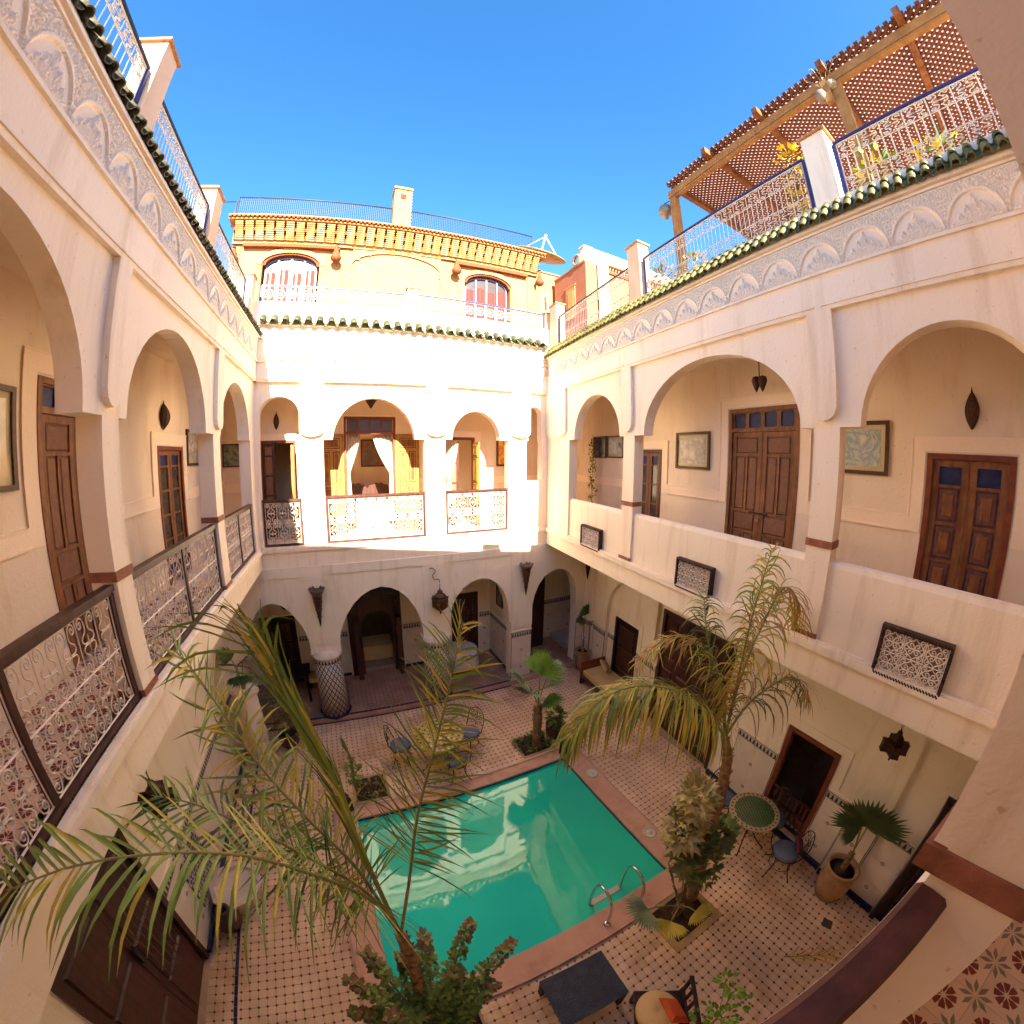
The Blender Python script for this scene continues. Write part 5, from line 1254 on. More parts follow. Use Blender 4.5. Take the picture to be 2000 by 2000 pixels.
# ================================================================== FURNITURE
def mosaic_table(label, loc, R_, kind):
    th = T('mosaic_table', label, 'table', loc, 0.4)
    zt = 0.74
    if kind == 'green':
        O('table_top', MB().lathe([(0.0,zt-0.03),(R_*0.98,zt-0.03),(R_,zt-0.02),(R_,zt),(0.0,zt)], (0,0,0), 48), GROUT, th, world=False)
        b = MB(); p_ = 0.024
        m_ = [mat('green_glass_mosaic', (0.015, 0.13, 0.03), 0.22, col2=(0.008, 0.07, 0.02), vs=30, spec=0.6), mat('cream_mosaic', (0.56, 0.44, 0.26), 0.35), mat('brown_mosaic', (0.10, 0.06, 0.03), 0.4)]
        n = int(R_/p_)
        for i in range(-n, n+1):
            for j in range(-n, n+1):
                x, y = i*p_, j*p_
                if math.hypot(x, y) < R_-0.085: b.box(x-0.0095, x+0.0095, y-0.0095, y+0.0095, zt, zt+0.003, 0)
        for (r0, r1, k_, mm) in ((R_-0.075, R_-0.058, 96, 1), (R_-0.054, R_-0.026, 60, 3), (R_-0.022, R_-0.004, 100, 1)):
            for k in range(k_):
                a0, a1 = 2*PI*(k+0.08)/k_, 2*PI*(k+0.92)/k_; mi = mm if mm != 3 else (1 if k % 2 else 2)
                q = [(r0*math.cos(a0), r0*math.sin(a0)), (r1*math.cos(a0), r1*math.sin(a0)), (r1*math.cos(a1), r1*math.sin(a1)), (r0*math.cos(a1), r0*math.sin(a1))]
                b.add([(x, y, zt+0.003) for x, y in q], [(0,1,2,3)], mi)
        O('mosaic', b, m_, th, world=False, kind='stuff')
    else:
        O('table_top', MB().lathe([(0.0,zt-0.03),(R_*0.98,zt-0.03),(R_,zt-0.02),(R_,zt),(0.0,zt)], (0,0,0), 48), mat('yellow_table_mosaic', (0.55, 0.42, 0.12), 0.4, var=0.1, vs=20), th, world=False)
        b = MB()
        for ring in range(1, 9):
            r0, r1 = R_*(ring/9.0)-0.0, R_*(ring/9.0)+R_/15; k_ = 6+ring*6
            for k in range(k_):
                if (k+ring) % 2: continue
                a0, a1 = 2*PI*(k+0.06)/k_, 2*PI*(k+0.8)/k_
                q = [(r0*math.cos(a0), r0*math.sin(a0)), (r1*math.cos(a0), r1*math.sin(a0)), (r1*math.cos(a1), r1*math.sin(a1)), (r0*math.cos(a1), r0*math.sin(a1))]
                b.add([(x, y, zt+0.003) for x, y in q], [(0,1,2,3)], 1 if ring % 2 else 0)
        O('mosaic', b, [mat('white_table_mosaic', (0.66, 0.60, 0.42), 0.4), mat('dark_table_mosaic', (0.06, 0.045, 0.03), 0.4)], th, world=False, kind='stuff')
    for k in range(4):
        a = 2*PI*k/4; ca, sa = math.cos(a), math.sin(a)
        pts = [(0.92*R_*ca, 0.92*R_*sa, zt-0.03), (0.55*R_*ca, 0.55*R_*sa, 0.52), (0.20*R_*ca, 0.20*R_*sa, 0.36), (0.50*R_*ca, 0.50*R_*sa, 0.14), (0.88*R_*ca, 0.88*R_*sa, 0.0)]
        O('leg', MB().tube(spline(pts, 5), 0.010, 5), IRON_BLACK, th, world=False)
        sc = [(0.86*R_*ca, 0.86*R_*sa, 0.66), (0.60*R_*ca, 0.60*R_*sa, 0.60), (0.66*R_*ca, 0.66*R_*sa, 0.50), (0.78*R_*ca, 0.78*R_*sa, 0.53), (0.74*R_*ca, 0.74*R_*sa, 0.59)]
        O('scroll', MB().tube(spline(sc, 4), 0.006, 4), IRON_BLACK, th, world=False)
    return th
def iron_chair(label, loc, rz, group='wrought iron garden chairs'):
    th = T('iron_chair', label, 'chair', loc, rz, group)
    O('seat_cushion', MB().lathe([(0.0,0.43),(0.17,0.43),(0.205,0.45),(0.205,0.475),(0.18,0.50),(0.0,0.505)], (0,0,0), 28), CUSHION_BLUE, th, world=False)
    O('seat_ring', MB().tube([(0.205*math.cos(2*PI*k/20), 0.205*math.sin(2*PI*k/20), 0.425) for k in range(21)], 0.009, 5), IRON_BLACK, th, world=False)
    for sx, sy in ((-1,-1),(1,-1),(-1,1),(1,1)):
        O('leg', MB().tube(spline([(0.14*sx,0.14*sy,0.42),(0.11*sx,0.11*sy,0.26),(0.15*sx,0.15*sy,0.10),(0.22*sx,0.20*sy,0.0)], 4), 0.009, 5), IRON_BLACK, th, world=False)
    b = MB()
    b.tube(spline([(-0.19,0.12,0.42),(-0.20,0.20,0.62),(-0.17,0.25,0.82),(0,0.28,0.93),(0.17,0.25,0.82),(0.20,0.20,0.62),(0.19,0.12,0.42)], 5), 0.009, 5)
    O('back_hoop', b, IRON_BLACK, th, world=False)
    b = MB()
    for sx in (-1, 1):
        for z in (0.55, 0.70, 0.82):
            q = [(0.02*sx,0.24,z-0.06),(0.03*sx,0.25,z+0.02),(0.09*sx,0.24,z+0.05),(0.135*sx,0.23,z+0.01),(0.11*sx,0.23,z-0.03),(0.07*sx,0.235,z-0.015),(0.085*sx,0.235,z+0.01)]
            b.tube(spline(q, 3), 0.006, 4)
    b.tube([(0,0.15,0.42),(0,0.25,0.70),(0,0.28,0.92)], 0.006, 4)
    O('back_scrolls', b, IRON_BLACK, th, world=False, kind='stuff')
    b = MB(); b.tube([(0.17*math.cos(2*PI*k/16), 0.17*math.sin(2*PI*k/16), 0.16) for k in range(17)], 0.006, 4); O('stretcher_ring', b, IRON_BLACK, th, world=False)
    return th
mosaic_table('round table with a green mosaic top and cream patterned rim, by the framed doorway', (6.77, -6.40, H), 0.41, 'green')
iron_chair('iron chair with blue seat holding a plum cushion, near the clay pot', (6.74, -7.12, H), math.radians(-150))
o = O('cushion', MB().lathe([(0.0,-0.05),(0.12,-0.045),(0.19,-0.015),(0.19,0.015),(0.12,0.045),(0.0,0.05)], (0,0,0), 4, sm=False), CUSHION_PLUM, cat='cushion', label='plum coloured cushion propped against the chair back near the clay pot', loc=(6.84, -7.24, H+0.62))
o.rotation_euler = (math.radians(62), math.radians(10), math.radians(20))
iron_chair('iron chair with a blue seat tucked behind the green table, on its far side', (6.86, -5.78, H), math.radians(-20))
iron_chair('iron chair with a blue seat between the green table and the doorway', (7.16, -6.62, H), math.radians(-80))
mosaic_table('round yellow and white mosaic table half hidden by the palm, behind the pool', (3.05, -2.08, H), 0.50, 'yellow')
iron_chair('iron chair with a blue seat left of the yellow mosaic table', (2.33, -1.83, H), math.radians(75))
iron_chair('iron chair with a blue seat right of the yellow mosaic table', (3.76, -1.93, H), math.radians(-60))
iron_chair('iron chair hidden behind the palm, on the near side of the yellow mosaic table', (3.25, -2.6, H), math.radians(180))
ct = T('low_square_table', 'low black square coffee table with a rough blue-black top at the bottom edge', 'coffee table', (3.22, -6.84, H), math.radians(-2))
O('table_top', MB().box(-0.41, 0.41, -0.29, 0.29, 0.395, 0.43), DARK_METAL_TOP, ct, world=False)
b = MB()
b.box(-0.39, 0.39, -0.28, -0.25, 0.33, 0.395); b.box(-0.39, 0.39, 0.25, 0.28, 0.33, 0.395); b.box(-0.39, -0.36, -0.25, 0.25, 0.33, 0.395); b.box(0.36, 0.39, -0.25, 0.25, 0.33, 0.395); OS('apron', b, WOOD_BLACKISH, ct, world=False)
for sx in (-1, 1):
    for sy in (-1, 1): O('leg', MB().box(sx*0.37-0.03, sx*0.37+0.03, sy*0.26-0.03, sy*0.26+0.03, 0, 0.395), WOOD_BLACKISH, ct, world=False)
ac = T('low_armchair', 'low dark wooden chair with round cream seat cushion at the bottom edge', 'chair', (3.78, -7.52, H), math.radians(-35))
O('seat_frame', MB().box(-0.27, 0.27, -0.26, 0.26, 0.26, 0.32), WOOD_BLACKISH, ac, world=False)
for sx in (-1, 1):
    for sy in (-1, 1): O('leg', MB().box(sx*0.24-0.025, sx*0.24+0.025, sy*0.23-0.025, sy*0.23+0.025, 0, 0.26 if sy < 0 or True else 0.75), WOOD_BLACKISH, ac, world=False)
b = MB(); b.box(0.25, 0.29, -0.26, 0.26, 0.32, 0.42); b.box(0.26, 0.29, -0.26, -0.22, 0.42, 0.78); b.box(0.26, 0.29, 0.22, 0.26, 0.42, 0.78); b.box(0.26, 0.29, -0.26, 0.26, 0.74, 0.80)
for k in range(3): b.box(0.265, 0.285, -0.12+0.12*k-0.02, -0.12+0.12*k+0.02, 0.42, 0.74)
OS('backrest_bar', b, WOOD_BLACKISH, ac, world=False)
O('seat_cushion', MB().lathe([(0.0,0.32),(0.20,0.32),(0.25,0.36),(0.25,0.39),(0.21,0.43),(0.02,0.425),(0.0,0.415)], (-0.03,0,0), 30), CUSHION_CREAM, ac, world=False)
o = O('cushion', MB().lathe([(0.0,-0.05),(0.14,-0.04),(0.21,-0.01),(0.21,0.01),(0.14,0.04),(0.0,0.05)], (0,0,0), 4, sm=False), CUSHION_ORANGE, cat='cushion', label='orange cushion on the low chair at the bottom edge', loc=(3.86, -7.60, H+0.50))
o.rotation_euler = (math.radians(20), math.radians(35), math.radians(30))
db = T('daybed', 'cream daybed with a red-brown wooden headboard in the far right corner', 'daybed', (7.58, -1.75, H), math.radians(-4))
O('mattress', MB().box(-0.30, 0.40, -0.85, 0.75, 0.32, 0.44), CUSHION_CREAM, db, world=False)
O('base_frame', MB().box(-0.34, 0.42, -0.88, 0.78, 0.22, 0.319), WOOD_DARK, db, world=False)
O('headboard', MB().box(-0.34, 0.42, 0.781, 0.83, 0.0, 0.66), WOOD_RED, db, world=False)
for sx in (-0.31, 0.37): O('leg', MB().box(sx, sx+0.05, -0.86, -0.81, 0, 0.219), WOOD_DARK, db, world=False)
o = O('pillow', MB().lathe([(0.0,-0.07),(0.16,-0.06),(0.25,-0.02),(0.25,0.02),(0.16,0.06),(0.0,0.07)], (0,0,0), 4, sm=False), CUSHION_CREAM, cat='cushion', label='cream pillow leaning on the daybed in the far right corner', loc=(7.78, -1.35, H+0.62)); o.rotation_euler = (math.radians(50), 0, math.radians(50))
# furniture glimpsed inside the ground arcade
st = T('dining_table', 'dark wooden table glimpsed inside the leftmost ground arch', 'table', (0.2, 0.95, FLOORZ))
O('table_top', MB().box(-0.35, 0.35, -0.35, 0.35, 0.70, 0.74), WOOD_BLACKISH, st, world=False)
for sx in (-0.3, 0.3):
    for sy in (-0.3, 0.3): O('leg', MB().box(sx-0.03, sx+0.03, sy-0.03, sy+0.03, 0, 0.70), WOOD_BLACKISH, st, world=False)
ch = T('upholstered_chair', 'cream upholstered dark chair beside the left mosaic column', 'chair', (0.62, 1.1, FLOORZ))
O('seat', MB().lathe([(0.0,0.38),(0.22,0.38),(0.25,0.41),(0.24,0.47),(0.0,0.49)], (0,0,0), 20), CUSHION_CREAM, ch, world=False)
O('backrest', MB().box(0.18, 0.23, -0.22, 0.22, 0.48, 0.90), WOOD_BLACKISH, ch, world=False)
for sx in (-0.17, 0.17):
    for sy in (-0.17, 0.17): O('leg', MB().box(sx-0.02, sx+0.02, sy-0.02, sy+0.02, 0, 0.38), WOOD_BLACKISH, ch, world=False)
wt = T('clothed_table', 'table under a white cloth inside the third ground arch', 'table', (4.55, 0.85, FLOORZ))
O('table_cloth', MB().lathe([(0.0,0.76),(0.42,0.76),(0.45,0.745),(0.46,0.55),(0.49,0.35),(0.50,0.30)], (0,0,0), 24), mat('white_table_cloth', (0.68, 0.62, 0.55), 0.9), wt, world=False)
for k in range(4): O('leg', MB().box(0.28*math.cos(PI/4+k*PI/2)-0.02, 0.28*math.cos(PI/4+k*PI/2)+0.02, 0.28*math.sin(PI/4+k*PI/2)-0.02, 0.28*math.sin(PI/4+k*PI/2)+0.02, 0, 0.75), WOOD_BLACKISH, wt, world=False)
# inspection cover and drain in the paving
b = MB(); dr = T('floor_drain', 'small grey square drain in the paving near the clay pot', 'drain', (6.50, -8.2, ZF))
O('grate', MB().box(-0.07, 0.07, -0.07, 0.07, 0.009, 0.014), mat('drain_metal', (0.12, 0.11, 0.09), 0.5, metal=0.5), dr, world=False); dr.rotation_euler[2] = 0.3
# ================================================================== EAVES AND ROOF TERRACES
def tile_mesh(L_, r, cover=True, seg=6):
    """Half-round clay tile along -x (out of the wall), resting at z 0; r half width."""
    b = MB(); v = []
    for i, (x, k) in enumerate(((0.0, 0.92), (L_, 1.0))):
        for rr in (r*k, (r-0.012)*k):
            for j in range(seg+1):
                g = PI*j/seg; v.append((x, rr*math.cos(g), rr*math.sin(g) if cover else -rr*math.sin(g)))
    n = seg+1; f = []
    for j in range(seg):
        f += [(j, j+1, 2*n+j+1, 2*n+j), (n+j+1, n+j, 3*n+j, 3*n+j+1), (2*n+j, 2*n+j+1, 3*n+j+1, 3*n+j)]
    b.add(v, f); return b
def eave(label, F, s0, s1, pitch, z_tip, d_tip, z_top, d_top, rows=1, m1=TILE_GREEN, m2=TILE_GREEN, parent_wall=None, out_dir=None, start=0.0):
    th = T('tiled_eave', label, 'roof eave', F.p((s0+s1)/2, z_top, 0))
    L_ = math.hypot(d_tip-d_top, z_top-z_tip); slope = math.atan2(z_top-z_tip, d_tip-d_top)
    o0 = Vector(F.p(0, 0, 0)); o1 = Vector(F.p(0, 0, 1)); out = o1-o0; yaw = math.atan2(out.y, out.x)
    b = MB(); b.fbox(F, s0, s1, z_tip-0.02, z_tip+0.0, -0.02, d_tip*0.55); b.fbox(F, s0, s1, z_tip, z_top-0.03, -0.02, max(0.02, d_top)); OS('mortar_bed', b, PLASTER, th)
    r = pitch*0.33
    cover = pan = None
    n = int((s1-s0)/pitch)
    for row in range(rows):
        zo = (z_top-z_tip)*0.85*row/max(1, 1) if rows > 1 else 0; do = (d_tip-d_top)*0.8*row if rows > 1 else 0
        for k in range(n+1):
            s = s0+pitch*(k+0.5) + (pitch*0.0 if row else 0)
            if s > s1-pitch*0.3: continue
            for kind in (0, 1):
                ss = s + (pitch*0.5 if kind else 0)
                if ss > s1-r: continue
                P_ = Vector(F.p(ss, z_top+zo, d_top-do))
                m_ = m1
                src = pan if kind else cover
                if src is None:
                    bb = tile_mesh(L_*1.05, pitch*0.33 if not kind else pitch*0.30, kind == 0)
                    o = O('roof_tile', bb, m_, th, world=False)
                    for pl in o.data.polygons: pl.use_smooth = True
                    if kind: pan = o.data
                    else: cover = o.data
                else: o = O('roof_tile', src, None, th, world=False)
                o.location = P_ - inv(th)
                j = random.uniform(-0.02, 0.02)
                o.rotation_euler = Matrix.Rotation(yaw+j, 3, 'Z').to_euler() if False else (Matrix.Rotation(yaw+j, 4, 'Z') @ Matrix.Rotation(slope+random.uniform(-0.03, 0.03), 4, 'Y')).to_euler()
    return th
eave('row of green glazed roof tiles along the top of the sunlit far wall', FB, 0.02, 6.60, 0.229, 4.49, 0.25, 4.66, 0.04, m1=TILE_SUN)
eave('row of dark green roof tiles along the top of the left wall, in shade', FL, -8.1, -0.05, 0.130, 4.27, 0.13, 4.42, -0.02, m1=TILE_DARK)
eave('row of green roof tiles along the top of the right wall, partly sunlit', FR, -8.75, -0.05, 0.125, 4.235, 0.17, 4.40, 0.02, rows=1, m1=TILE_GREEN)
eave('upper course of green roof tiles at the foot of the right terrace railing', FR, -8.75, -0.05, 0.125, 4.37, 0.07, 4.49, -0.06, rows=1, m1=TILE_GREEN)
# parapet of the far terrace
o = O('terrace_parapet', MB().fbox(FB, -0.14, 6.70, 4.601, 5.01, -0.16, 0.03), PLASTER, cat='parapet', label='plain white terrace parapet above the green tiles of the sunlit wall')

CAPM = mat('terracotta_cap', (0.52, 0.28, 0.13), 0.85, col2=(0.36, 0.16, 0.07), vs=12, bump=0.4)
PIERM = mat('tan_pier_plaster', (0.74, 0.52, 0.36), 0.9, col2=(0.66, 0.44, 0.29), vs=3, bump=0.3)  # pier plaster, a darker and warmer tan than the walls
def pier(label, F, s0, s1, z0, z1, d0, d1, m=None):
    th = T('roof_pier', label, 'pier', F.p((s0+s1)/2, z0, (d0+d1)/2), group='piers between the terrace railings')
    O('shaft', MB().fbox(F, s0, s1, z0, z1-0.05, d0, d1), m or PIERM, th)
    v = [F.p(s, z, d) for s, d, z in ((s0-.03, d0-.03, z1-.05), (s1+.03, d0-.03, z1-.05), (s1+.03, d1+.03, z1-.05), (s0-.03, d1+.03, z1-.05), (s0-.03, d0-.03, z1-.02), (s1+.03, d0-.03, z1-.02), (s1+.03, d1+.03, z1-.02), (s0-.03, d1+.03, z1-.02), ((s0+s1)/2, (d0+d1)/2, z1+.02))]
    O('cap', MB().add(v, [(3,2,1,0),(0,1,5,4),(1,2,6,5),(2,3,7,6),(3,0,4,7),(4,5,8),(5,6,8),(6,7,8),(7,4,8)]), CAPM, th)
pier('terrace pier on the left wall nearest the camera, its sunny side turned to us', FL, -5.27, -5.01, 4.42, 5.44, -0.26, -0.02)
pier('second terrace pier along the left wall', FL, -3.20, -2.90, 4.42, 5.36, -0.26, -0.02)
pier('terrace pier at the far left corner above the wall', FL, -0.62, -0.35, 4.42, 5.36, -0.26, -0.02)
pier('big white terrace pier on the right wall with a shaded face, nearest the camera', FR, -6.98, -6.70, 4.46, 5.42, -0.28, -0.02, PLASTER)
pier('second terrace pier along the right wall', FR, -3.66, -3.34, 4.46, 5.56, -0.26, -0.02)
pier('terrace pier at the far right corner', FR, -0.50, -0.15, 4.46, 5.60, -0.26, -0.02)
pier('small white pier in the middle of the far terrace parapet', FB, 3.10, 3.335, 5.011, 5.58, -0.14, 0.0, PLASTER)
pier('terrace pier at the right end of the far parapet', FB, 6.60, 6.80, 5.011, 5.52, -0.15, -0.02)
TR = 'terrace railings'
railing('terrace_railing', 'cream iron terrace railing with dark top rail at the upper left edge', FL, -7.9, -5.30, 4.46, 5.02, -0.08, wood=False, mats=MESH_METAL, style='bars', cell=0.24, r=0.007, group=TR, post_m=BLUE_PAINT)
railing('terrace_railing', 'cream iron terrace railing with dark top rail, between the two left terrace piers', FL, -4.99, -3.24, 4.46, 5.02, -0.08, wood=False, mats=MESH_METAL, style='bars', cell=0.22, r=0.007, group=TR, post_m=BLUE_PAINT)
railing('terrace_railing', 'far cream iron terrace railing on the left, ending at the corner', FL, -2.86, -0.95, 4.46, 5.06, -0.08, wood=False, mats=MESH_METAL, style='bars', cell=0.22, r=0.007, group=TR, post_m=BLUE_PAINT)
railing('terrace_railing', 'cream iron terrace railing with thick blue top rail under the pergola, nearest the camera', FR, -8.75, -7.03, 4.50, 5.17, -0.08, wood=False, mats=BLUE_PAINT, style='bars', cell=0.24, r=0.007, group=TR)
railing('terrace_railing', 'long cream iron terrace railing with blue top rail on the right wall', FR, -6.66, -3.72, 4.50, 5.19, -0.08, wood=False, mats=BLUE_PAINT, style='bars', cell=0.21, r=0.006, group=TR)
railing('terrace_railing', 'short cream iron terrace railing at the far end of the right wall', FR, -3.30, -0.55, 4.50, 5.20, -0.08, wood=False, mats=MESH_METAL, style='bars', cell=0.21, r=0.006, group=TR)
railing('terrace_railing', 'low rosette railing with blue posts in front of the left arched roof window', FB, 0.02, 3.06, 5.02, 5.40, -0.06, wood=False, mats=BLUE_PAINT, style='rosette', cell=0.255, r=0.011, group=TR)
railing('terrace_railing', 'low rosette railing in front of the right arched roof window', FB, 3.36, 6.55, 5.02, 5.43, -0.06, wood=False, mats=BLUE_PAINT, style='rosette', cell=0.255, r=0.011, group=TR)

# ---- roof house behind the far terrace -------------------------------------------------------
YB = 2.5
FH = Frame(lambda s, z, d=0: (s, YB-d, z + 0.019*(s+1.43)))
rh = T('roof_house', 'yellow brick and ochre roof-top building with two arched windows behind the far terrace', 'building', (3.2, 3.5, 4.45))
A1 = arc(-0.53, 1.03, 7.08, 7.42, 14); A2 = arc(5.28, 6.83, 7.04, 7.38, 14)
b = MB(); b.poly(FH, [[(-1.42, 4.4), (-0.53, 4.4), (-0.53, 7.08)] + A1[1:-1] + [(1.03, 7.08), (1.03, 4.4), (5.28, 4.4), (5.28, 7.04)] + A2[1:-1] + [(6.83, 7.04), (6.83, 4.4), (7.80, 4.4), (7.80, 8.0), (-1.42, 8.0)]], -0.25, 0.0)
b.box(-1.42, 7.8, 4.6, 4.7, 4.4, 8.1); b.box(-1.42, -1.3, 2.76, 4.6, 4.4, 8.05); b.box(7.68, 7.8, 2.76, 4.6, 4.4, 8.15)
O('render_wall', b, ORANGE_WALL, rh)
# brickwork: individual bricks in the piers, arches and frieze; the field beyond is one mass
def bricks(mb, s0, s1, z0, z1, d0, d1, bh=0.055, bw=0.21, holes=None):
    n = int(round((z1-z0)/bh))
    for j in range(n):
        z = z0+bh*j; off = (j % 2)*bw/2; s = s0-off
        while s < s1:
            a, c = max(s, s0), min(s+bw, s1); s += bw
            if c-a < 0.02 or (holes and holes((a+c)/2, z+bh/2)): continue
            e = random.uniform(-0.003, 0.003)
            mb.fbox(FH, a+0.005, c-0.005, z+0.005, z+bh-0.005, d0, d1+e)
b = MB(); mo = MB()
for s0, s1, z0, z1 in ((-0.78,-0.55,5.0,7.05),(1.05,1.24,5.0,7.05),(5.07,5.26,5.0,7.02),(6.85,7.03,5.0,7.02),(1.62,1.92,5.0,7.6),(4.50,4.82,5.0,7.55),(-1.40,-1.18,5.0,7.6),(7.45,7.78,5.0,7.6)):
    bricks(b, s0, s1, z0, z1, 0.0, 0.045); mo.fbox(FH, s0, s1, z0, z1, 0.0, 0.03)
def infield(x, z):
    t = (x-3.2)/1.32
    return abs(t) < 1 and z < 7.12+0.52*math.sqrt(max(0, 1-t*t))
bricks(b, 1.92, 4.50, 7.0, 7.72, 0.0, 0.045, holes=infield)
pts = [(1.93, 7.0), (1.93, 7.72), (4.49, 7.72), (4.49, 7.0)]
mo.poly(FH, [[(1.92, 7.0), (1.92, 7.72), (4.50, 7.72), (4.50, 7.0), (4.45, 7.0)] + [(3.2+1.30*math.cos(PI*k/16), 7.12+0.50*math.sin(PI*k/16)) for k in range(1, 16)] + [(1.95, 7.0)]], 0.0, 0.03)
bricks(b, -1.42, 1.88, 7.66, 8.16, 0.0, 0.09); bricks(b, 1.88, 4.60, 7.72, 8.16, 0.0, 0.09); bricks(b, 4.60, 7.8, 7.66, 8.16, 0.0, 0.09)
mo.fbox(FH, -1.42, 7.8, 7.66, 8.16, 0.0, 0.075)
O('brickwork', b, YBRICK, rh, kind='stuff'); O('mortar', mo, MORTAR, rh, kind='stuff')
def voussoirs(parent, c, a, zs, rise, n, t, d0, d1, m):
    for k in range(n):
        g0, g1 = PI*(k+0.06)/n, PI*(k+0.94)/n
        q = [(c-a*math.cos(g), zs+rise*math.sin(g)) for g in (g0, g1)]; q2 = [(c-(a+t)*math.cos(g), zs+(rise+t)*math.sin(g)) for g in (g1, g0)]
        O('brick', MB().poly(FH, [q+q2], d0, d1), m, parent)
voussoirs(rh, 0.25, 0.80, 7.06, 0.38, 34, 0.13, 0.0, 0.05, YBRICK); voussoirs(rh, 6.055, 0.80, 7.03, 0.37, 34, 0.13, 0.0, 0.05, YBRICK); voussoirs(rh, 3.2, 1.30, 7.12, 0.50, 40, 0.10, 0.0, 0.055, YBRICK)
voussoirs(rh, 0.25, 0.70, 7.06, 0.33, 30, 0.08, -0.10, 0.0, REDBRICK); voussoirs(rh, 6.055, 0.70, 7.03, 0.32, 30, 0.08, -0.10, 0.0, REDBRICK)
# dark red strips colouring in the shadowed slots between the brick coves
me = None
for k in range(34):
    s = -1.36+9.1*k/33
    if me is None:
        o = O('shaded_slot', MB().box(-0.032, 0.032, -0.26, -0.091, 0.22, 0.44).box(-0.032, 0.032, -0.14, -0.091, 0.0, 0.22), REDBRICK, rh, world=False); me = o.data
    else: o = O('shaded_slot', me, None, rh, world=False)
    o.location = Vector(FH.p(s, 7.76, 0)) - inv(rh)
me = None
for k in range(33):
    s = -1.36+9.1*(k+0.5)/33
    bb = MB()
    if me is None:
        for j in range(9): bb.box(-0.088, 0.088, -0.37+0.025*max(0, 4-j)-0.0, -0.091, 0.0+0.048*j, 0.044+0.048*j) if False else bb.box(-0.104, 0.104, -(0.16+0.032*j), -0.091, 0.048*j, 0.044+0.048*j)
        o = O('brick_cove', bb, YBRICK, rh, world=False); me = o.data
    else: o = O('brick_cove', me, None, rh, world=False)
    o.location = Vector(FH.p(s, 7.76, 0)) - inv(rh)
b = MB(); b.fbox(FH, -1.5, 7.9, 8.205, 8.245, -2.2, 0.47); b.fbox(FH, -1.5, 7.9, 8.30, 8.33, -2.2, 0.52); OS('roof_slab', b, mat('terracotta_roof_edge', (0.50, 0.22, 0.08), 0.85, var=0.12, vs=8), rh)
me = None
for k in range(78):
    s = -1.46+9.3*k/77
    if me is None: o = O('edge_tile', MB().box(-0.035, 0.035, -0.53, -0.3, 0.0, 0.052), REDBRICK, rh, world=False); me = o.data
    else: o = O('edge_tile', me, None, rh, world=False)
    o.location = Vector(FH.p(s, 8.246, 0)) - inv(rh)
b = MB(); b.fbox(FH, -1.10, 1.55, 7.56, 7.655, 0.0, 0.15); b.fbox(FH, 4.95, 7.40, 7.54, 7.655, 0.0, 0.15); OS('lintel_band', b, REDBRICK, rh)
# arched windows with curtains
BLUE_WHITE = mat('pale_violet_window_paint', (0.13, 0.12, 0.24), 0.5)
def arched_window(c, a, zs, rise, z0, label):
    wn = O('window', MB().poly(FH, [[(c-a, z0), (c-a, zs)] + arc(c-a, c+a, zs, zs+rise, 14)[1:-1] + [(c+a, zs), (c+a, z0)], [(c-a+0.05, z0+0.05), (c+a-0.05, z0+0.05), (c+a-0.05, zs-0.02)] + [(c+(a-0.05)*math.cos(PI*k/14), zs-0.02+(rise-0.03)*math.sin(PI*k/14)) for k in range(1, 14)] + [(c-a+0.05, zs-0.02)]], -0.2, -0.13), BLUE_WHITE, rh)
    for k in range(1, 4):
        s = c-a+2*a*k/4; top = zs+rise*math.sqrt(max(0, 1-((s-c)/a)**2))-0.03
        O('mullion', MB().fbox(FH, s-0.03, s+0.03, z0, top, -0.19, -0.12), BLUE_WHITE, wn)
    O('pane', MB().poly(FH, [[(c-a+0.02, z0+0.02), (c+a-0.02, z0+0.02), (c+a-0.02, zs)] + [(c+(a-0.02)*math.cos(PI*k/14), zs+(rise-0.02)*math.sin(PI*k/14)) for k in range(1, 14)] + [(c-a+0.02, zs)]], -0.18, -0.172), mat('smoky_window_glass', (0.045, 0.032, 0.032), 0.35, var=0.1, vs=3, spec=0.5), wn)
    for k in range(4):
        s = c-a+2*a*(k+0.5)/4; hw = 0.12; top = zs-0.12+0.10*(k % 2)
        v = []; n = 12
        for i in range(n+1):
            u = s-hw+2*hw*i/n; d_ = -0.165+0.012*math.sin(i*PI*0.9)
            v += [FH.p(u, z0+0.05, d_), FH.p(u, top-0.06*abs(i/n-0.5), d_)]
        O('red_curtain', MB().add(v, [(2*i, 2*i+2, 2*i+3, 2*i+1) for i in range(n)], sm=True), mat('coral_curtain', (0.17, 0.025, 0.018), 0.8, col2=(0.11, 0.018, 0.014), vs=9), wn)
arched_window(0.25, 0.72, 7.05, 0.32, 4.6, ''); arched_window(6.055, 0.72, 7.02, 0.31, 4.6, '')
O('back_wall_of_room', MB().box(-0.6, 1.1, 2.9, 2.95, 4.5, 7.6), DARK_ROOM, rh); O('back_wall_of_room', MB().box(5.2, 6.9, 2.9, 2.95, 4.5, 7.8), DARK_ROOM, rh)
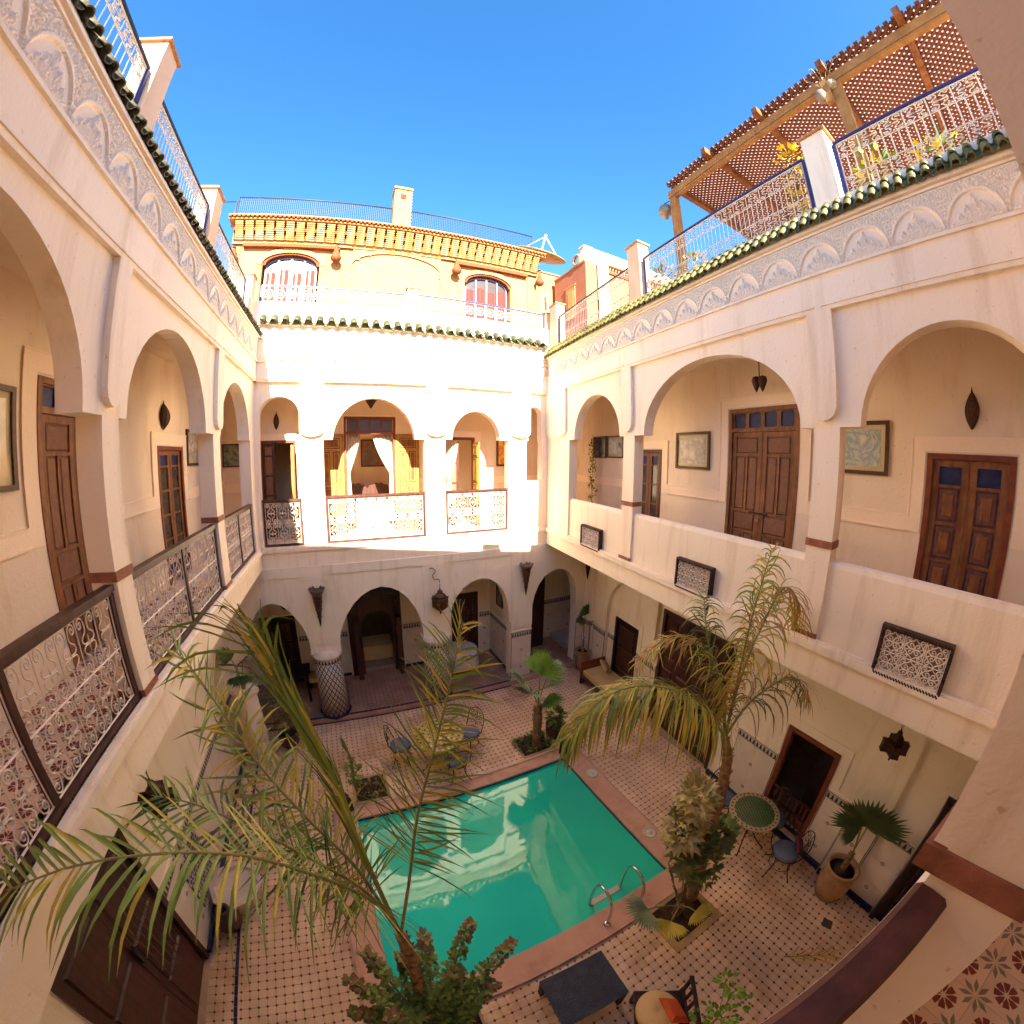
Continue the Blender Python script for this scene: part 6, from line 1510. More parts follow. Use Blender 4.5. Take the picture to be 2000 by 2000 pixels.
# chimney
cn = T('brick_chimney', 'square yellow brick chimney standing on the roof-top building', 'chimney', (3.22, 2.5, 8.3))
O('mortar_core', MB().box(2.975, 3.455, 2.26, 2.70, 8.06, 9.9), MORTAR, cn)
nb = 0
for j in range(30):
    z = 8.08+0.06*j
    for k in range(3):
        if 24 <= j <= 26 and k == 1: continue
        w_ = 0.5/3; a = 2.965+w_*k+(0.03 if j % 2 else 0)
        O('brick', MB().box(a+0.004, a+w_-0.004, 2.245, 2.262, z+0.004, z+0.056), YBRICK, cn)
b = MB()
for j in range(30):
    z = 8.08+0.06*j; b.box(2.96, 2.977, 2.26, 2.70, z+0.004, z+0.056); b.box(3.453, 3.47, 2.26, 2.70, z+0.004, z+0.056)
O('side_bricks', b, YBRICK, cn, kind='stuff')
O('flue_opening', MB().box(3.14, 3.30, 2.240, 2.2445, 9.53, 9.68), mat('dark_flue_fill', (0.10, 0.03, 0.02), 0.95), cn)  # thin panel over the brick gap; the opening's dark is its colour
O('cap', MB().box(2.93, 3.50, 2.20, 2.74, 9.87, 9.91).box(2.95, 3.48, 2.22, 2.72, 9.912, 9.95), YBRICK, cn)
# fine mesh railing along the roof
mr = T('roof_mesh_railing', 'thin dark mesh railing along the roof edge against the blue sky', 'railing', (3, 2.6, 8.3))
FT = Frame(lambda s, z, d=0: (s, YB-0.10-d, z+0.019*(s+1.43)))
seg = [(-1.42, 2.93), (3.50, 7.62)]
b = MB(); c = MB()
for a, e in seg:
    b.tube([FT.p(a, 9.14), FT.p(e, 9.14)], 0.022, 6)
    for q in range(14): c.tube([FT.p(a, 8.38+0.055*q), FT.p(e, 8.38+0.055*q)], 0.0042, 3)
    n = int((e-a)/0.055)
    for k in range(n+1): c.tube([FT.p(a+(e-a)*k/n, 8.32), FT.p(a+(e-a)*k/n, 9.13)], 0.0040, 3, cap=False)
    for k in range(3): b.tube([FT.p(a+(e-a)*k/2, 8.3), FT.p(a+(e-a)*k/2, 9.14)], 0.015, 5)
b.box(-1.56, -1.42, 2.35, 2.75, 8.32, 8.36); b.tube([(-1.55, 2.6, 8.3), (-1.52, 2.6, 9.16)], 0.03, 6); b.tube([(-3.6, 2.7, 9.1), (-1.42, 2.6, 9.14)], 0.02, 5)
OS('handrail', b, MESH_METAL, mr); O('wire_mesh', c, MESH_METAL, mr, kind='stuff')
# pierced clay lanterns and the wind-vane shapes on the facade
def drop(label, s, ztop, zbot, d=0.22, rope=True):
    th = T('clay_lantern', label, 'lantern', FH.p(s, zbot, d), group='clay lanterns on the roof-top building')
    hh = ztop-zbot
    O('bowl', MB().lathe([(0.0,0.0),(0.05,0.0),(0.13,0.06),(0.155,0.14),(0.14,0.17)], (0,0,0), 14), mat('orange_lantern_clay', (0.20, 0.07, 0.025), 0.8, var=0.15, vs=25), th, world=False)
    O('conical_cage', MB().lathe([(0.14,0.17),(0.10,0.24),(0.05,0.40),(0.02,hh*0.9),(0.06,hh*0.93),(0.03,hh)], (0,0,0), 8, sm=False), MATS['orange_lantern_clay'], th, world=False)
    O('bracket_arm', MB().tube([(0,0,hh*0.97),(0,d*0.6,hh),(0,d+0.0,hh)], 0.012, 5), REDBRICK, th, world=False)
drop('clay lantern hanging right of the left arched roof window', 1.46, 7.72, 7.12); drop('clay lantern hanging left of the right arched roof window', 4.95, 7.72, 7.13); drop('clay lantern hanging at the right corner of the roof-top building', 7.80, 7.86, 7.25); drop('dark yellow lantern at the left corner of the roof-top building', -1.30, 7.5, 7.0)
# satellite dish
sdh = T('satellite_dish', 'large rusty cream satellite dish lying nearly flat on the roof', 'satellite dish', (8.85, 4.0, 9.62))
O('reflector', MB().lathe([(0.0,-0.10),(0.35,-0.085),(0.75,-0.02),(1.05,0.09),(1.06,0.075),(0.75,-0.04),(0.35,-0.105),(0.0,-0.12)], (0,0,0), 40), DISH, sdh, world=False); sdh.rotation_euler = (math.radians(23), math.radians(7), 0)
b = MB(); b.tube([(-0.25, -0.6, 0.0), (0.0, 0.0, 0.88)], 0.030, 6); b.tube([(0.98, 0.0, 0.06), (0.02, 0.0, 0.85)], 0.028, 6); b.tube([(-0.8, 0.4, 0.0), (0.0, 0.0, 0.86)], 0.012, 5); OS('feed_arm', b, mat('off_white_metal', (0.62, 0.56, 0.48), 0.5), sdh, world=False)
O('feed_horn', MB().lathe([(0.03,-0.06),(0.05,-0.02),(0.05,0.05),(0.03,0.07)], (0,0,0.88), 10), MATS['off_white_metal'], sdh, world=False)
O('mast', MB().tube([(0.0,0.0,-0.1),(-0.15,0.0,-0.8),(-0.35,0.0,-1.3)], 0.04, 6), MESH_METAL, sdh, world=False)
# neighbouring houses on the right
nh = T('neighbour_house', 'plain ochre house with a tiny white-framed window right of the roof-top building', 'building', (8.8, 3.2, 4.4))
O('render_wall', MB().box(7.81, 9.9, 2.8, 5.0, 4.4, 8.25), ORANGE_WALL, nh)
O('window_frame', MB().box(8.18, 8.44, 2.765, 2.80, 6.75, 7.45), MARBLE, nh); O('pane', MB().box(8.25, 8.37, 2.755, 2.764, 6.82, 7.35), GLASS_DARK, nh)
O('coping', MB().box(7.80, 9.92, 2.76, 5.02, 8.25, 8.30), PINK_WALL, nh)
ph = T('stair_house', 'salmon-coloured corner house with a white finial beyond the far right end of the terrace', 'building', (9.4, 1.4, 4.4))
O('render_wall', MB().box(8.6, 12.8, 0.85, 2.60, 4.36, 7.90), PINK_WALL, ph)
O('parapet_step', MB().box(8.58, 8.92, 0.86, 2.62, 7.901, 7.96), ORANGE_WALL, ph)
O('finial', MB().box(8.59, 8.90, 0.86, 1.10, 7.961, 8.43).box(8.56, 8.93, 0.84, 1.12, 8.431, 8.47), MARBLE, ph)
O('blind_window_frame', MB().box(8.575, 8.60, 1.42, 1.92, 6.2, 7.30).box(8.57, 8.60, 1.38, 1.96, 7.302, 7.36), ORANGE_WALL, ph)
O('blind_window_recess', MB().box(8.566, 8.574, 1.50, 1.80, 6.2, 7.15), YBRICK, ph)
O('round_ornament', MB().tube([(8.60, 1.28+0.17*math.cos(2*PI*k/14), 8.12+0.17*math.sin(2*PI*k/14)) for k in range(15)], 0.05, 6), ORANGE_WALL, ph)
O('pale_parapet', MB().box(8.95, 12.8, 0.95, 1.10, 7.901, 8.52), MARBLE, ph)
me = None
for k in range(26):
    x = 9.52+0.125*k
    if me is None: o = O('edge_tile', MB().tube([(0, -0.12, -0.05), (0, 0.10, 0.06)], 0.05, 6), CAPM, ph, world=False); me = o.data
    else: o = O('edge_tile', me, None, ph, world=False)
    o.location = Vector((x, 0.83, 7.99)) - inv(ph)
O('string_course', MB().box(9.5, 12.8, 0.80, 0.849, 7.70, 7.78), REDBRICK, ph)
cv = MB(); v = []; n = 30
for i in range(n+1):
    x = 9.02+0.46*i/n; v += [(x, 0.78+0.035*math.sin(i*1.5), 4.5), (x, 0.78+0.02*math.sin(i*1.5), 8.05)]
O('white_drape', cv.add(v, [(2*i, 2*i+2, 2*i+3, 2*i+1) for i in range(n)], sm=True), CURTAIN, cat='drape', label='long white drape hanging in front of the salmon corner house')

# ---- pergola over the right terrace ----------------------------------------------------------
pg = T('wooden_pergola', 'honey-coloured wooden pergola with a brown lattice roof over the right terrace', 'pergola', FR.p(-6, 4.4, -1.2))
FP = Frame(lambda s, z, d=0: (W + AR*s + 1.0 - d, s, z))
ZP = 6.93
O('front_beam', MB().fbox(FP, -9.6, -3.72, ZP-0.14, ZP, -0.06, 0.06), PERGOLA, pg); O('beam_cladding', MB().fbox(FP, -9.6, -3.75, ZP-0.185, ZP-0.145, -0.045, 0.045), PERGOLA, pg)
O('rear_beam', MB().fbox(FP, -9.6, -3.72, ZP-0.14, ZP, -3.3, -3.18), PERGOLA, pg)
for s in (-3.82, -7.12): O('post', MB().fbox(FP, s-0.07, s+0.07, 4.36, ZP-0.19, -0.07, 0.07), PERGOLA, pg); O('post', MB().fbox(FP, s-0.07, s+0.07, 4.36, ZP-0.141, -3.31, -3.17), PERGOLA, pg)
for s in (-3.86, -4.86, -5.95, -7.06, -8.16, -9.3): O('joist', MB().fbox(FP, s-0.045, s+0.045, ZP+0.002, ZP+0.11, -3.4, 0.28 if s < -4 else 0.0), WOOD_DOOR, pg)
b = MB(); zl_ = ZP+0.112
n = 0; x0, x1, s0, s1 = -3.35, 0.10, -9.6, -3.75; st = 0.105
import itertools
for sg in (1, -1):
    c = -20.0
    while c < 20:
        c += st
        # line s = sg*d + c clipped to the rectangle
        pts = []
        for d_ in (x0, x1):
            s_ = sg*d_+c
            if s0 <= s_ <= s1: pts.append((s_, d_))
        for s_ in (s0, s1):
            d_ = (s_-c)*sg
            if x0 < d_ < x1: pts.append((s_, d_))
        if len(pts) < 2: continue
        (sa, da), (sb, dbb) = pts[0], pts[-1] if len(pts) == 2 else max(pts[1:], key=lambda q: abs(q[0]-pts[0][0]))
        if abs(sa-sb) < 0.05: continue
        hw = 0.020; zz0 = zl_ + (0.012 if sg > 0 else 0.0)
        l_ = math.hypot(sb-sa, dbb-da); us, ud = (sb-sa)/l_, (dbb-da)/l_; ns, nd = -ud*hw, us*hw
        q = [(sa+ns, da+nd), (sb+ns, dbb+nd), (sb-ns, dbb-nd), (sa-ns, da-nd)]
        b.add([FP.p(s, zz0, d) for s, d in q] + [FP.p(s, zz0+0.011, d) for s, d in q], [(3,2,1,0),(4,5,6,7),(0,1,5,4),(1,2,6,5),(2,3,7,6),(3,0,4,7)])
O('lattice', b, LATTICE, pg, kind='stuff')
mt = bpy.data.materials.new('pale_shade_cloth'); mt.use_nodes = True; _n = mt.node_tree; _p = _n.nodes['Principled BSDF']; _p.inputs['Base Color'].default_value = (0.55, 0.36, 0.30, 1); _p.inputs['Roughness'].default_value = 0.9
_t = _n.nodes.new('ShaderNodeBsdfTranslucent'); _t.inputs[0].default_value = (0.60, 0.40, 0.34, 1); _x = _n.nodes.new('ShaderNodeMixShader'); _x.inputs[0].default_value = 0.5
_n.links.new(_p.outputs[0], _x.inputs[1]); _n.links.new(_t.outputs[0], _x.inputs[2]); _n.links.new(_x.outputs[0], _n.nodes['Material Output'].inputs[0])
O('shade_cloth', MB().add([FP.p(s_, ZP+0.145, d_) for s_, d_ in ((-9.6, 0.08), (-3.78, 0.08), (-3.78, -3.3), (-9.6, -3.3))], [(0,1,2,3)]), mt, pg)
b = MB()
k = 0; s = -9.6
while s < -3.75: b.fbox(FP, s, s+0.06, ZP+0.137, ZP+0.16, -0.02, 0.13); s += 0.105
O('lattice_edge', b, LATTICE, pg, kind='stuff')
O('fan_box', MB().fbox(FP, -4.75, -4.15, ZP-0.25, ZP-0.10, -1.4, -1.2), WOOD_DOOR, pg)
# lamp and camera on the pergola
lp = T('pergola_lamp', 'grey metal lamp hanging at the free corner of the pergola', 'lamp', FP.p(-3.55, ZP-0.35, 0.0))
O('shade', MB().lathe([(0.0,-0.16),(0.04,-0.13),(0.05,-0.06),(0.13,-0.02),(0.14,0.05),(0.11,0.14),(0.03,0.20),(0.01,0.24)], (0,0,0), 16), mat('grey_weathered_metal', (0.28, 0.22, 0.17), 0.5, metal=0.3), lp, world=False); O('bracket', MB().tube([(0,0,0.22),(0.05,-0.1,0.26),(0.02,-0.22,0.18)], 0.010, 5), IRON_BLACK, lp, world=False)
sk = T('pergola_spotlight', 'weathered grey spotlight cluster where the near pergola post meets the beam', 'lamp', FP.p(-7.0, ZP-0.30, 0.11))
O('lamp_head', MB().lathe([(0.0,-0.13),(0.05,-0.12),(0.085,-0.03),(0.07,0.05),(0.0,0.07)], (0.0,0.09,0.0), 10), MATS['grey_weathered_metal'], sk, world=False)
O('lamp_head', MB().lathe([(0.0,-0.10),(0.06,-0.08),(0.075,0.02),(0.03,0.09),(0.0,0.10)], (0.02,-0.08,0.10), 10), mat('weathered_bone_paint', (0.42, 0.32, 0.20), 0.8, var=0.15, vs=15), sk, world=False)
O('bracket', MB().box(-0.03, 0.06, -0.05, 0.05, -0.18, 0.20), PERGOLA, sk, world=False)
random.seed(6)
for k in range(6):
    g = random.uniform(-1, 1); O('dry_vine', MB().tube(spline([(0,0,0.05),(-0.04,0.2*g,0.18+0.05*k),(-0.06,0.34*g,0.30+0.03*k)], 4), 0.006, 4), MATS['weathered_bone_paint'], sk, world=False)
# ================================================================== PLANTS
def frond(mb, pts, n_leaf, length, spread=0.9, droop=0.6, width=0.016, start=0.12, mats_=(0, 1), mix=0.3, curl=0.0, r0=0.016, seg=4, side=None, rng=None, taper_len=True, up=None, gap=0.0):
    """Feather-palm frond: a bending rib with leaflets on both sides."""
    rnd = rng or random
    C_ = spline(pts, 8)
    mb.tube(C_, (r0, r0*0.25), 5, m=2, taper=1)
    cum = [0.0]
    for i in range(1, len(C_)): cum.append(cum[-1]+(C_[i]-C_[i-1]).length)
    tot = cum[-1]
    for k in range(n_leaf):
        t = start+(1-start)*(k+rnd.random()*0.7)/n_leaf; L_ = t*tot
        i = next((j for j in range(1, len(C_)) if cum[j] >= L_), len(C_)-1)
        u = (L_-cum[i-1])/max(1e-6, cum[i]-cum[i-1]); p = C_[i-1].lerp(C_[i], u); tg = (C_[i]-C_[i-1]).normalized()
        sd = tg.cross(up or Vector((0, 0, 1)));
        if sd.length < 0.2: sd = tg.cross(Vector((0, 1, 0)))
        sd.normalize(); nrm = sd.cross(tg).normalized()
        for sg in ((-1, 1) if side is None else (side,)):
            ll = length*(0.55+0.45*math.sin(PI*min(1, 0.15+t*0.85))) if taper_len else length
            ll *= rnd.uniform(0.62, 1.12)
            d = (sd*sg*spread + tg*(0.45+0.35*t) + nrm*rnd.uniform(-0.15, 0.40) + Vector((rnd.uniform(-.14,.14), rnd.uniform(-.14,.14), rnd.uniform(-.12,.12)))).normalized()
            q = p.copy(); wv = nrm.cross(d).normalized() if nrm.cross(d).length > 0.1 else tg
            mi = mats_[0] if rnd.random() > mix else mats_[1]
            v = []; f = []; step = ll/seg; dd = d.copy(); cr = rnd.uniform(-1, 1)*curl; dr = droop*rnd.uniform(0.6, 1.4)
            for s in range(seg+1):
                w_ = width*(0.55 if s == 0 else (1.0 if s < seg-1 else 0.65 if s == seg-1 else 0.05))
                v += [q-wv*w_+nrm*w_*0.35, q, q+wv*w_+nrm*w_*0.35]
                dd = (dd + Vector((0, 0, -1))*dr*(s+1)/seg*0.55 + sd*sg*(-cr)*0.4 + tg*cr*0.2).normalized()
                q = q + dd*step
                wv = (wv - dd*wv.dot(dd)).normalized()
            for s in range(seg): f += [(3*s, 3*s+1, 3*s+4, 3*s+3), (3*s+1, 3*s+2, 3*s+5, 3*s+4)]
            mb.add(v, f, mi)
def fan(mb, base, tip_dir, size, n=22, m=0, spread=2.3, stem_m=1, petiole=None, droop=0.15, rnd=random, side=None):
    """Fan-palm leaf: radiating folded blades."""
    b0 = Vector(base); t = Vector(tip_dir).normalized()
    sd = t.cross(Vector((0, 0, 1))) if side is None else (Vector(side)-t*t.dot(Vector(side)))
    sd = sd.normalized() if sd.length > 0.1 else Vector((1, 0, 0)); nrm = sd.cross(t).normalized()
    if petiole: mb.tube(spline(petiole+[tuple(b0)], 5), 0.010, 5, m=stem_m)
    for k in range(n):
        a = spread*((k+0.5)/n-0.5)*2*0.5*1.0; a = (k/(n-1)-0.5)*spread*1.0
        d = (t*math.cos(a)+sd*math.sin(a)).normalized(); ln = size*(0.82+0.18*math.cos(a))*rnd.uniform(0.9, 1.06)
        pr = (d.cross(nrm)).normalized(); w_ = size*0.070
        p1 = b0+d*ln*0.55-Vector((0,0,1))*droop*size*0.08+nrm*0.0; p2 = b0+d*ln-Vector((0,0,1))*droop*size*(0.35+0.4*rnd.random())
        mb.add([b0, p1-pr*w_+nrm*w_*0.5, p1, p1+pr*w_+nrm*w_*0.5, p2], [(0,1,2),(0,2,3),(1,4,2),(2,4,3)], m)
def trunk(name, parent, pts, r, m=BARK, rings=True, n=10):
    C_ = spline(pts, 8); b = MB(); v = []; k = len(C_)
    for i, p in enumerate(C_):
        rr = r[0]+(r[1]-r[0])*i/(k-1)
        if rings: rr *= 1+0.10*((i*2) % 2)+0.12*noise.noise(Vector((i*0.9, r[0]*50, 0)))
        for j in range(n):
            g = 2*PI*j/n; q = 1+0.14*noise.noise(Vector((math.cos(g)*2, math.sin(g)*2, i*0.8)))
            v.append((p.x+rr*q*math.cos(g), p.y+rr*q*math.sin(g), p.z))
    b.add(v, [(i*n+j, i*n+(j+1) % n, (i+1)*n+(j+1) % n, (i+1)*n+j) for i in range(k-1) for j in range(n)] + [tuple((k-1)*n+j for j in range(n))], sm=True)
    if rings:      # dead leaf bases
        for i in range(2, k-1, 1):
            for q in range(3):
                g = random.uniform(0, 2*PI); rr = r[0]+(r[1]-r[0])*i/(k-1); p = C_[i]
                a = Vector((math.cos(g), math.sin(g), 0)); t = Vector((-a.y, a.x, 0))
                p0 = p+a*rr*0.9
                b.add([p0-t*rr*0.4, p0+t*rr*0.4, p0+a*rr*0.55+Vector((0,0,rr*0.9))], [(0,1,2)])
    return O(name, b, m, parent)
PM = [LEAF[0], LEAF[1], STEM, LEAF[2], LEAF[3]]
# the tall slender palm by the near side of the pool
pa = T('feather_palm', 'tall slender feather palm at the near pool edge, long fronds reaching left', 'palm tree', (1.61, -6.2, H))
trunk('trunk', pa, [(1.62, -6.22, H), (1.57, -6.23, -3.6), (1.60, -6.2, -2.8), (1.57, -6.2, -2.05)], (0.075, 0.055), n=12)
random.seed(11)
def fr(*pts, **k):
    b = MB(); frond(b, pts, **k); O('frond', b, PM, pa)
fr((1.57,-6.2,-2.04), (1.75,-6.1,-1.36), (1.9,-6.0,-0.74), (2.08,-5.9,-0.25), (2.21,-5.85,0.14), (2.31,-5.8,0.46), (2.38,-5.8,0.73), n_leaf=70, length=0.62, spread=1.0, droop=0.35, width=0.0085, start=0.30, mats_=(0, 1), mix=0.45, curl=0.35)
fr((1.57,-6.2,-2.04), (1.48,-6.25,-1.34), (1.25,-6.4,-0.63), (1.0,-6.5,-0.19), (0.78,-6.6,0.05), (0.52,-6.7,0.18), (0.24,-6.8,0.22), (-0.07,-6.9,0.16), n_leaf=54, length=0.68, spread=0.95, droop=0.6, width=0.0105, start=0.22, mats_=(0, 1), mix=0.25)
fr((1.57,-6.2,-2.04), (1.39,-6.0,-1.2), (1.12,-5.8,-0.73), (0.86,-5.6,-0.35), (0.68,-5.5,0.06), (0.56,-5.5,0.41), (0.45,-5.5,0.61), n_leaf=76, length=0.56, spread=1.1, droop=0.45, width=0.010, start=0.20, mats_=(0, 1), mix=0.45, curl=0.9)
fr((1.57,-6.2,-2.04), (1.42,-6.15,-1.3), (1.12,-6.1,-0.8), (0.80,-6.05,-0.45), (0.50,-6.0,-0.25), (0.2,-5.95,-0.2), n_leaf=40, length=0.60, spread=1.0, droop=0.5, width=0.0095, start=0.25, mats_=(0, 4), mix=0.4, curl=0.3)
# the unopened spear: leaflets folded tight along the rib
b = MB(); C_ = [(1.57,-6.2,-2.04), (1.46,-6.15,-0.5), (1.4,-6.1,0.04), (1.27,-6.1,0.62), (1.18,-6.1,0.96), (1.11,-6.1,1.13)]
cv_ = spline(C_, 8); b.tube(cv_, (0.020, 0.004), 6, m=2, taper=1)
for k in range(64):
    i0 = random.randint(5, len(cv_)-14); ln = random.randint(9, 15); i1 = min(len(cv_)-1, i0+ln)
    off = Vector((random.uniform(-1, 1), random.uniform(-1, 1), 0))*0.045; tip = Vector((random.uniform(-0.17, 0.12), random.uniform(-0.08, 0.08), random.uniform(-0.05, 0.10)))
    v = []; n = i1-i0
    for j in range(0, n+1, 3):
        t = j/n; p = cv_[i0+j]+off*(0.3+0.7*math.sin(PI*min(1, t+0.1)))+tip*t**2.2; w_ = 0.009*(1-t*0.9); v += [p+Vector((-w_, 0, 0)), p+Vector((w_, 0.004, 0))]
    b.add(v, [(2*q, 2*q+1, 2*q+3, 2*q+2) for q in range(len(v)//2-1)], random.choice((0, 0, 1, 4)))
for tip in ((0.62, -6.15, 1.02), (0.78, -6.1, 1.12), (0.95, -6.1, 1.10), (1.32, -6.05, 0.98), (0.60, -6.2, 0.80)):
    for q in range(2):
        s0_ = cv_[random.randint(24, 34)]; m_ = s0_.lerp(Vector(tip), 0.55)+Vector((0, 0, 0.08)); w_ = 0.012
        P_ = spline([s0_, m_, Vector(tip)+Vector((random.uniform(-0.06, 0.06), 0, random.uniform(-0.08, 0.04)))], 4)
        v = []
        for j, p in enumerate(P_): ww = w_*(1-j/(len(P_)-1)*0.95); v += [p+Vector((-ww*0.6, 0, ww)), p+Vector((ww*0.6, 0, -ww))]
        b.add(v, [(2*q_, 2*q_+1, 2*q_+3, 2*q_+2) for q_ in range(len(v)//2-1)], 0)
O('unopened_frond', b, PM, pa)
# shrubby palm right of the pool
pb = T('feather_palm', 'feather palm with drooping yellow-green fronds right of the pool, in the square bed', 'palm tree', (5.33, -6.57, H))
trunk('trunk', pb, [(5.33,-6.57,H), (5.21,-6.5,-2.95), (5.24,-6.4,-2.0), (5.22,-6.35,-1.47), (5.10,-6.3,-1.12)], (0.085, 0.05), n=12)
random.seed(5)
def fr2(*pts, **k):
    b = MB(); frond(b, pts, **k); O('frond', b, PM, pb)
Z0 = (5.09, -6.3, -1.12)
fr2(Z0, (4.74,-6.2,-0.64), (4.29,-6.1,-0.29), (3.83,-6.0,-0.12), (3.48,-5.95,-0.18), (3.22,-5.9,-0.50), n_leaf=120, length=0.74, spread=0.55, droop=2.4, width=0.0085, start=0.12, mats_=(0, 1), mix=0.6, seg=5)
fr2(Z0, (5.05,-6.3,-0.37), (5.07,-6.3,0.25), (5.19,-6.3,0.7), (5.30,-6.3,0.96), n_leaf=70, length=0.42, spread=0.8, droop=1.6, width=0.0075, start=0.15, mats_=(1, 0), mix=0.45, curl=1.2, seg=5)
fr2(Z0, (5.0,-6.35,-0.3), (5.12,-6.4,0.25), (5.35,-6.45,0.60), (5.62,-6.5,0.45), (5.80,-6.5,0.1), n_leaf=85, length=0.50, spread=0.8, droop=2.0, width=0.0075, start=0.15, mats_=(1, 3), mix=0.45, curl=1.4, seg=5)
fr2(Z0, (5.02,-6.15,-0.52), (4.88,-5.95,-0.12), (4.66,-5.8,0.06), (4.45,-5.7,0.0), (4.25,-5.6,-0.2), n_leaf=60, length=0.46, spread=0.7, droop=1.8, width=0.0075, start=0.15, mats_=(3, 1), mix=0.5, curl=1.0, seg=5)
fr2(Z0, (5.08,-6.45,-0.62), (5.22,-6.6,-0.35), (5.55,-6.7,-0.35), (5.88,-6.8,-0.72), n_leaf=46, length=0.52, spread=0.6, droop=1.9, width=0.0065, start=0.2, mats_=(4, 3), mix=0.5, curl=0.6, seg=5)
fr2(Z0, (5.0,-6.2,-0.55), (4.9,-6.0,-0.1), (4.95,-5.85,0.2), (5.1,-5.7,0.35), n_leaf=50, length=0.45, spread=0.8, droop=1.5, width=0.0075, start=0.15, mats_=(0, 4), mix=0.5, curl=0.8, seg=5)
# pale leafy shrub climbing its trunk
def leafy(mb, c, R_, n, size, mats_n, rnd=random, lobes=3, flat=1.0):
    for k in range(n):
        d = Vector((rnd.gauss(0, 1), rnd.gauss(0, 1), rnd.gauss(0, 1)*flat)).normalized(); p = Vector(c)+Vector((d.x*R_[0], d.y*R_[1], d.z*R_[2]))*rnd.uniform(0.25, 1.0)**0.6
        t = (d+Vector((rnd.uniform(-.6,.6), rnd.uniform(-.6,.6), rnd.uniform(-.3,.9)))).normalized(); s_ = t.cross(Vector((0,0,1)))
        s_ = s_.normalized() if s_.length > .1 else Vector((1,0,0)); nn = s_.cross(t); sz = size*rnd.uniform(0.6, 1.25); mi = rnd.randrange(mats_n)
        if lobes == 1: mb.add([p, p+t*sz*.5+s_*sz*.28, p+t*sz, p+t*sz*.5-s_*sz*.28], [(0,1,2,3)], mi)
        else:
            v = [p]
            for q in range(lobes*2+1):
                a = (q/(lobes*2)-0.5)*2.4; rr = sz*(1.0 if q % 2 else 0.5); v.append(p+t*rr*math.cos(a)+s_*rr*math.sin(a)+nn*sz*0.08*math.sin(q))
            mb.add(v, [(0, q, q+1) for q in range(1, lobes*2+1)], mi)
sh = T('lobed_leaf_shrub', 'bushy shrub of pale cream lobed leaves growing round the palm trunk right of the pool', 'shrub', (5.1, -6.6, H))
random.seed(3)
b = MB(); leafy(b, (4.90, -6.28, -1.95), (0.20, 0.2, 0.30), 120, 0.13, 2); leafy(b, (4.86, -6.30, -2.45), (0.26, 0.24, 0.32), 150, 0.14, 2); O('pale_leaves', b, [PALE_LEAF, mat('ivory_leaf', (0.50, 0.42, 0.22), 0.6)], sh)
b = MB(); leafy(b, (5.05, -6.4, -2.75), (0.34, 0.30, 0.34), 150, 0.14, 2); leafy(b, (5.45, -6.45, -2.9), (0.22, 0.22, 0.30), 90, 0.13, 2); leafy(b, (5.2, -6.55, -3.3), (0.30, 0.25, 0.25), 80, 0.12, 2); O('green_leaves', b, [SHRUB, mat('olive_lobed_leaf', (0.16, 0.15, 0.05), 0.6)], sh)
O('stem', MB().tube(spline([(5.15,-6.55,H),(5.05,-6.45,-3.2),(4.95,-6.35,-2.5),(4.92,-6.3,-1.9)], 5), 0.018, 6), BARK, sh)
def fan_plant(label, loc, leaves, mats_, trunk_h=0.0, tr=(0.05, 0.04), group=None, name='fan_palm'):
    th = T(name, label, 'palm tree', loc, group=group)
    if trunk_h: trunk('trunk', th, [loc, (loc[0]+0.01, loc[1], loc[2]+trunk_h*0.5), (loc[0], loc[1], loc[2]+trunk_h)], tr)
    top = (loc[0], loc[1], loc[2]+trunk_h)
    for (bp, dr_, sz, mi, *sd_) in leaves:
        b = MB(); mid = tuple((top[i]+bp[i])/2+(0.04 if i == 2 else 0) for i in range(3))
        fan(b, bp, dr_, sz, m=0, stem_m=1, petiole=[top, mid], n=24, spread=2.6, side=sd_[0] if sd_ else None)
        O('fan_leaf', b, [mats_[mi], STEM], th)
    return th
random.seed(21)
fan_plant('small fan palm with bright green and silvery leaves beyond the far pool corner', (5.04, -2.47, H), [((5.02,-2.5,-2.75),(0.1,-0.7,0.75),0.50,0), ((4.80,-2.6,-2.62),(-0.8,-0.4,0.5),0.46,1), ((5.10,-2.4,-2.45),(0.3,0.1,1.0),0.62,0), ((5.22,-2.45,-2.55),(0.8,-0.1,0.8),0.55,1), ((4.72,-2.5,-2.45),(-0.7,0.1,0.7),0.50,1), ((5.12,-2.6,-2.9),(0.5,-0.7,0.1),0.42,0)], [LEAF_BRIGHT, LEAF_SILVER], 1.15, (0.10, 0.085))
fan_plant('pair of small pale fan palms at the foot of the palm right of the pool', (4.95, -6.62, H), [((4.35,-6.52,-3.55),(-0.8,0.1,0.35),0.38,0), ((4.72,-6.55,-3.35),(-0.3,0.2,0.9),0.40,0), ((4.62,-6.75,-3.85),(-0.6,-0.4,0.25),0.32,1), ((4.95,-6.85,-3.8),(0.1,-0.6,0.5),0.30,1), ((4.88,-6.5,-3.2),(0.1,0.2,0.9),0.32,0)], [LEAF_SILVER, LEAF[1]], 0.25, (0.06, 0.05))
# ground ivy in the far bed
b = MB(); random.seed(8)
for q in range(4): leafy(b, (4.85+0.12*q, -2.36, H+0.05), (0.26, 0.25, 0.06), 60, 0.09, 2, lobes=1)
O('ground_ivy', b, [SHRUB, LEAF[3]], kind='stuff', cat='ground cover', label='dark ivy covering the square bed round the small fan palm')
b = MB()
leafy(b, (1.6, -2.38, H+0.04), (0.25, 0.24, 0.05), 70, 0.07, 2, lobes=1); O('low_weeds', b, [SHRUB, LEAF[2]], kind='stuff', cat='ground cover', label='sparse weeds in the square bed left of the far pool edge')
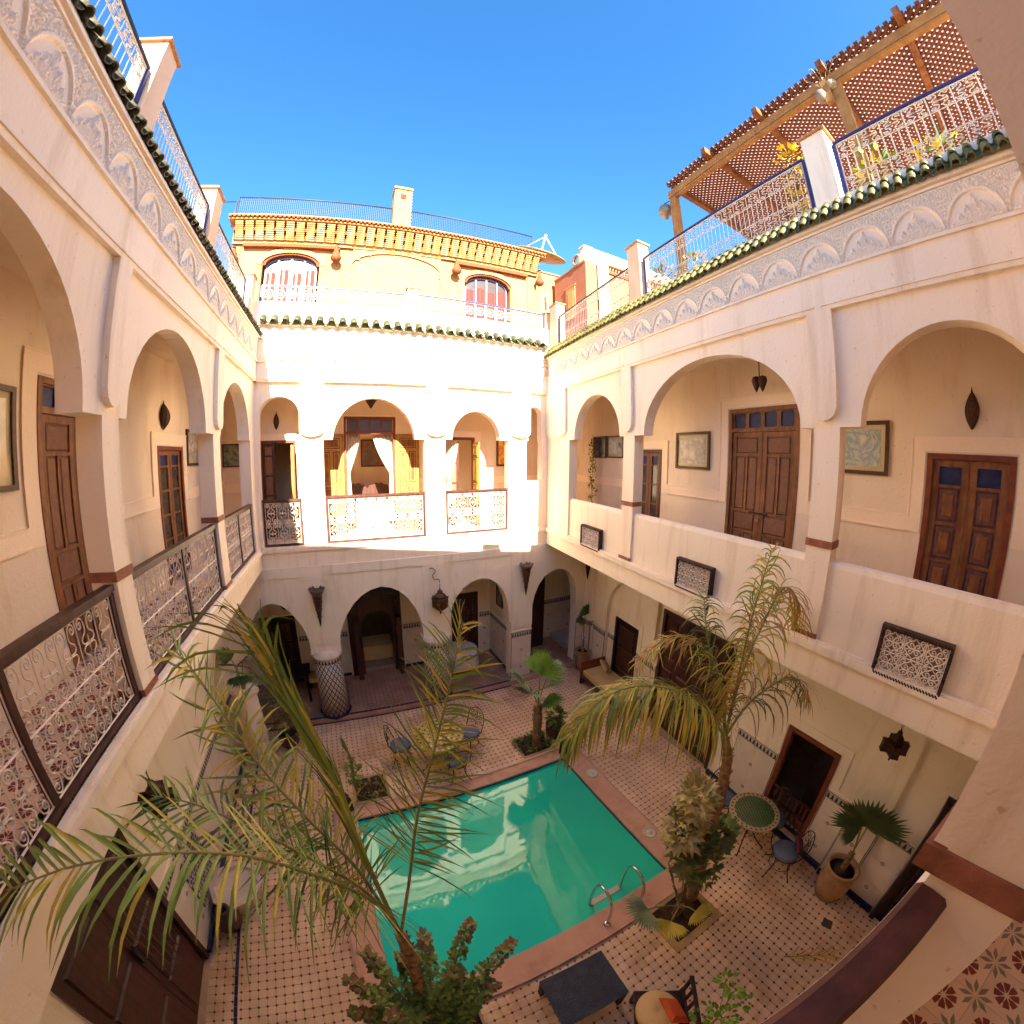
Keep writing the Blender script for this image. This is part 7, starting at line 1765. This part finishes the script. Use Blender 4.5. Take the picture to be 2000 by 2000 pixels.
# potted plants
def pot(label, loc, R_, hh, plant=None, m=CLAY, name='clay_pot', group=None):
    th = T(name, label, 'plant pot', loc, group=group)
    O('body', MB().lathe([(0.0,0.0),(R_*0.68,0.0),(R_*0.92,hh*0.30),(R_*0.98,hh*0.55),(R_*0.86,hh*0.88),(R_*0.86,hh*0.92),(R_*1.0,hh*0.94),(R_*1.0,hh),(R_*0.86,hh),(R_*0.78,hh*0.9),(0.0,hh*0.88)], (0,0,0), 34), m, th, world=False)
    O('soil', MB().lathe([(0.0,hh*0.905),(R_*0.80,hh*0.90)], (0,0,0), 20), SOIL, th, world=False)
    for sg in (-1, 1): O('lug', MB().tube([(sg*R_*0.93,-0.05,hh*0.72),(sg*R_*1.03,-0.03,hh*0.74),(sg*R_*1.03,0.03,hh*0.74),(sg*R_*0.93,0.05,hh*0.72)], 0.012, 6), m, th, world=False)
    return th
pot('big tan clay jar by the right wall near the camera side', (6.93, -7.93, H), 0.245, 0.68)
fan_plant('dark fan palm growing in the big tan clay jar', (6.97, -7.93, H+0.60), [((6.98,-7.86,-2.82),(-0.15,0.45,0.75),0.50,0,(0.3,-1,0.5)), ((7.00,-7.92,-2.80),(-0.15,-0.22,0.85),0.66,0,(0.2,-1,-0.3)), ((6.96,-7.86,-2.90),(-0.5,0.6,0.25),0.32,0,(0,0.4,1))], [LEAF[3]], 0.35, (0.045, 0.035))
pot('tall tan clay jar in the far right corner', (7.80, -0.30, H), 0.215, 0.62)
fan_plant('thin upright fan palm growing in the tall jar of the far right corner', (7.80, -0.30, H+0.55), [((7.80,-0.30,-2.55),(0.05,0,1),0.42,0,(1,0.3,0)), ((7.74,-0.30,-2.62),(-0.6,-0.1,-0.4),0.24,0,(0.3,0.3,1))], [LEAF[3]], 0.40, (0.035, 0.025))
pot('dark round pot with a small spiky plant near the far pool corner', (5.60, -2.34, H), 0.22, 0.34, m=CLAY_DARK)
random.seed(2)
th = T('yucca_plant', 'small spiky green plant in the dark round pot near the far pool corner', 'plant', (5.60, -2.34, H+0.3))
b = MB(); leafy(b, (5.60, -2.34, H+0.52), (0.17, 0.17, 0.20), 90, 0.15, 2, lobes=1); O('lower_leaves', b, [SHRUB, LEAF[3]], th)
for k in range(26):
    b2 = MB(); g = random.uniform(0, 2*PI); z = random.uniform(0.6, 0.95); e = random.uniform(0.1, 0.18)
    p0 = Vector((5.59, -2.33, H+z)); p1 = p0+Vector((math.cos(g)*e, math.sin(g)*e, 0.12)); w_ = Vector((-math.sin(g), math.cos(g), 0))*0.014
    b2.add([p0-w_, p0+w_, p1], [(0,1,2)]); O('spike_leaf', b2, LEAF[3], th)
def basket(label, loc, s):
    th = T('basket_lantern', label, 'lantern', loc, random.uniform(0, 1), group=None)
    b = MB()
    for sx, sy in ((-1,-1),(1,-1),(1,1),(-1,1)):
        b.box(sx*s*0.45-0.012, sx*s*0.45+0.012, sy*s*0.45-0.012, sy*s*0.45+0.012, 0, s*1.5)
    OS('corner_post', b, WOOD_BLACKISH, th, world=False)
    b = MB()
    for k in range(5):
        z = 0.04+s*1.4*k/4; q = s*0.44; b.box(-q, q, -q-0.006, -q+0.006, z, z+0.02); b.box(-q, q, q-0.006, q+0.006, z, z+0.02); b.box(-q-0.006, -q+0.006, -q, q, z, z+0.02); b.box(q-0.006, q+0.006, -q, q, z, z+0.02)
    for k in range(7):
        u = -s*0.4+s*0.8*k/6
        for q in (-s*0.44, s*0.44): b.box(u-0.006, u+0.006, q-0.004, q+0.004, 0.03, s*1.45); b.box(q-0.004, q+0.004, u-0.006, u+0.006, 0.03, s*1.45)
    O('woven_side', b, WOOD_DARK, th, world=False)
    O('inner_pot', MB().box(-s*0.36, s*0.36, -s*0.36, s*0.36, 0.0, s*1.25), WOOD_BLACKISH, th, world=False)
basket('dark square wooden lantern box at the far right pool corner', (5.50, -2.88, H+0.022), 0.20)
basket('dark square wooden lantern box at the far left pool corner', (1.10, -2.80, H+0.022), 0.20)
basket('dark square wooden lantern box behind the shrub at the near left pool corner', (1.02, -6.20, H+0.022), 0.18)
th = T('potted_cactus_palm', 'tall thin plant with two drooping fan leaves left of the pool', 'plant', (1.30, -2.5, H))
b = MB(); b.tube(spline([(1.10,-2.72,H+0.2),(1.0,-2.65,-3.5),(0.98,-2.6,-3.1)], 5), 0.012, 5, m=1); fan(b, (0.98,-2.6,-3.1), (-0.6,-0.2,0.5), 0.38, m=0, n=18); O('fan_leaf', b, [LEAF[3], STEM], th)
b = MB(); b.tube(spline([(1.34,-2.45,H),(1.33,-2.42,-3.8),(1.36,-2.4,-3.35)], 5), 0.03, 6, m=1); leafy(b, (1.34,-2.42,-3.7), (0.09,0.08,0.38), 60, 0.12, 1, lobes=1); fan(b, (1.36,-2.4,-3.35), (-0.25,0,1), 0.55, m=0, n=9, spread=0.5); O('upright_leaf', b, [LEAF[0], STEM], th)
# plants on the left side, behind the palm fronds
pl = T('white_wall_planter', 'tall white planter against the left ground wall', 'planter', (-0.55, -1.05, H))
O('body', MB().lathe([(0.0,0.0),(0.22,0.0),(0.26,0.9),(0.24,1.6),(0.30,1.68),(0.30,1.75),(0.0,1.75)], (-0.55,-1.05,H), 4, sm=False), WHITEWASH, pl)
fan_plant('dark fan palm standing in the tall white planter on the left', (-0.55, -1.05, H+1.7), [((-0.55,-1.15,-1.95),(-0.2,-0.7,0.6),0.42,0), ((-0.45,-1.0,-1.9),(0.6,-0.2,0.5),0.40,0), ((-0.68,-0.95,-1.9),(-0.6,0.1,0.6),0.38,0), ((-0.50,-1.25,-2.1),(0.2,-0.9,-0.1),0.36,0)], [LEAF[3]], 0.12, (0.04, 0.03))
random.seed(31)
th = T('potted_feather_palm', 'low bushy feather palm in the far left corner of the court', 'palm tree', (0.05, -0.75, H))
for k in range(11):
    g = 2*PI*k/11+0.2; e = random.uniform(0.5, 0.75); hgt = random.uniform(0.9, 1.4)
    b = MB(); frond(b, [(0.05,-0.75,H+0.3), (0.05+e*0.35*math.cos(g),-0.75+e*0.35*math.sin(g),H+0.3+hgt*0.65), (0.05+e*math.cos(g),-0.75+e*math.sin(g),H+0.3+hgt*0.72)], n_leaf=20, length=0.30, spread=0.9, droop=0.8, width=0.008, start=0.25, mats_=(4, 3), mix=0.35, r0=0.008, seg=3); O('frond', b, PM, th)
pot('dark clay pot holding the low bushy palm in the far left corner', (0.05, -0.75, H), 0.22, 0.36, m=CLAY_DARK)
# shrub with reddish spires at the foot of the near palm
sb = T('spiky_red_shrub', 'green shrub with reddish leafy spires leaning over the near left pool corner', 'shrub', (1.6, -6.4, H))
random.seed(13)
for (tip, base, rad) in (((1.17,-5.95,-2.75),(1.45,-6.35,-3.75),0.09),((1.76,-6.05,-2.55),(1.68,-6.3,-3.7),0.12),((2.25,-6.0,-2.72),(1.8,-6.3,-3.75),0.10),((2.60,-6.25,-3.05),(1.85,-6.45,-3.8),0.11),((0.98,-6.2,-2.75),(1.4,-6.45,-3.7),0.09),((1.50,-6.0,-2.95),(1.55,-6.3,-3.7),0.12),((2.0,-6.3,-3.1),(1.75,-6.4,-3.8),0.13),((0.92,-6.4,-3.1),(1.4,-6.5,-3.85),0.10),((2.3,-6.5,-3.3),(1.8,-6.5,-3.9),0.12),((1.25,-6.55,-3.0),(1.5,-6.5,-3.8),0.12)):
    b = MB(); n = 26; A_, B2 = Vector(base), Vector(tip)
    for i in range(n):
        t = i/(n-1); p = A_.lerp(B2, t)+Vector((0, 0, 0.12*math.sin(PI*t))); rr = rad*(1.15-0.85*t)
        for q in range(11):
            g = random.uniform(0, 2*PI); d = Vector((math.cos(g), math.sin(g), random.uniform(-0.2, 0.7))).normalized(); sz = 0.062*random.uniform(0.6, 1.2); s_ = d.cross(Vector((0.1,0.2,1))).normalized()
            r0_ = p+d*rr*random.uniform(0.3, 1.0)
            b.add([r0_, r0_+d*sz*.5+s_*sz*.4, r0_+d*sz, r0_+d*sz*.5-s_*sz*.4], [(0,1,2,3)], 1 if (t > 0.72 and random.random() < 0.6) else (2 if random.random() < 0.3 else 0))
    b.tube([A_, A_.lerp(B2, .5)+Vector((0,0,.12)), B2], 0.012, 5, m=3)
    O('leafy_spire', b, [SHRUB, SHRUB_RED, LEAF[0], BARK], sb)
b = MB()
for q in range(4): leafy(b, (1.35+0.19*q, -6.45+0.04*(q % 2), -3.80+0.05*(q % 3)), (0.22, 0.22, 0.28), 85, 0.075, 3, lobes=3)
O('lower_foliage', b, [SHRUB, LEAF[3], LEAF[0]], sb)
# sprigs at the bottom edge, dry fallen frond
gs = T('leafy_sapling', 'young plant with bright green tips in front of the low chair at the bottom edge', 'plant', (4.15, -7.95, H))
b = MB(); random.seed(17)
for (x, y, z) in ((4.28,-7.74,-3.2),(4.23,-7.88,-3.15),(4.02,-8.0,-3.25),(4.4,-8.02,-3.5),(3.95,-7.85,-3.5)):
    b.tube(spline([(4.15,-7.97,H),(4.15+(x-4.15)*0.3,-7.95,-3.8),(x,y,z)], 4), 0.006, 4, m=2)
    leafy(b, (x, y, z), (0.07, 0.07, 0.05), 16, 0.09, 1, lobes=1)
leafy(b, (4.15,-7.98,-3.75), (0.25,0.2,0.25), 60, 0.08, 1, lobes=1)
for i in range(len(b.m)-60, len(b.m)): b.m[i] = 1
O('leaves', b, [LEAF_BRIGHT, SHRUB, STEM], gs)
b = MB(); frond(b, [(5.62,-8.02,H+0.03),(5.82,-8.25,H+0.10),(6.05,-8.5,H+0.14)], n_leaf=14, length=0.34, spread=0.35, droop=0.25, width=0.006, start=0.05, mats_=(3, 1), mix=0.2, r0=0.008)
O('fallen_frond', b, PM, cat='dead frond', label='dry fallen palm frond lying on the paving near the camera side')
# plants on the right terrace and hanging plant in the gallery
hp = T('hanging_plant', 'long yellow-green trailing plant hanging on the right gallery wall by the corner', 'plant', FR.p(-0.62, 2.2, -1.0))
b = MB(); random.seed(4); x, y, z = FR.p(-0.62, 0, -1.02)
for k in range(28):
    zz = 2.18-1.45*k/27; leafy(b, (x+0.03*math.sin(k*1.7), y+0.05*math.sin(k), zz), (0.07, 0.085, 0.05), 9, 0.085, 2, lobes=1)
b.tube([(x, y, 2.35), (x, y, 0.72)], 0.006, 4, m=2); O('trailing_leaves', b, [mat('yellow_green_leaf', (0.34, 0.32, 0.03), 0.6), mat('olive_yellow_leaf', (0.24, 0.24, 0.03), 0.6), STEM], hp)
for k, (s, hgt, n, lab, flower) in enumerate(((-3.95, 0.55, 60, 'green climbing plant at the foot of the free pergola post', False), (-4.6, 0.45, 50, 'low green plant behind the long right terrace railing', False), (-6.52, 1.0, 70, 'yellow flowering plant beside the big right terrace pier', True), (-7.35, 0.6, 50, 'leafy plant behind the near right terrace railing', True), (-7.95, 0.4, 45, 'small plant with yellow leaves behind the near right terrace railing', True))):
    th = T('terrace_plant', lab, 'plant', FR.p(s, 4.4, -0.35)); b = MB(); x, y, z = FR.p(s, 4.45, -0.32)
    leafy(b, (x, y, 4.45+hgt*0.55), (0.16, 0.22, hgt*0.5), n*2, 0.10, 2, lobes=1)
    O('foliage', b, [SHRUB, YELLOW_FLOWER if flower else LEAF[2]], th); O('stem', MB().tube([(x, y, 4.36), (x, y, 4.45+hgt*0.6)], 0.012, 5), BARK, th)
    if flower and k == 2:
        b = MB(); leafy(b, (x-0.1, y+0.05, 5.42), (0.12, 0.2, 0.12), 40, 0.10, 1, lobes=1); O('flowers', b, [YELLOW_FLOWER], th, kind='stuff')
# small wall things
cb = MB()
for z in (-0.49, -0.60): cb.tube([(6.24, -0.01, z-0.01), (6.60, -0.02, z), (rx(0)-0.01, -0.03, z+0.01)], 0.006, 5)
O('wall_cables', cb, IRON_BLACK, cat='cable', label='two short dark cables crossing the corner under the right end of the far ledge')
